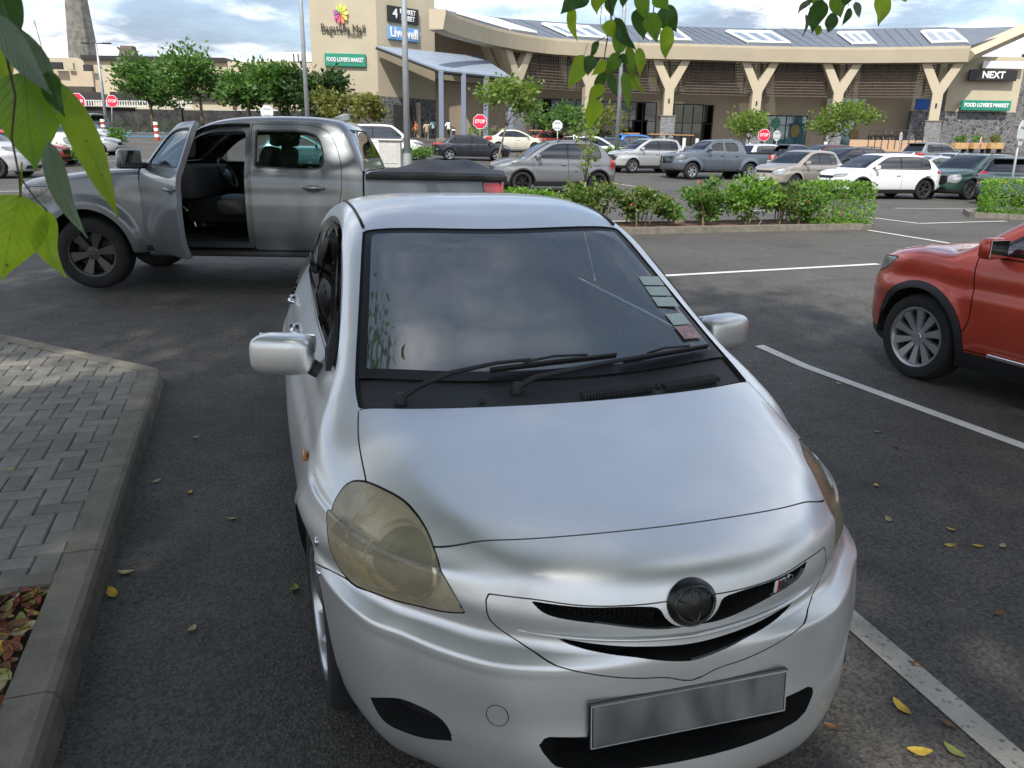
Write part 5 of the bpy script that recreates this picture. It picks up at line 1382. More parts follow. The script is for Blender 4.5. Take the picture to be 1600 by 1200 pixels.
for i in range(RS, 60, 1):       # standing seams
    for f_ in (0,):
        if i in cut: continue
        a0_ = E2[i].lerp(E2[min(60,i+1)], f_); nn = nrm(i)
        MB().tube([a0_+nn*.5+Vector((0,0,1.60))-O3, a0_+nn*12.9+Vector((0,0,5.02))-O3], .03, 4, cap=False).build('roof_seam', M_seam, hall)
# back wall
band([(8.0,1.0),(8.0,ZE+2.5),(8.6,ZE+2.5),(8.6,1.0)], 'back_wall', M_beige, 8, 60)
band([(7.2,8.3),(7.2,9.0),(8.1,9.0),(8.1,8.3)], 'bulkhead', M_tan, 10, 44)
# clerestory grating under the eave and louvre screens
cols_u = [815,922,1047,1184,1326,1479]
ci = [near_u(u) for u in cols_u]
for a in range(len(ci)):
    i0 = ci[a]; i1 = ci[a+1] if a+1 < len(ci) else None
    if i1 is None: break
    p, q = E2[i0]+nrm(i0)*1.6, E2[i1]+nrm(i1)*1.6; rz = facing(p, q); Ln = (q-p).length
    scr = empty('louvre_screen', Vector((p.x, p.y, 0))-Vector((O3.x, O3.y, O3.z)), rz, hall)
    me_s = MB(); me_s.box((Ln/2,0,0), (Ln-.5,.05,.085)); sm_ = me_s.mesh('slat'); sm_.materials.append(M_slat)
    for k_ in range(9): link('slat', sm_, None, scr, loc=(0,.0,7.75+.29*k_))
    me_r = MB(); me_r.box((0,0,0), (.09,.09,3.3)); rm_ = me_r.mesh('upright'); rm_.materials.append(M_darkst)
    for k_ in range(1, 8): link('upright', rm_, None, scr, loc=(Ln*k_/8,.08,ZE-1.55))
    g_ = MB()
    for k_ in range(int(Ln/.28)): g_.box((.2+.28*k_,.15,ZE-.45), (.07,.05,.75))
    for k_ in range(3): g_.box((Ln/2,.15,ZE-.75+.3*k_), (Ln-.4,.05,.07))
    tag(g_.build('grating', M_darkst, scr), kind='stuff')
# Y columns
def ycol(i, label_u):
    p = E2[i]+nrm(i)*.9; g = gz(p.x, p.y); a, c = E2[max(0,i-1)], E2[min(60,i+1)]; rz = facing(a, c)
    col_ = empty('column', p-O3-Vector((0,0,p.z-g)), rz, hall)
    MB().bbox((0,0,1.45), (1.55,1.2,2.95), .05).build('stone_plinth', M_stone, col_)
    for r_ in range(12): MB().bbox((random.uniform(-.02,.02),0,.12+.24*r_), (1.60+random.uniform(-.03,.03),1.25,.215), .02).build('stone_course', M_stone, col_)
    k = MB(); k.bbox((0,0,2.98), (1.75,1.4,.12), .02); k.build('plinth_cap', M_conc, col_)
    H_ = ZE-g
    k = MB(); jz = 5.9
    w0 = .5
    out = [(-w0,3.0),(w0,3.0),(w0,jz-.2),(2.05,H_+.02),(1.15,H_+.02),(0,jz+.75),(-1.15,H_+.02),(-2.05,H_+.02),(-w0,jz-.2)]
    k.plate([(x,-.42,z) for x, z in out], (0,.84,0)); k.build('y_shaft', M_tan2, col_)
    MB().bbox((0,-.48,4.55), (.16,.12,.42), .03).build('wall_lamp', M_darkst, col_)
for i in ci: ycol(i, 0)
# shop fronts along the back wall
def shop(u0, u1, z0, z1, mat_in, name='shop_front', doors=3, back=7.6, gl=None):
    i0, i1 = near_u(u0, back), near_u(u1, back); i1 = max(i1, i0+1); p, q = E2[i0]+nrm(i0)*back, E2[i1]+nrm(i1)*back; rz = facing(p, q); Ln = (q-p).length; g = gz(p.x, p.y)
    s_ = empty(name, Vector((p.x-O3.x, p.y-O3.y, g-O3.z)), rz, hall)
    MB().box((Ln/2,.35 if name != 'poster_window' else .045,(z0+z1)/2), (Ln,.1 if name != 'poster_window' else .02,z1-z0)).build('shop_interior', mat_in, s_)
    for k_ in range(doors):
        MB().box((Ln*(k_+.5)/doors,0,(z0+z1)/2), (Ln/doors-.12,.05,z1-z0-.1)).build('pane', gl or M_shop, s_)
    for k_ in range(doors+1): MB().box((Ln*k_/doors,-.02,(z0+z1)/2), (.10,.12,z1-z0)).build('mullion', M_darkst, s_)
    MB().box((Ln/2,-.03,z1), (Ln+.1,.14,.12)).build('transom', M_darkst, s_); MB().box((Ln/2,-.03,z0+2.5), (Ln,.1,.08)).build('transom', M_darkst, s_)
    return s_
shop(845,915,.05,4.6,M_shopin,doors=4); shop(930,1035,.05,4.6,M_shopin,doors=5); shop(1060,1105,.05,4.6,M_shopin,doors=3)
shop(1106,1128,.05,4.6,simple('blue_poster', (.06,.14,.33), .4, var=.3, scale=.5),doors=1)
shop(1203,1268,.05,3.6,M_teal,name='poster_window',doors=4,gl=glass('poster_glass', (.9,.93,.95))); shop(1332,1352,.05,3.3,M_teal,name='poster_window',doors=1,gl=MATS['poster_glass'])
def poster_art(u, z, s, colr):
    i = near_u(u, 7.45); p = E2[i]+nrm(i)*7.45; V_, F_ = ellipsoid_box((0,0,0), (s,.06,s*1.25), 1.0); link('poster_print', mesh_from('poster_print', V_, F_, smooth=True), colr, hall, loc=p-O3-Vector((0,0,p.z-gz(p.x,p.y)-z)))
poster_art(1212,2.0,1.1,simple('poster_maroon', (.16,.06,.10), .5, var=.4, scale=2)); poster_art(1247,1.9,1.2,simple('poster_floral', (.28,.20,.06), .5, var=.6, scale=3)); poster_art(1342,1.7,1.0,MATS['poster_floral']); poster_art(1230,2.8,1.0,simple('poster_leaf', (.10,.30,.22), .5, var=.4, scale=2))
def wall_sign(u, v, D, w, h, mat, txt, size, bold=.012, name='sign_board', xs=1.0, tm=M_letters):
    i = near_u(u); a, c = E2[max(0,i-1)], E2[min(60,i+1)]; p = at(u, v, D); return sign(hall, p-O3, w, h, facing(a, c), mat, txt, size, tm, .2, xs, name, bold)
wall_sign(1322,163,91.3,4.4,1.25,M_whitef,'Livewell',1.15,.03,tm=simple('sign_blue_ink', (.05,.12,.28), .5, var=.03))
sg = wall_sign(1452,163,88,2.9,1.15,M_signroyal,'',.5)
for a_ in (-.62, 0, .62):
    pts = [(.45*math.sin(a_)*r_+w_*math.cos(a_), -.14, -.18+.62*math.cos(a_)*r_-w_*math.sin(a_)*.6) for r_, w_ in ((.1,0),(.5,.13),(.8,.10),(1.0,0),(.8,-.10),(.5,-.13))]
    MB().plate(pts, (0,-.03,0)).build('leaf_mark', M_letters, sg, loc=(.28,0,0))
for z_ in (-.10,-.02,.06): MB().box((.28,-.175,z_), (.75,.012,.025)).build('mark_stripe', M_signroyal, sg)
MB().box((.28,-.15,-.38), (.62,.03,.09)).build('mark_word', M_letters, sg)
# purple doors and right end wall
shop(1436,1466,.05,3.6,M_purple,name='purple_doors',doors=2,back=7.0,gl=simple('purple_leaf', (.075,.06,.28), .3, var=.08, coat=.4))
rw0, rw1 = at(1464,240,87), at(1574,240,87); rwz = facing(rw0, rw1)
gw = thing('mall_end_wall', 'grey stone and tan end wall with two sign boards right of the last column', 'wall', (rw0.x, rw0.y, 2.3)); OG = gw.location.copy()
k = MB(); wall_box(k, rw0, rw1, at(1530,176,87).z, 12.2, .6, OG); k.build('wall', M_tan2, gw)
k = MB(); wall_box(k, rw0-(rw1-rw0)*.45, rw1, 1.0, at(1530,175,87).z, .75, OG); k.build('stone_base', M_basalt, gw)
k = MB(); wall_box(k, rw1, rw1+(rw1-rw0)*.9, 1.0, 12.6, .9, OG); k.build('stone_pier', M_basalt, gw)
nb = Vector((rw1.y-rw0.y, -(rw1.x-rw0.x), 0)).normalized()*.25
sign(gw, at(1549,118,86.6)+nb-OG, 5.2, 1.1, rwz, M_signblack, 'NEXT', .95, bold=.03)
sign(gw, at(1538,165,86.6)+nb-OG, 5.4, 1.05, rwz, M_signgreen, "FOOD LOVER'S MARKET", .56, bold=.02)
sign(gw, at(1566,102,86.6)+nb-OG, 4.6, .75, rwz, M_whitef, '', .5)
k = MB(); a, c = at(1512,86,83)-OG, at(1625,36,92)-OG; k.tube([a, c], [.75,.75], 4); k.build('gable_beam', M_tan2, gw)
a_ = E2[60]; nn_ = nrm(60); bend = at(1625,36,92)
P_ = [a_+nn_*.4+Vector((0,0,1.5)), Vector((bend.x, bend.y, bend.z-.3)), a_+nn_*13+Vector((6,0,4.9)), a_+nn_*13+Vector((0,0,4.9))]
MB().plate([q-O3 for q in P_], (0,0,.12)).build('roof', M_roof, hall)
# raised terrace edge and planters in front of the right end
tw0, tw1 = at(1325,242,72), at(1440,247,70)
tr = thing('terrace_wall', 'low tan retaining wall with thin black railing before the purple doors', 'wall', (tw0.x, tw0.y, gz(tw0.x, tw0.y)-.2)); OT = tr.location.copy()
k = MB(); wall_box(k, tw0, tw1, OT.z, OT.z+1.15, .5, OT); k.build('wall', simple('terracotta_render', (.52,.34,.22), .9, var=.08), tr)
for t in range(9):
    q = tw0.lerp(tw1, .25+.09*t); MB().tube([(q.x-OT.x, q.y-OT.y-.1, .4),(q.x-OT.x, q.y-OT.y-.1, 2.0)], .03, 5).build('rail_post', M_darkst, tr)
a, c = tw0.lerp(tw1, .25)-OT, tw0.lerp(tw1, .97)-OT; MB().tube([(a.x,a.y-.1,2.0),(c.x,c.y-.1,2.0)], .03, 5).build('rail', M_darkst, tr)
# ---------------------------------------------------------------- old buildings, chimneys and walls behind the trees at the left
def slab(parent, O, u0, u1, v0, v1, D, mat, name, t=1.5, D1=None):
    """wall piece seen between picture columns u0..u1 and rows v0..v1 at distance D (D1 at the right end)"""
    D1 = D1 or D; um = (u0+u1)/2; a, c = at(u0, (v0+v1)/2, D), at(u1, (v0+v1)/2, D1); z1 = at(um, v0, (D+D1)/2).z; z0 = at(um, v1, (D+D1)/2).z
    k = MB(); wall_box(k, a, c, z0, z1, t, O); return k.build(name, mat, parent)
M_mill = simple('mill_stone', (.17,.165,.15), .95, var=.4, scale=1.2, bumpd=.06, bscale=3)
ch = thing('stone_chimney', 'tall tapering grey stone chimney behind the parking building', 'chimney', tuple(spot(130,128))); O = ch.location.copy()
b0, b1, t0, t1 = at(112,92,128), at(151,92,128), at(104,-8,128), at(134,-8,128)
cb_, ctp = (b0+b1)/2-O, (t0+t1)/2-O; rb, rt = (b1-b0).length/2*1.15, (t1-t0).length/2*1.08
k = MB(); dz = (b0.z-t0.z); ext = 1.9
zt = ctp.z; k.lathe([(rb*1.25,-3),(rb,cb_.z),(rt,zt),(rt*.86,zt+9),(rt*.9,zt+9.3),(rt*.9,zt+10)], 8, 'Z', c=(cb_.x,cb_.y,0)); k.build('shaft', M_mill, ch)
c2 = thing('stone_chimney_stump', 'short brown stone chimney stump above the parking building roof', 'chimney', tuple(spot(202,126))); O = c2.location.copy()
b0, b1, t0 = at(188,90,126), at(216,90,126), at(191,72,126); cc = (b0+b1)/2-O; r_ = (b1-b0).length/2*1.2
k = MB(); k.lathe([(r_*1.1,-2),(r_,cc.z),(r_*.72,t0.z-O.z),(r_*.55,t0.z-O.z),(r_*.5,t0.z-O.z-.8)], 4, 'Z', c=(cc.x,cc.y,0), M=Matrix.Rotation(.9,3,'Z')); k.build('shaft', simple('brown_stone', (.13,.105,.09), .95, var=.3, scale=2), c2)
pk = thing('parking_building', 'low tan parking building with open deck and ramp behind the left trees', 'building', tuple(spot(240,112))); O = pk.location.copy()
slab(pk, O, -120, 125, 88, 130, 114, M_tan, 'upper_wall', 8); slab(pk, O, 125, 500, 95, 150, 113, M_tan2, 'upper_wall', 8); slab(pk, O, 126, 352, 88, 95, 112.5, M_darkst, 'roof_edge', 6)
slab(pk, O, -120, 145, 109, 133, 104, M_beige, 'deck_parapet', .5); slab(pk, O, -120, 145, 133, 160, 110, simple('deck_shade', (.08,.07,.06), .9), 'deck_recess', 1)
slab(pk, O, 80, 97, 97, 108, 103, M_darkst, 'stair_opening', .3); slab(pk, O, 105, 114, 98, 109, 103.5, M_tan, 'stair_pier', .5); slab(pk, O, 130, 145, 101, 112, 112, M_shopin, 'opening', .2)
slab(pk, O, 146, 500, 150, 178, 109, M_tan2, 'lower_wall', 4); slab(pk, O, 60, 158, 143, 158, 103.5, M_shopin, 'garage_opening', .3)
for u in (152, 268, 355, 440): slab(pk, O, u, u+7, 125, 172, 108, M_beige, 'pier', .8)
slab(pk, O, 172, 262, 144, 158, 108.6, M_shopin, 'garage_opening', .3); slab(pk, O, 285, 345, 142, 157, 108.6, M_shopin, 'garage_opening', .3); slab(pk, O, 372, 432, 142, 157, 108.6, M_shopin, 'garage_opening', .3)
fnc = empty('railing', (0,0,0), 0, pk)
for u in range(126, 300, 4): slab(fnc, O, u, u+1.2, 157, 168, 101, M_whitef, 'picket', .05)
for v in (157.5, 166): slab(fnc, O, 126, 300, v, v+1, 101, M_whitef, 'rail', .06)
slab(pk, O, 425, 500, 82, 96, 118, M_whitef, 'plant_screen', 3); slab(pk, O, 400, 456, 96, 108, 116, M_beige, 'parapet', 2); slab(pk, O, 0, 30, 92, 103, 116, M_tan, 'parapet', 2)
for u in (458, 465, 471): slab(pk, O, u, u+1.5, 84, 100, 115, M_darkst, 'vent_pipe', .3)
bw = thing('basalt_boundary_wall', 'long dark basalt stone wall behind the left parking rows', 'wall', tuple(spot(300,88))); O = bw.location.copy()
mb_, n, b = new_mat('dark_basalt'); f = noise_val(n, .9, 6, .7); L(n, ramp2(n, f, (.018,.018,.02), (.085,.082,.078), .38, .72), b.inputs['Base Color']); b.inputs['Roughness'].default_value = .9
bump(n, b, noise_val(n, 5, 4, .6), .08)
slab(bw, O, 95, 212, 167, 206, 86, mb_, 'wall', .6, 88); slab(bw, O, 212, 280, 171, 206, 88, mb_, 'wall', .6); slab(bw, O, 275, 284, 168, 206, 87.6, mb_, 'pier', 1.0); slab(bw, O, 284, 520, 173, 207, 88, mb_, 'wall', .6, 84)
slab(bw, O, 95, 212, 165.5, 167.2, 85.8, M_conc, 'coping', .8, 87.8)
hw = thing('white_hoarding', 'white panelled hoarding showing between the trees above the stone wall', 'hoarding', tuple(spot(375,96))); O = hw.location.copy()
for i in range(6): slab(hw, O, 335+i*20, 354.5+i*20, 172, 180, 95, simple('hoarding_white', (.72,.74,.76), .6, var=.05), 'panel', .1)
# blue painted bay
def gq(u, v):
    D = 20
    for _ in range(900):
        p = at(u, v, D)
        if p.z < gz(p.x, p.y): break
        D *= 1.003
    return p
P = [gq(193,214), gq(262,214), gq(262,207.5), gq(193,207)]
tag(MB().add([(p.x,p.y,gz(p.x,p.y)+.03) for p in P], [(0,1,2,3)]).build('painted_bay', simple('bay_blue', (.09,.30,.55), .7, var=.1)), kind='structure')
# ---------------------------------------------------------------- vegetation
def leaf_mat(name, c0, c1, trans=.35, rough=.5, tcol=None):
    """leaf: coloured per leaf, lets light through"""
    m = bpy.data.materials.new(name); m.use_nodes = True; MATS[name] = m; n = m.node_tree; n.nodes.clear()
    g = node(n, 'ShaderNodeNewGeometry'); col = ramp2(n, g.outputs['Random Per Island'], c0, c1, .05, .95)
    nf = noise_val(n, 1.3, 3, .6); col = mix_rgb(n, 1.0, col, ramp2(n, nf, (.75,.78,.7), (1.25,1.2,1.15), .3, .7), 'MULTIPLY')
    p = node(n, 'ShaderNodeBsdfPrincipled'); L(n, col, p.inputs['Base Color']); p.inputs['Roughness'].default_value = rough; p.inputs['Specular IOR Level'].default_value = .4
    t = node(n, 'ShaderNodeBsdfTranslucent'); L(n, mix_rgb(n, 1.0, col, tcol or (1.5,1.7,.6), 'MULTIPLY'), t.inputs[0])
    mx = node(n, 'ShaderNodeMixShader'); mx.inputs[0].default_value = trans; L(n, p.outputs[0], mx.inputs[1]); L(n, t.outputs[0], mx.inputs[2])
    o = node(n, 'ShaderNodeOutputMaterial'); L(n, mx.outputs[0], o.inputs[0]); return m
M_leaf_mid = leaf_mat('tree_leaf', (.045,.115,.03), (.12,.22,.055))
M_leaf_dark = leaf_mat('dark_tree_leaf', (.022,.058,.022), (.06,.115,.035))
M_leaf_light = leaf_mat('young_leaf', (.09,.16,.03), (.20,.27,.06))
M_leaf_olive = leaf_mat('olive_leaf', (.10,.13,.03), (.24,.22,.07))
M_hedge = leaf_mat('hedge_leaf', (.09,.20,.03), (.20,.35,.06)); M_shrub = leaf_mat('shrub_leaf', (.07,.165,.04), (.16,.27,.07)); M_shrub_b = leaf_mat('bronze_shrub_leaf', (.075,.155,.04), (.18,.215,.07))
M_bark = simple('bark', (.16,.125,.09), .95, var=.35, scale=9, bumpd=.01, bscale=30); M_stem = simple('pale_stem', (.26,.22,.16), .9, var=.25, scale=14)
M_flower = simple('red_flower', (.55,.06,.03), .6, var=.3)
def leaf_cloud(P, size, seed, flat=0.0, asp=.5, out=None):
    """diamond leaves at points P; returns V,F arrays"""
    r = np.random.default_rng(seed); n = len(P)
    d = r.normal(size=(n,3)); d[:,2] *= (1-flat)
    if out is not None: d += out*.9
    d /= np.linalg.norm(d, axis=1)[:, None]
    s = r.normal(size=(n,3)); s -= (s*d).sum(1)[:, None]*d; s /= np.linalg.norm(s, axis=1)[:, None]
    up = np.cross(d, s); L_ = size*r.uniform(.6, 1.35, n)[:, None]; w = L_*asp*.5
    a = P; b = P+d*L_*.5+s*w+up*L_*.06; c = P+d*L_; e = P+d*L_*.5-s*w+up*L_*.06
    V = np.stack([a,b,c,e],1).reshape(-1,3); i = np.arange(n)*4
    F = np.concatenate([np.stack([i,i+1,i+2],1), np.stack([i,i+2,i+3],1)]); return V, F
def tri_mesh(name, V, F):
    me = bpy.data.meshes.new(name); me.vertices.add(len(V)); me.vertices.foreach_set('co', np.ascontiguousarray(V, dtype=np.float32).ravel())
    me.loops.add(len(F)*3); me.loops.foreach_set('vertex_index', np.ascontiguousarray(F, dtype=np.int32).ravel())
    me.polygons.add(len(F)); me.polygons.foreach_set('loop_start', np.arange(0, len(F)*3, 3, dtype=np.int32)); me.update(calc_edges=True); return me
def clumps(r, cen, rad3, ncl, nleaf, spread, shellness=.55):
    """leaf points grouped in clumps spread through an ellipsoid"""
    d = r.normal(size=(ncl,3)); d /= np.linalg.norm(d, axis=1)[:, None]; q = r.uniform(0,1,ncl)**shellness
    C = np.array(cen)+d*q[:, None]*np.array(rad3)
    k = r.integers(0, ncl, nleaf); P = C[k]+r.normal(size=(nleaf,3))*np.array(spread)*r.uniform(.5,1.3,(nleaf,1))
    return P, C
def make_tree(name, label, base, height, crown_r, crown_h, mat, seed, nleaf=2600, leaf=.35, trunk_r=.12, lobes=6, group=None, flat=.3, fork=.42, bark=None, lean=(0,0)):
    """tapered trunk, limbs to every lobe, crown of leaf clumps per lobe"""
    t = thing(name, label, 'tree', tuple(base), 0, group); r = np.random.default_rng(seed)
    fk = Vector((lean[0]*.5, lean[1]*.5, height*fork)); k = MB()
    k.tube([(0,0,-.1), (lean[0]*.2+r.normal()*.03*height*.2, r.normal()*.03, fk.z*.5), tuple(fk)], [trunk_r*1.25, trunk_r, trunk_r*.8], 8)
    P_all = []; O_all = []; cz = height-crown_h*.5
    for i in range(lobes):
        an = 2*math.pi*(i+r.uniform(-.3,.3))/lobes; rr = crown_r*r.uniform(.35,.78) if i else 0
        c = np.array([lean[0]+rr*math.cos(an), lean[1]+rr*math.sin(an), cz+crown_h*r.uniform(-.28,.34)])
        if i == 0: c[2] = cz+crown_h*.22
        mid = (np.array(fk)+c)/2+np.array([0,0,-.05*height]); k.tube([tuple(fk), tuple(mid), tuple(c)], [trunk_r*.6, trunk_r*.36, trunk_r*.12], 6)
        for q in range(3):
            e = c+r.normal(size=3)*np.array([crown_r*.3,crown_r*.3,crown_h*.2]); k.tube([tuple((mid+c)/2), tuple(e)], [trunk_r*.2, trunk_r*.06], 5)
        nl = nleaf//lobes
        P, C = clumps(r, c, (crown_r*.45, crown_r*.45, crown_h*.30), 16, nl, (crown_r*.13, crown_r*.13, crown_h*.07))
        P_all.append(P); O_all.append((P-np.array([lean[0],lean[1],cz-crown_h*.3]))/max(crown_r,crown_h))
    k.build('trunk', bark or M_bark, t, smooth=True)
    P = np.vstack(P_all); V, F = leaf_cloud(P, leaf, seed+7, flat, .5, np.vstack(O_all)); link('crown', tri_mesh('crown', V, F), mat, t)
    return t
def shrub(name, label, base, w, d, h, mat, seed, nleaf=1500, leaf=.09, stems=5, boxy=False, group=None, flowers=0, rz=0, cat='shrub'):
    t = thing(name, label, cat, tuple(base), rz, group); r = np.random.default_rng(seed)
    k = MB()
    for i in range(stems):
        a = (r.uniform(-.5,.5)*w*.35, r.uniform(-.5,.5)*d*.35); b_ = (a[0]*1.8+r.normal()*.06*w, a[1]*1.8, h*r.uniform(.6,.85)); k.tube([(a[0],a[1],-.05),((a[0]+b_[0])/2+.03,(a[1]+b_[1])/2,b_[2]*.5),b_], [.016,.012,.005], 5)
    k.build('stems', M_stem, t)
    if boxy:
        P = r.uniform(-1,1,(nleaf,3)); ax = r.integers(0,3,nleaf); sg = np.sign(P[np.arange(nleaf),ax]); f = r.uniform(0,1,nleaf) < .75; P[np.arange(nleaf)[f],ax[f]] = (sg*r.uniform(.86,1.03,nleaf))[f]
        P *= np.array([w/2,d/2,h/2]); P[:,2] += h*.52; P += r.normal(size=P.shape)*.02; P[:,2] = np.maximum(P[:,2], .06*h)
        out = P-np.array([0,0,h*.5])
    else:
        P, C = clumps(r, (0,0,h*.58), (w*.46,d*.46,h*.42), 26, nleaf, (w*.07+.02,d*.07+.02,h*.06), .5); P[:,2] = np.maximum(P[:,2], .05); out = P-np.array([0,0,h*.3])
    V, F = leaf_cloud(P, leaf, seed+3, .2, .55, out/np.maximum(.05, np.linalg.norm(out, axis=1))[:, None]); link('foliage', tri_mesh('foliage', V, F), mat, t)
    if flowers:
        q = P[r.integers(0, nleaf, flowers)]+np.array([0,-.03,.02]); V, F = leaf_cloud(np.repeat(q, 4, 0), .06, seed+9, 0, .8); link('flowers', tri_mesh('flowers', V, F), M_flower, t)
    return t
# --- trees in front of the old buildings
G1 = 'umbrella trees along the basalt wall'
for (u, D, vt, rpx, hpx, mat, seed, lab, fl) in (
    (240,80,98,54,66,M_leaf_mid,1,'round green tree leftmost in the row by the basalt wall',.3),
    (318,76,70,56,92,M_leaf_mid,2,'tallest tree in the row, feathery shoots rising above the roofline',.3),
    (392,74,104,52,60,M_leaf_mid,3,'spreading tree directly behind the pickup roof, right of the tallest tree',.3),
    (440,71,108,48,66,M_leaf_mid,4,'dense green tree just left of the tall grey lamp post',.3),
    (502,70,112,52,72,M_leaf_dark,5,'dark leafy tree in front of the tan entrance block corner',.3)):
    b_ = spot(u, D); tp = at(u, vt, D).z; hgt = tp-b_.z; s = D/1205.3
    make_tree('wayside_tree', lab, b_, hgt, rpx*s, hpx*s, mat, seed, 4200, .48, .16, 8, G1, fl)
t_ = None
make_tree('slender_tree', 'slender olive-green young tree left of the stop sign at the stone base', spot(520,62), at(520,142,62).z-spot(520,62).z, 1.5, 2.6, M_leaf_olive, 11, 900, .34, .06, 5, None, .2, bark=M_stem)
make_tree('slender_tree', 'yellow-green young tree touching the stone base, right of the slender olive one', spot(578,63), at(575,150,63).z-spot(578,63).z, 2.0, 2.2, M_leaf_olive, 12, 1300, .36, .06, 6, None, .2, bark=M_stem)
make_tree('young_tree', 'bright young tree with bent thin trunk in front of the canopy end post', spot(775,40), at(800,128,40).z-spot(775,40).z, 1.75, 2.1, M_leaf_light, 13, 1500, .26, .05, 6, 'young trees in the car park', .4, .5, M_stem, (1.0,0))
make_tree('young_tree', 'bushy green tree behind the grey crossover car', spot(880,57), at(880,158,57).z-spot(880,57).z, 2.5, 2.5, M_leaf_mid, 14, 1700, .32, .06, 6, 'young trees in the car park', .3, .4, M_stem)
make_tree('young_tree', 'sparse yellowish tree right behind the middle lamp post', spot(945,58), at(950,165,58).z-spot(945,58).z, 2.2, 2.6, M_leaf_olive, 15, 700, .30, .05, 6, 'young trees in the car park', .3, .35, M_stem)
make_tree('young_tree', 'bright green tree beside the red stop sign below the fourth column', spot(1168,60), at(1170,170,60).z-spot(1168,60).z, 2.1, 2.4, M_leaf_light, 16, 1500, .30, .06, 6, 'young trees in the car park', .3, .35, M_stem)
make_tree('young_tree', 'wide light-green tree with leaning trunks before the fifth column', spot(1282,56), at(1305,158,56).z-spot(1282,56).z, 2.7, 2.5, M_leaf_light, 17, 1700, .30, .06, 7, 'young trees in the car park', .4, .4, M_stem, (1.2,0))
make_tree('sapling', 'small sapling with pale stem in front of the grey crossover', (1.45,16.6,gz(1.4,16.6)+.1), 2.15, .30, 1.45, M_leaf_light, 18, 170, .13, .022, 7, None, .3, .35, M_stem)
# --- planted island in the middle of the car park
I0, I1 = Vector((-7.5,11.4)), Vector((7.35,16.55)); idr = (I1-I0).normalized(); inr = Vector((-idr.y, idr.x))
isl = tag(empty('island_kerb', (I0.x, I0.y, 0)), kind='structure')
Ln = (I1-I0).length; wd = 1.25
def ipt(s, t): q = I0+idr*s+inr*t; return q
k_ = 0; s = 0.0
while s < Ln-.2:
    for t0 in (0, wd-.14):
        a, c = ipt(s+.004, t0), ipt(min(Ln, s+.98), t0); kb = MB()
        q = [a, c, c+inr*.14, a+inr*.14]; kb.prism([(p.x-I0.x, p.y-I0.y) for p in q], .10, gz(a.x, a.y)+.12); kb.build('kerb_stone', M_conc, isl)
    s += .985
arc = [ipt(Ln, 0)+idr*(.62*math.sin(t))+inr*(wd/2-wd/2*math.cos(t)) for t in [math.pi*i_/8 for i_ in range(9)]]
arci = [ipt(Ln, 0)+idr*(.50*math.sin(t))+inr*(wd/2-(wd/2-.13)*math.cos(t)) for t in [math.pi*i_/8 for i_ in range(9)]]
for i in range(8):
    MB().prism([(p.x-I0.x, p.y-I0.y) for p in (arc[i], arc[i+1], arci[i+1], arci[i])], .10, .31).build('kerb_stone', M_conc, isl)
so_ = MB(); q = [ipt(0,.1), ipt(Ln+.3,.1), ipt(Ln+.3,wd-.1), ipt(0,wd-.1)]; so_.add([(p.x, p.y, gz(p.x, p.y)+.09) for p in q], [(0,1,2,3)])
tag(so_.build('island_soil', simple('red_soil', (.16,.075,.042), .95, var=.3, scale=6, bumpd=.02, bscale=30)), kind='structure')
G2 = 'flowering shrubs on the middle island'
labs = ['green island shrub hidden behind the pickup cab','green island shrub seen through the pickup rear window','low green island shrub behind the pickup bed','bright green low shrub right of the red tail lamp','bronze-tipped shrub behind the silver roof edge','airy bronze-tipped shrub left of the gap in the island row','thin low island shrub with bare stems','large green island shrub with orange flowers','full round green island shrub, second of the large pair','airy bronze shrub with bare stems between green ones','small green island shrub with red flowers']
sh = [(2.2,1.0,1.0,M_shrub),(4.6,1.0,1.0,M_shrub),(6.4,.9,1.0,M_shrub),(8.3,1.6,.78,M_hedge),(9.7,1.25,.82,M_shrub_b),(10.75,.95,.8,M_shrub_b),(11.45,.55,.5,M_shrub),(12.25,1.15,.92,M_shrub),(13.25,1.25,.92,M_hedge),(14.05,.6,.86,M_shrub_b),(14.55,.7,.72,M_shrub)]
for i, ((s, w, h, mt), lb) in enumerate(zip(sh, labs)):
    p = ipt(s, wd/2); shrub('island_shrub', lb, (p.x, p.y, gz(p.x, p.y)+.09), w, .9, h, mt, 30+i, int(2300*w), .085, 6, False, G2, 10 if i in (7,10,5) else 0, math.atan2(idr.y, idr.x))
p = ipt(Ln-.35, wd/2); shrub('clipped_hedge', 'square clipped light-green hedge at the end of the middle island', (p.x, p.y, gz(p.x, p.y)+.09), 1.35, 1.0, .82, M_hedge, 51, 3800, .07, 8, True, None, 4, math.atan2(idr.y, idr.x), 'hedge')
# --- right-hand island with clipped hedge
ri = tag(empty('right_island_kerb', (13.2,20.6,0)), kind='structure')
q0, q1 = Vector((11.9,20.7)), Vector((15.4,19.1)); rd = (q1-q0).normalized(); rn = Vector((-rd.y, rd.x))
for i in range(4):
    a, c = q0+rd*(.9*i), q0+rd*(.9*i+.89); MB().prism([(p.x-13.2, p.y-20.6) for p in (a, c, c+rn*.14, a+rn*.14)], .1, gz(a.x,a.y)+.12).build('kerb_stone', M_conc, ri)
for i in range(3):
    a, c = q0+rn*(.6*i), q0+rn*(.6*i+.59); MB().prism([(p.x-13.2, p.y-20.6) for p in (a, a+rd*.14, c+rd*.14, c)], .1, gz(a.x,a.y)+.12).build('kerb_stone', M_conc, ri)
p = q0+rd*1.95+rn*.95; shrub('clipped_hedge', 'square clipped green hedge at the right edge below the leaning sign', (p.x, p.y, gz(p.x,p.y)+.08), 3.2, 1.5, .86, M_hedge, 52, 7000, .075, 10, True, None, 0, math.atan2(rd.y, rd.x), 'hedge')
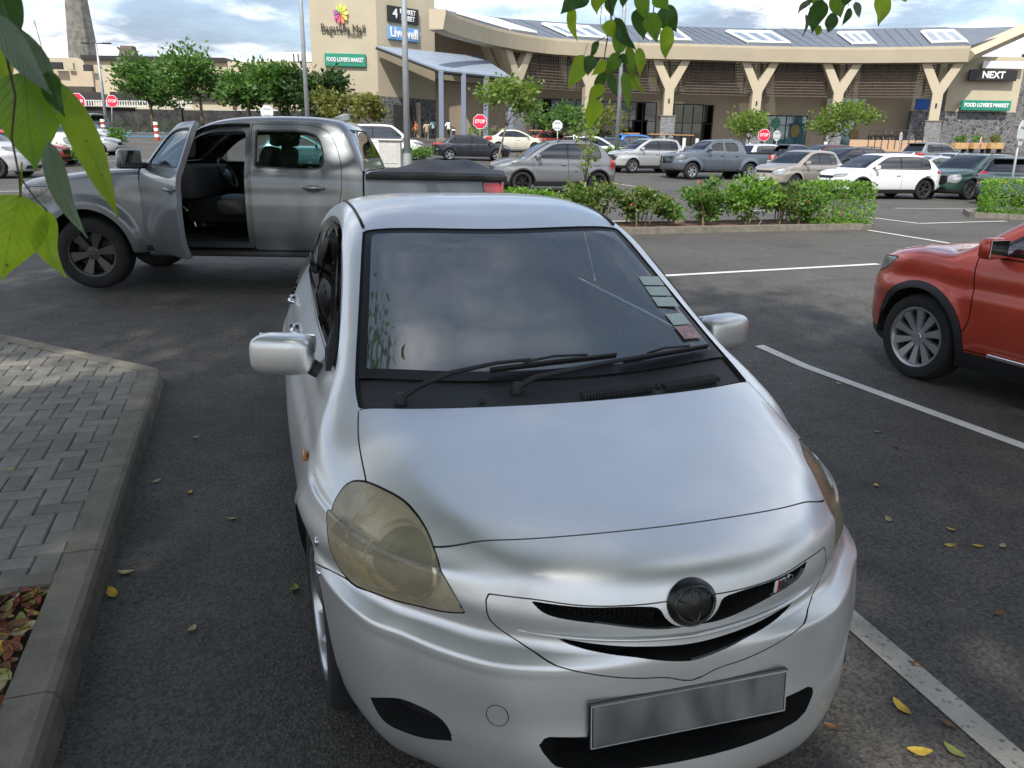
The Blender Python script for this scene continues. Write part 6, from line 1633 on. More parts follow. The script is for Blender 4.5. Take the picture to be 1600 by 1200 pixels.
# --- small hedges further off
for i, (u, D, w, h, lab) in enumerate(((130,34,1.9,1.0,'round green bush beside the white minibus bumper'),(183,50,1.7,1.3,'green bush behind the silver cars, near the red and white bollard'),(205,72,8,1.1,'dark clipped hedge at the foot of the basalt wall'),(1052*0+655,43,2.6,.8,'low green bush in front of the white minivan'),(963,44,2.2,1.1,'green bush at the foot of the middle lamp post'),(1012,62,5.0,1.0,'reddish-green bushes by the white bollards'),(762,62,3.0,1.3,'clipped green hedge at the foot of the large stop sign'),(1330,58,6,.9,'low green planting at the terrace edge'))):
    b_ = spot(u, D); shrub('bush', lab, b_, w, 1.0, h, (M_shrub_b if i in (5,) else (M_leaf_dark if i in (2,) else M_shrub)), 70+i, 1000, .15, 4, i in (2,6), 'bushes between the parking rows')
# --- shade trees behind and beside the photographer (they carry the hanging leaves and shade the foreground)
for i, (x, y, h, cr, ch) in enumerate(((-1.2,-1.9,10.5,4.4,5.6),(-6.6,3.2,10.8,4.5,5.8),(6.6,-3.2,10.5,4.6,6.0),(13.5,-1.5,10.5,4.6,6.2))):
    make_tree('shade_tree', ['broad shade tree whose twigs hang over the silver saloon','broad shade tree over the left pavement, shading the pickup','broad shade tree over the right bays, outside the view','far right shade tree, outside the view'][i], (x,y,.1 if i < 2 else 0), h, cr, ch, M_leaf_mid, 90+i, 15000, .30, .2, 12, 'shade trees over the parking bays', .3, .38)
# ---------------------------------------------------------------- parked cars
def pose_at(u, D, hd, sp, frac=.5):
    """front-axle position of a car whose wheelbase middle stands below picture column u"""
    p = spot(u, D); h = rad(hd); x, y = p.x+math.cos(h)*sp['wb']*frac, p.y+math.sin(h)*sp['wb']*frac
    cx_, cy_ = p.x, p.y
    return (x, y, h, min(gz(x, y), gz(x-math.cos(h)*sp['wb'], y-math.sin(h)*sp['wb']))+.0)
suv = lambda L_=4.4, W_=1.81, H_=1.66, **k: gen_spec(L_, W_, H_, k.pop('wb', 2.67), .90, k.pop('hood', H_*.655), -.12, -.98, -(L_-.9)+.72, -(L_-.9)+.30, k.pop('rh', H_*.66), **k)
sedan = lambda L_=4.5, W_=1.78, H_=1.46, **k: gen_spec(L_, W_, H_, k.pop('wb', 2.67), .86, H_*.67, -.15, -1.0, -(L_-.86)+1.25, -(L_-.86)+.66, H_*.71, sedan=True, **k)
van = lambda L_=4.9, W_=1.86, H_=1.92, **k: gen_spec(L_, W_, H_, k.pop('wb', 3.0), .92, H_*.59, .12, -.78, -(L_-.92)+.30, -(L_-.92)+.10, H_*.58, boxy=.8, **k)
GC = 'cars parked in the mall car park'
def pc(name, label, u, D, hd, sp, col, **k):
    return make_car(name, label, pose_at(u, D, hd, sp), sp, col, group=GC, **k)
dk = simple('dark_wheel', (.025,.025,.027), .35, metal=.5, var=.1)
# right-hand near bay
sp = gen_spec(4.45,1.86,1.65,2.66,.89,1.065,-.22,-1.05,-2.85,-3.25,1.12)
red = make_car('parked_crossover', 'orange-red crossover with ten-spoke wheels entering from the right edge', (4.04,6.33,rad(111),-.002), sp, (.56,.055,.022), group=GC, wheel=(.345,.225,.236,10,'taper'), rim=M_alloy, trim_h=.33, arch_trim=True, rails=True, res=(260,32,32), lamp='swept', metal=.35, antenna=False)
MB().bbox((-1.45,.915,.352), (1.6,.016,.028), .006).build('sill_strip', M_chrome, red); MB().bbox((-1.45,-.915,.352), (1.6,.016,.028), .006).build('sill_strip', M_chrome, red)
# middle rows
c1 = pc('parked_crossover', 'dark grey crossover with black wheels and long red tail lamp behind the shrubs', 863, 26.3, 196, suv(4.4,1.81,1.69,coupe=.6), (.19,.20,.215), arch_trim=True, trim_h=.36, rails=True, tail='wedge', wheel=(.345,.225,.24,5,'twin'), rim=dk, res=(170,22,22), plate_f=(M_plate_w,'4217 JL 16'))
build_pickup('blue-grey double-cab pickup with roof bars parked in the middle row', (*(lambda p: (p.x+math.cos(rad(200))*1.6, p.y+math.sin(rad(200))*1.6, gz(p.x,p.y)-.02))(spot(1108,37.5)), rad(200)), paint('pickup_blue_grey', (.13,.155,.19), .5, .33, .08), False, False)
pc('parked_suv', 'silver high-riding SUV left of the blue-grey pickup, facing the camera', 1008, 40.5, 205, suv(4.43,1.7,1.72,boxy=.4), (.50,.51,.52), lamp='swept', face='tall', trim_h=.36, arch_trim=False, rails=True, plate_f=(M_plate_w,'1187 DC 19'), wheel=(.35,.215,.235,6,'wide'))
pc('parked_crossover', 'beige crossover with round badge facing the camera beside the white coupe crossover', 1248, 31.0, 212, suv(4.12,1.78,1.57), (.40,.36,.31), lamp='big', face='slim', trim_h=.36, plate_f=(M_plate_w,'3396 AG 15'), wheel=(.335,.21,.225,5,'twin'))
pc('parked_crossover', 'white coupe-shaped crossover in the nearest right-hand row', 1366, 28.0, 196, suv(4.57,1.82,1.58,wb=2.72,coupe=1.0), (.78,.79,.80), metal=0.0, lamp='slim', face='slim', arch_trim=True, trim_h=.34, tail='slim', wheel=(.345,.22,.24,5,'twin'), rim=M_alloy_d, plate_f=(M_plate_w,'6642 ZR 21'), res=(170,22,22))
pc('parked_suv', 'dark green SUV right of the white coupe crossover', 1512, 29.5, 208, suv(4.52,1.86,1.65), (.035,.085,.075), lamp='upright', face='tall', arch_trim=True, trim_h=.36, wheel=(.36,.235,.24,6,'twin'), rim=M_alloy_d, plate_f=(M_plate_w,'9020 MY 23'), rails=True, res=(170,22,22))
pc('parked_suv', 'grey-teal SUV seen from behind with yellow plate at the right edge', 1598, 26.6, 36, suv(4.4,1.84,1.62), (.09,.125,.14), tail='claw', trim_h=.40, spoiler=True, plate_b=(M_plate_y,'5150 NV 22'), wheel=(.355,.235,.235,5,'wide'), res=(170,22,22))
pc('parked_suv', 'dark navy SUV seen from behind with yellow plate next to the beige crossover', 1233, 42.0, 40, suv(4.3,1.82,1.62), (.02,.025,.045), tail='slim', spoiler=True, plate_b=(M_plate_y,'2208 JN 20'))
pc('parked_crossover', 'white crossover half hidden behind the blue-grey pickup bed', 1193, 41.5, 25, suv(4.3,1.80,1.60), (.62,.66,.70), tail='block', arch_trim=True, trim_h=.34)
pc('parked_car', 'dark blue-black SUV with roof rails behind the white coupe crossover', 1318, 36.5, 200, suv(4.5,1.84,1.68), (.015,.018,.03), rails=True)
pc('parked_car', 'silver saloon behind the white coupe crossover, left of the green SUV', 1440, 35.0, 200, sedan(4.4,1.76,1.47), (.48,.51,.55))
pc('parked_car', 'pale silver hatchback roof showing above the green SUV bonnet', 1478, 39.5, 202, suv(4.1,1.74,1.50), (.50,.52,.54))
pc('parked_suv', 'grey SUV with dark rear glass below the stone column, behind the front rows', 1455, 49.0, 22, suv(4.5,1.84,1.72), (.20,.21,.22), spoiler=True)
pc('parked_car', 'maroon-roofed car between the sparse tree and the beige crossover', 1283, 44.0, 200, suv(4.3,1.78,1.6), (.10,.02,.025))
# centre rows further back
pc('parked_suv', 'bright blue SUV seen from behind left of the silver SUV', 995, 50.0, 18, suv(4.35,1.80,1.66,boxy=.3), (.02,.17,.55), tail='block', metal=.25, spoiler=True)
pc('parked_car', 'dark blue hatchback right of the crossover tail lamp', 955, 47.5, 20, suv(4.1,1.74,1.52), (.015,.06,.16))
pc('parked_car', 'white hatchback with dark glass behind the crossover roof', 922, 46.0, 14, suv(4.2,1.78,1.62), (.74,.75,.76), metal=0.0, spoiler=True)
pc('parked_car', 'red car roof just visible behind the grey crossover', 862, 58.0, 10, sedan(4.4,1.74,1.45), (.38,.03,.03))
pc('parked_saloon_car', 'cream saloon car beside the young tree in the centre', 803, 56.0, 14, sedan(4.5,1.70,1.53), (.66,.62,.52), metal=0.1)
pc('parked_saloon_car', 'black saloon car with red tail lamp beyond the pickup bed', 738, 46.5, 8, sedan(4.75,1.83,1.45,wb=2.85), (.018,.02,.027), tail='slim')
pc('parked_minivan', 'white minivan with black windows beyond the pickup bed', 598, 45.0, 4, van(5.0,1.86,1.93), (.80,.80,.80), metal=0.0, wheel=(.345,.225,.235,7,'twin'), tail='tall')
pc('parked_car', 'teal hatchback seen through the pickup rear side window', 470, 36.0, 8, suv(4.1,1.76,1.55), (.06,.17,.20))
# left rows
pc('parked_suv', 'white-silver SUV with black alloy wheels cut by the left edge', 16-60, 26.0, 2, suv(4.7,1.86,1.75), (.66,.67,.69), wheel=(.37,.24,.26,10,'twin'), rim=dk, res=(150,20,20))
pc('parked_car', 'small red car nose between the silver SUV and the minibus', 24, 33.0, 6, suv(4.0,1.72,1.5), (.45,.03,.02))
pc('parked_minibus', 'white minibus with sloping windscreen behind the hanging leaves', 45, 35.0, 4, van(5.3,1.88,2.35,wb=3.1), (.80,.80,.79), metal=0.0, lamp='upright')
pc('parked_saloon_car', 'silver saloon car, nearer of the two beyond the pickup bonnet', 128, 43.0, 4, sedan(4.5,1.74,1.46), (.56,.57,.58))
pc('parked_crossover', 'silver crossover, farther of the two beyond the pickup bonnet', 132, 52.0, 4, suv(4.5,1.84,1.66), (.50,.52,.56))
pc('parked_suv', 'blue-grey boxy four-by-four facing the camera before the basalt wall', 137, 66.0, 262, suv(4.6,1.9,1.85,boxy=.9), (.22,.26,.31))

# ---------------------------------------------------------------- lamp posts, signs, bollards
M_pole = simple('galvanised_pole', (.40,.42,.43), .5, metal=.5, var=.12, scale=3)
M_stop = simple('stop_red', (.62,.02,.06), .45, var=.05); M_signback = simple('sign_back_grey', (.62,.64,.64), .5, var=.08)
def lamp_post(label, u, D, r, h, head=False):
    p = spot(u, D); t = thing('lamp_post', label, 'lamp post', tuple(p), 0, 'lamp posts of the car park')
    k = MB(); k.tube([(0,0,-.2),(0,0,h*.5),(0,0,h)], [r*1.25, r, r*.62], 12); k.build('pole', M_pole, t, smooth=True)
    k = MB(); k.lathe([(0,.9),(r*1.55,.9),(r*1.7,.0),(r*1.7,-.1)], 12, 'Z'); k.build('base_sleeve', M_pole, t, smooth=True, angle=40)
    k = MB(); k.tube([(-.9,0,h),(.9,0,h)], .05, 8); k.bbox((-1.0,0,h+.03), (.75,.32,.12), .04); k.bbox((1.0,0,h+.03), (.75,.32,.12), .04); k.build('lamp_head', M_darkst if head else M_pole, t)
    return t
lamp_post('grey lamp post rising behind the pickup roof left of the entrance block', 484, 42, .105, 14)
lamp_post('thick grey lamp post in front of the blue canopy roof', 637, 33, .118, 12)
lamp_post('grey lamp post behind the hanging leaves in the centre', 962, 44, .105, 14)
lp = lamp_post('thin far lamp post beside the stone chimney', 168, 74, .13, at(152,68,74).z-spot(168,74).z, True)
def stop_sign(label, u, D, v, s, front=True, rz=0, lean=(0,0), pole_u=None):
    g = spot(pole_u or u, D); c = at(u, v, D); h = c.z-g.z
    t = thing('stop_sign', label, 'road sign', (c.x, c.y, g.z), rz, 'octagonal stop signs'); r = s/2/math.cos(math.pi/8)
    base = Vector((g.x-c.x, g.y-c.y, -.1))
    k = MB(); k.tube([tuple(base), (0,.06,h+s*.42)], .035, 8); k.build('post', M_pole, t, smooth=True)
    oc = lambda q: [(q*math.cos(math.pi/8+i*math.pi/4), q*math.sin(math.pi/8+i*math.pi/4)) for i in range(8)]
    if front:
        MB().plate([(x,0,h+z) for x, z in oc(r)], (0,.02,0)).build('white_border', M_letters, t); MB().plate([(x,-.006,h+z) for x, z in oc(r*.94)], (0,.005,0)).build('red_face', M_stop, t)
        me = text_mesh('STOP', s*.36, .004, bold=s*.008, xs=.86); link('lettering', me, M_letters, t, loc=(0,-.010,h))
    else:
        MB().plate([(x,0,h+z) for x, z in oc(r)], (0,.02,0)).build('sign_back', M_signback, t)
        for dz_ in (-.15,.15): MB().box((0,-.012,h+dz_*s*1.6), (s*.62,.02,.035)).build('bracket', M_pole, t)
    return t
stop_sign('red stop sign partly behind the hanging leaf, leftmost', 120, 58, 159, 1.22); stop_sign('red stop sign next to the thin far lamp post', 175, 68, 158, .98)
stop_sign('red stop sign before the stone base of the entrance block', 584, 64, 180, .78); stop_sign('largest red stop sign in front of the canopy posts', 750, 58, 190, 1.02)
stop_sign('red stop sign right of the bright green tree under the fourth column', 1194, 56, 211, .82); stop_sign('small red stop sign at the right edge beside the leaning sign', 1532+1, 58, 223, .85, True, .9)
stop_sign('grey back of an octagonal sign behind the pickup roof', 417, 50, 175, .80, False); stop_sign('grey back of an octagonal sign left of the middle lamp post', 871, 52, 196, .66, False)
stop_sign('grey back of an octagonal sign right of the red one under the columns', 1214, 56, 212, .70, False, .5); stop_sign('grey back of an octagonal sign in front of the terrace wall', 1408, 54, 215, .72, False, .9)
stop_sign('large leaning back of an octagonal sign at the right edge', 1597, 23.5, 208, .72, False, .75, pole_u=1574)
def bollard(label, u, D, h, w, rw, group):
    p = spot(u, D); t = thing('bollard', label, 'bollard', tuple(p), 0, group); n_ = 6 if rw else 1
    for i in range(n_):
        MB().lathe([(w*.5,h*i/n_),(w*.5,h*(i+1)/n_)]+([(0,h)] if i == n_-1 else []), 12, 'Z').build('band' if rw else 'post', (M_stop2 if i % 2 == 0 else M_letters) if rw else M_whitef, t, smooth=True, angle=40)
M_stop2 = simple('bollard_red', (.45,.05,.03), .6, var=.1)
bollard('red and white banded bollard by the blue painted bay', 246, 60, 1.35, .36, True, 'red and white bollards'); bollard('red and white banded bollard behind the silver cars', 163, 66, 1.3, .38, True, 'red and white bollards')
for i, u in enumerate((1012,1037,1068,1088,1130,1288)): bollard(['first','second','third','fourth','fifth','sixth'][i]+' white bollard from the left along the mall forecourt', u, 66, .95, .3, False, 'white bollards before the shop fronts')
p = spot(709,63); t = thing('bollard_light', 'short dark bollard light near the canopy posts', 'bollard', tuple(p)); MB().lathe([(.13,0),(.13,1.05),(.15,1.05),(.15,1.3),(0,1.34)], 14, 'Z').build('post', M_darkst, t, smooth=True, angle=40); MB().lathe([(.152,1.08),(.152,1.2)], 14, 'Z').build('lens', M_letters, t)
p = spot(611,38); t = thing('utility_box', 'pale grey utility cabinet in front of the white minivan', 'cabinet', tuple(p)); MB().bbox((0,0,.62), (1.05,.6,1.24), .03).build('case', simple('cabinet_grey', (.50,.50,.47), .7, var=.12), t); MB().bbox((0,0,1.27), (1.15,.7,.08), .02).build('lid', M_conc, t); MB().bbox((0,-.31,.65), (.8,.02,.9), .01).build('door', MATS['cabinet_grey'], t)
# planters at the right end
for i, u in enumerate((1499,1527,1554)):
    p = at(u, 228, 66); g = gz(p.x, p.y); t = thing('wooden_planter', ['leftmost','middle','rightmost'][i]+' raised wooden planter before the stone end wall', 'planter', (p.x,p.y,g), .25, 'raised wooden planters')
    zb = p.z-g
    MB().bbox((0,0,zb), (1.35,.6,.5), .03).build('trough', simple('planter_wood', (.52,.33,.15), .7, var=.2, scale=4), t)
    for sx in (-.55,.55): MB().box((sx,0,zb/2-.12), (.06,.5,max(.2, zb-.25))).build('leg', M_darkst, t)
    MB().box((0,0,.25), (1.1,.05,.05)).build('rail', M_darkst, t)
    r_ = np.random.default_rng(i); P, C_ = clumps(r_, (0,0,zb+.55), (.55,.25,.35), 12, 260, (.12,.08,.1)); V_, F_ = leaf_cloud(P, .22, i, .1, .4); link('plant', tri_mesh('plant', V_, F_), M_leaf_olive if i == 2 else M_shrub, t)
# cafe tables and benches on the forecourt
for i, (u, D) in enumerate(((788,76),(842,76),(982,77),(1028,77),(1066,77))):
    p = spot(u, D); t = thing('cafe_table', ['first','second','third','fourth','fifth'][i]+' wooden cafe table from the left under the mall eave', 'table', tuple(p), 0, 'wooden cafe tables on the forecourt')
    MB().bbox((0,0,1.02), (2.0,.8,.10), .02).build('table_top', simple('cafe_wood', (.42,.24,.10), .6, var=.2, scale=3), t)
    for sx in (-.85,.85): MB().box((sx,0,.48), (.08,.6,.96)).build('leg', M_darkst, t)
# ---------------------------------------------------------------- people
def person(label, u, D, h, top, bottom, skin, hair, rz, walk=.25, seated=False, group=None, vfeet=None, arm=.15):
    """skinned figure; rz is the direction faced (0 = towards +x)"""
    p = spot(u, D) if vfeet is None else at(u, vfeet, D)
    t = thing('person', label, 'person', tuple(p), rz, group); s = h/1.72
    J = {'pel':(0,0,.93),'sp':(.01,0,1.12),'ch':(0,0,1.34),'nk':(.01,0,1.47),'hd':(.03,0,1.60),'ht':(.02,0,1.70)}
    if seated:
        for k in J: J[k] = (J[k][0], J[k][1], J[k][2]-.46)
        legs = {'hl':(.05,.10,.46),'kl':(.46,.12,.47),'al':(.44,.12,.08),'tl':(.60,.12,.03),'hr':(.05,-.10,.46),'kr':(.46,-.12,.47),'ar':(.44,-.12,.08),'tr':(.60,-.12,.03)}
    else:
        w = walk
        legs = {'hl':(0,.10,.88),'kl':(.10+w*.3,.10,.48),'al':(w*.7,.10,.08),'tl':(w*.7+.15,.11,.03),'hr':(0,-.10,.88),'kr':(.05-w*.1,-.10,.48),'ar':(-w*.8,-.10,.10),'tr':(-w*.8+.14,-.11,.03)}
    dz = -.46 if seated else 0
    arms = {'sl':(0,.19,1.40+dz),'el':(-.05-arm,.24,1.13+dz),'wl':(.06-arm+(.25 if seated else 0),.24,.90+dz+(.12 if seated else 0)),'fl':(.10-arm+(.3 if seated else 0),.24,.80+dz+(.14 if seated else 0)),'sr':(0,-.19,1.40+dz),'er':(-.02+arm*.6,-.24,1.13+dz),'wr':(.12+arm,-.24,.92+dz),'fr':(.17+arm,-.23,.83+dz)}
    J.update(legs); J.update(arms)
    names = list(J); idx = {k: i for i, k in enumerate(names)}
    E = [('pel','sp'),('sp','ch'),('ch','nk'),('nk','hd'),('hd','ht'),('pel','hl'),('hl','kl'),('kl','al'),('al','tl'),('pel','hr'),('hr','kr'),('kr','ar'),('ar','tr'),('ch','sl'),('sl','el'),('el','wl'),('wl','fl'),('ch','sr'),('sr','er'),('er','wr'),('wr','fr')]
    rd_ = dict(pel=.15,sp=.13,ch=.15,nk=.06,hd=.095,ht=.07,hl=.10,kl=.068,al=.045,tl=.035,hr=.10,kr=.068,ar=.045,tr=.035,sl=.075,el=.05,wl=.036,fl=.036,sr=.075,er=.05,wr=.036,fr=.036)
    me = bpy.data.meshes.new('body'); me.from_pydata([tuple(c*s for c in J[k]) for k in names], [(idx[a], idx[b]) for a, b in E], []); me.update()
    o = link('body', me, None, t); md = o.modifiers.new('skin', 'SKIN'); sv = me.skin_vertices[0].data
    for k in names: sv[idx[k]].radius = (rd_[k]*s*(.8 if k in ('pel','sp','ch') else 1), rd_[k]*s); sv[idx[k]].use_root = (k == 'pel')
    ss = o.modifiers.new('sub', 'SUBSURF'); ss.levels = 1; ss.render_levels = 1
    dg = bpy.context.evaluated_depsgraph_get(); m2 = bpy.data.meshes.new_from_object(o.evaluated_get(dg)); o.modifiers.clear(); o.data = m2
    m2.materials.clear()
    for mt in (top, bottom, skin, hair): m2.materials.append(mt)
    zw, zn = (.92+dz)*s, (1.46+dz)*s
    for f in m2.polygons:
        c = f.center; f.use_smooth = True; arm_ = abs(c.y) > .185*s and c.z > (.70+dz)*s and not seated
        if c.z > zn: f.material_index = 3 if (c.z > (1.63+dz)*s or c.x < -.01*s) else 2
        elif abs(c.y) > .2*s and c.z < (1.18+dz)*s and c.z > (.6+dz)*s: f.material_index = 2
        elif c.z > zw: f.material_index = 0
        else: f.material_index = 1 if c.z > .07*s else 3
    return t
sk = simple('skin_brown', (.22,.12,.075), .6, var=.05); hr = simple('hair_black', (.012,.010,.009), .6, var=.1)
cl_ = lambda nme, c: simple('cloth_'+nme, c, .85, var=.12, scale=8)
person('person in orange top walking behind the white minivan nose', 650, 68, 1.62, cl_('orange', (.60,.16,.05)), cl_('brown', (.10,.06,.04)), sk, hr, rad(200))
person('person in beige shirt beside the thick lamp post, seen from behind', 667, 64, 1.74, cl_('beige', (.36,.29,.19)), cl_('khaki', (.17,.14,.10)), sk, hr, rad(95))
person('person in pale teal shirt and black trousers by the stone base', 677, 73, 1.75, cl_('teal', (.30,.50,.50)), cl_('black', (.012,.012,.014)), sk, hr, rad(80))
person('person in white shirt and dark trousers between the canopy posts', 701, 70, 1.78, cl_('white', (.75,.77,.78)), cl_('navy', (.02,.022,.03)), sk, hr, rad(60))
person('person in pink top near the cafe tables under the canopy', 773, 72, 1.6, cl_('pink', (.62,.36,.34)), cl_('grey', (.18,.17,.16)), sk, hr, rad(250))
bn = thing('terrace_bench', 'long dark bench with seated people against the beige mall wall', 'bench', tuple(at(1384,226,76))); 
MB().bbox((0,0,.42), (3.6,.45,.08), .02).build('seat', M_darkst, bn); MB().bbox((0,.25,.65), (3.6,.06,.45), .02).build('backrest', M_darkst, bn)
for sx in (-1.6,0,1.6): MB().box((sx,0,.2), (.08,.4,.4)).build('leg', M_darkst, bn)
for i, u in enumerate((1366,1381,1390,1404)):
    q = at(u, 226, 75.8); person(['first','second','third','fourth'][i]+' person in dark clothes from the left on the terrace bench', u, 75.8, 1.7, cl_('black', (.012,.012,.014)), cl_('black', (.012,.012,.014)), sk, hr, rad(-95+12*i), 0, True, 'people seated on the terrace bench', 226)
# ---------------------------------------------------------------- hanging leaves close to the lens, fallen leaves
def big_leaf_mat(name, col, tcol, trans, rough=.42):
    m = bpy.data.materials.new(name); m.use_nodes = True; MATS[name] = m; n = m.node_tree; n.nodes.clear()
    c = node(n, 'ShaderNodeTexCoord'); nf = noise_val(n, 40, 5, .6); sx = node(n, 'ShaderNodeSeparateXYZ'); L(n, c.outputs['UV'], sx.inputs[0])
    a1 = node(n, 'ShaderNodeMath', operation='ABSOLUTE'); L(n, sx.outputs[0], a1.inputs[0])
    # side veins: angled stripes in leaf space, midrib at x = 0
    v1 = node(n, 'ShaderNodeMath', operation='MULTIPLY_ADD'); L(n, a1.outputs[0], v1.inputs[0]); v1.inputs[1].default_value = -.45; L(n, sx.outputs[1], v1.inputs[2])
    v2 = node(n, 'ShaderNodeMath', operation='MULTIPLY'); L(n, v1.outputs[0], v2.inputs[0]); v2.inputs[1].default_value = 9
    v3 = node(n, 'ShaderNodeMath', operation='PINGPONG'); L(n, v2.outputs[0], v3.inputs[0]); v3.inputs[1].default_value = .5
    vein = ramp2(n, v3.outputs[0], (1,1,1), (0,0,0), .0, .09); mid = ramp2(n, a1.outputs[0], (1,1,1), (0,0,0), .02, .05)
    vv = mix_rgb(n, 1.0, vein, mid, 'LIGHTEN'); vvs = mix_rgb(n, .35, (0,0,0), vv)
    base = mix_rgb(n, 1.0, col, ramp2(n, nf, (.8,.82,.78), (1.2,1.16,1.1), .3, .7), 'MULTIPLY'); base2 = mix_rgb(n, vvs, base, tuple(min(1, x*1.5+.02) for x in col))
    spots_ = ramp2(n, noise_val(n, 220, 2, .5), (0,0,0), (.8,.8,.8), .70, .76); base2 = mix_rgb(n, spots_, base2, (.10,.06,.02))
    p = node(n, 'ShaderNodeBsdfPrincipled'); L(n, base2, p.inputs['Base Color']); p.inputs['Roughness'].default_value = rough; p.inputs['Specular IOR Level'].default_value = .5
    bmp = node(n, 'ShaderNodeBump'); bmp.inputs['Distance'].default_value = .0006; L(n, vv, bmp.inputs['Height']); L(n, bmp.outputs[0], p.inputs['Normal'])
    t = node(n, 'ShaderNodeBsdfTranslucent'); tm_ = mix_rgb(n, 1.0, mix_rgb(n, vvs, tcol, tuple(x*.5 for x in tcol)), ramp2(n, noise_val(n, 26, 4, .6), (.62,.66,.5), (1.1,1.08,1.0), .3, .65), 'MULTIPLY'); L(n, mix_rgb(n, spots_, tm_, (.12,.07,.02)), t.inputs[0])
    mx = node(n, 'ShaderNodeMixShader'); mx.inputs[0].default_value = trans; L(n, p.outputs[0], mx.inputs[1]); L(n, t.outputs[0], mx.inputs[2])
    o = node(n, 'ShaderNodeOutputMaterial'); L(n, mx.outputs[0], o.inputs[0]); return m
M_lf = dict(b=big_leaf_mat('leaf_bright', (.22,.36,.03), (.62,.85,.05), .6), m=big_leaf_mat('leaf_green', (.09,.20,.03), (.36,.60,.04), .5), d=big_leaf_mat('leaf_deep', (.035,.10,.022), (.13,.28,.03), .35), g=big_leaf_mat('leaf_pale_underside', (.20,.27,.20), (.20,.30,.12), .25, .5))
def big_leaf(parent, O, B, T, width, mat, rnd, roll=0.0, curl=.12, fold=.18, bend=0.0):
    """ovate pointed leaf from base B to tip T"""
    B, T = Vector(B), Vector(T); ax = T-B; l = ax.length; a = ax/l
    view = ((B+T)/2-Vector((0,0,EYE))).normalized(); s = a.cross(view).normalized(); nrm_ = s.cross(a).normalized()
    s2 = s*math.cos(roll)+nrm_*math.sin(roll); n2 = s2.cross(a)
    nu, nv = 14, 8; V = []; F = []; UV = []
    for i in range(nu+1):
        t = i/nu
        w = width*.5*min(1, (math.sin(math.pi*min(1, t*1.02)**.62))**.85*(1 if t < .8 else 1-.25*((t-.8)/.2)**1.0)) if t < .93 else width*.5*.30*(1-(t-.93)/.07)**.8
        w = max(w, .0006)
        wav = math.sin(t*9+roll*5)*.07*width
        for j in range(nv+1):
            q = j/nv*2-1
            p = a*(l*t)+s2*(w*q+bend*l*math.sin(math.pi*t)*.5)+n2*(-fold*w*(1-abs(q))*1.0+curl*l*math.sin(math.pi*t)+wav*abs(q))
            V.append(p+B-O); UV.append((q*w/width*2, t))
    for i in range(nu):
        for j in range(nv): k = i*(nv+1)+j; F.append((k, k+1, k+nv+2, k+nv+1))
    # leaf stalk
    pb = len(V); pp = [B-O, B-O-a*l*.10+Vector((0,0,.05*l)), B-O-a*l*.20+Vector((0,0,.16*l))]
    for q_ in pp:
        for k_ in range(4): w_ = k_*math.pi/2; V.append(q_+(s2*math.cos(w_)+n2*math.sin(w_))*width*.014); UV.append((0,0))
    for i in range(2):
        for k_ in range(4): F.append((pb+i*4+k_, pb+i*4+(k_+1) % 4, pb+(i+1)*4+(k_+1) % 4, pb+(i+1)*4+k_))
    me = mesh_from('leaf', V, F, smooth=True); uv = me.uv_layers.new(name='UVMap')
    for lp in me.loops: uv.data[lp.index].uv = UV[lp.vertex_index]
    return link('leaf', me, mat, parent)
M_twig = simple('twig', (.07,.045,.03), .8, var=.2)
rnd = random.Random(21)
def spray(label, ref, leaves, twigs, D0):
    O = at(*ref, D0); b = thing('hanging_twig', label, 'branch', tuple(O), 0, 'leafy twigs hanging into view')
    for (u0, v0, d0, u1, v1, d1, w, mt, roll, curl, bend) in leaves:
        B, T = at(u0, v0, d0), at(u1, v1, d1); big_leaf(b, O, B, T, w/1205.3*(d0+d1)/2, M_lf[mt], rnd, roll, curl, .2, bend)
    for tw in twigs:
        k = MB(); pts = [at(u, v, d)-O for u, v, d in tw[0]]; k.tube(pts, [r_/1205.3*D0 for r_ in tw[1]], 6); k.build('twig', M_twig, b, smooth=True)
D = .55
spray('out-of-focus leafy twig with large green leaves at the left edge', (20,100), [
  (-25,-30,D,34,52,D,66,'d',.2,.1,0),(-12,18,D*.96,80,150,D*.95,44,'g',.5,.10,.05),(16,38,D,88,178,D*1.02,34,'g',-.5,.12,.08),(40,112,D*1.04,56,266,D*1.04,94,'m',.1,.06,-.03),
  (74,112,D,100,182,D*1.02,34,'d',.5,.1,0),(80,118,D*1.05,184,342,D*1.0,50,'b',.35,.08,.10),(76,222,D*1.02,136,372,D*1.06,34,'g',.3,.05,-.10),
  (32,305,D*1.0,4,438,D*1.0,98,'b',.05,.05,-.02),(72,328,D*1.03,102,434,D*1.03,42,'b',.45,.12,-.16),(-10,60,D*1.1,14,150,D*1.1,40,'b',.2,.1,0)],
  [([(-20,40,D),(8,80,D),(24,150,D),(18,215,D),(30,275,D),(32,308,D)], [2.2,2,1.8,1.6,1.5,1.2]),([(8,80,D),(40,110,D),(76,118,D)], [1.6,1.4,1.2]),([(30,275,D),(55,310,D),(74,330,D)], [1.4,1.1,1])], D)
def c3(l, ox, d, jr):
    out = []
    for (a, b, c, e, w, mt) in l:
        dd = d+jr.uniform(-.05,.05); out.append((ox+a/4, b/4, dd, ox+c/4, e/4, dd+jr.uniform(-.015,.015), w/4, mt, jr.uniform(-.75,.75), jr.uniform(-.14,.18), jr.uniform(-.12,.12)))
    return out
jr = random.Random(4); D = 1.15
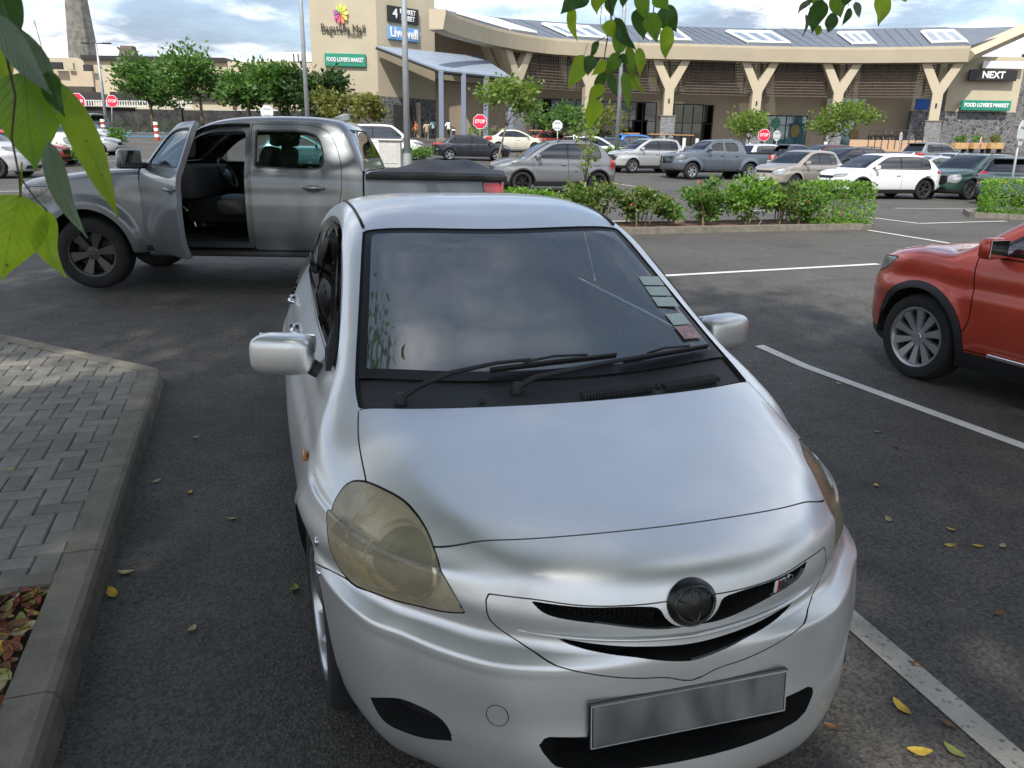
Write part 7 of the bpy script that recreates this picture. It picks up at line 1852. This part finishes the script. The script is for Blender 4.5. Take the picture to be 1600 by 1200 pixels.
spray('leafy twig hanging from the top centre before the louvred mall front', (953,30), c3([
  (470,-50,305,85,135,'d'),(372,40,408,258,68,'b'),(560,-60,530,90,105,'b'),(625,-40,628,105,85,'d'),(705,-50,690,48,60,'d'),(800,-60,850,130,95,'m'),(645,110,778,318,95,'d'),(588,135,640,245,85,'b'),(695,205,662,350,108,'m'),
  (540,258,495,368,55,'d'),(450,345,345,548,105,'b'),(495,345,472,475,90,'d'),(590,380,495,470,66,'b'),(660,330,592,470,92,'m'),(612,462,660,605,64,'d'),(566,445,532,625,86,'d'),(575,535,470,650,92,'b'),(535,620,478,805,116,'b'),
  (728,285,752,500,64,'m'),(792,300,800,480,72,'b'),(745,470,822,590,78,'b'),(700,450,735,690,66,'m'),(672,345,728,400,56,'d'),(790,50,822,250,115,'d'),(862,80,915,265,135,'m'),(935,45,1030,198,130,'d'),(968,165,958,372,95,'b'),(905,-40,985,62,105,'m')], 800, D, jr),
  [([(945,-20,D),(952,0,D),(955,30,D),(949,60,D),(945,85,D),(942,110,D)], [1.5,1.5,1.3,1.1,.9,.6]),([(955,30,D),(975,48,D),(985,75,D),(972,105,D)], [1,.9,.7,.5]),([(949,55,D),(925,70,D)], [.8,.5]),([(1015,-20,D),(1022,8,D),(1020,25,D)], [1.2,1,.8]),([(940,10,D),(938,35,D),(945,50,D)], [.6,.5,.4])], D)
spray('small leafy twig hanging at the top right before the dark cloud', (1300,10), c3([
  (345,0,272,208,118,'d'),(425,85,368,205,86,'d'),(430,-40,450,112,120,'m'),(515,50,462,160,44,'d'),(275,0,182,92,44,'g'),(240,88,215,232,28,'g'),(548,10,570,112,46,'g'),(715,-60,694,165,120,'b'),(330,160,300,222,44,'b'),(845,-40,860,14,60,'b'),(300,-60,330,40,90,'m'),(500,-60,480,40,80,'d')], 1200, D, jr),
  [([(1295,-25,D),(1300,0,D),(1308,22,D)], [1.2,1,.7]),([(1266,-10,D),(1265,20,D),(1258,40,D)], [.7,.6,.4]),([(1320,-20,D),(1326,10,D)], [.8,.5])], D)
# fallen leaves, each a thing of its own
M_dry = [simple('dry_leaf_yellow', (.52,.36,.05), .7, var=.25, scale=40), simple('dry_leaf_brown', (.20,.10,.05), .8, var=.3, scale=40), simple('dry_leaf_olive', (.22,.24,.06), .7, var=.25, scale=40), simple('dry_leaf_tan', (.42,.36,.20), .8, var=.2, scale=40), simple('dry_leaf_red', (.24,.075,.04), .75, var=.3, scale=40)]
def fallen(l, w, seed):
    r = random.Random(seed); V = []; F = []
    for i in range(9):
        t = i/8; ww = w*.5*math.sin(math.pi*min(1, t*.97+.02))**.8+.0004
        for j in range(5):
            q = j/4*2-1; V.append((l*(t-.5), ww*q, .004+.5*abs(q)**1.5*w*r.uniform(.18,.32)+.10*l*(2*t-1)**2))
    for i in range(8):
        for j in range(4): k = i*5+j; F.append((k, k+5, k+6, k+1))
    return mesh_from('fallen_leaf', V, F, smooth=True)
fl_m = [fallen(.07,.036,s) for s in range(4)]
def gfix(u, v, z=None):
    D = 1.2
    for _ in range(3000):
        p = at(u, v, D)
        if p.z < (gz(p.x, p.y) if z is None else z): break
        D *= 1.0015
    return p
spots = [(245,753,0,3),(297,771,0,0),(197,897,0,3),(176,929,0,0),(460,922,0,2),(18,735,KT,0),(45,577,KT,3),(1407,1108,0,0),(1437,1178,0,0),(1486,829,0,0),(1484,854,0,0),(1527,855,0,0),(1370,676,0,3),(1369,760,0,0),(1388,813,0,3),(1297,870,0,3),(1490,1178,0,2),(1480,1133,0,1),(1432,1040,0,1),(1300,1138,0,1),(305,685,0,3),(362,812,0,3),(300,985,0,3),(1566,855,0,3),(1310,600,0,3),(1400,700,0,1),(1560,960,0,1)]
wh = ['beside the left kerb','on the asphalt left of the saloon','near the middle kerb stone','at the kerb foot by the saloon wheel','touching the saloon front tyre','on the paving near the left edge','far back on the paving','in front of the saloon beside the worn white line','at the bottom right corner','right of the saloon headlamp, topmost of three','right of the saloon headlamp, lowest of three','right of the saloon headlamp, rightmost of three','between the two white lines, back','between the two white lines, middle','between the two white lines, front','close to the saloon right wing','at the bottom edge near the white line','just off the worn line end','near the saloon bumper corner','under the saloon nose at right','back between kerb and saloon','halfway between kerb and saloon','front between kerb and saloon','right edge beyond the three leaves','near the long white line','under the long white line','right edge of the near bay']
nm = ['yellow','brown','olive','pale','red-brown']
for i, ((u, v, z, c), w) in enumerate(zip(spots, wh)):
    p = gfix(u, v, z or None); me = fl_m[i % 4].copy(); me.materials.append(M_dry[c])
    big = 1.0 if i in (7,8,3,2,4,16) else .7
    tag(link('fallen_leaf', me, None, None, loc=(p.x, p.y, p.z+.002), rot=(rnd.uniform(-.2,.2), rnd.uniform(-.2,.2), rnd.uniform(0,6.3)), scale=(big,)*3), '%s fallen leaf lying %s' % (nm[c], w), 'leaf', 'scattered fallen leaves')
# leaf litter in the planting bed
r = np.random.default_rng(8); V = []; F = []
lit = [MB() for _ in M_dry]
for i in range(1500):
    s_ = end_s+.14+3.2*r.uniform()**1.6; t_ = .15+1.5*r.uniform()**1.4; q = K0+ex*s_+ey*t_; c = int(r.choice([1,4,1,4,1,3,1,4,2,3,0])); me = fl_m[i % 4]; sc = r.uniform(.55,1.1)
    M_ = Matrix.Translation((q.x, q.y, KT-.022+r.uniform(0,.02)))@Euler((r.uniform(-.5,.5), r.uniform(-.5,.5), r.uniform(0,6.3))).to_matrix().to_4x4()@Matrix.Scale(sc, 4)
    lit[c].add([M_@v.co for v in me.vertices], [tuple(p.vertices) for p in me.polygons])
for c, k in enumerate(lit):
    if k.V: tag(k.build('leaf_litter', M_dry[c], smooth=True), 'layer of %s dead leaves covering the soil bed beside the kerb' % nm[c], 'leaf litter', kind='stuff')
bed = shrub('bed_weed', 'tiny green weed among dead leaves in the soil bed', tuple((K0+ex*(end_s+.35)+ey*.33).to_3d()+Vector((0,0,KT-.03))), .12, .12, .07, M_shrub, 99, 40, .035, 2, cat='plant')
build_saloon()
build_pickup('grey double-cab pickup with passenger door open and black soft bed cover', (-4.60,9.30,.172,rad(181.8)), paint('pickup_grey', (.17,.185,.20), .5, .38, .08), True, True)
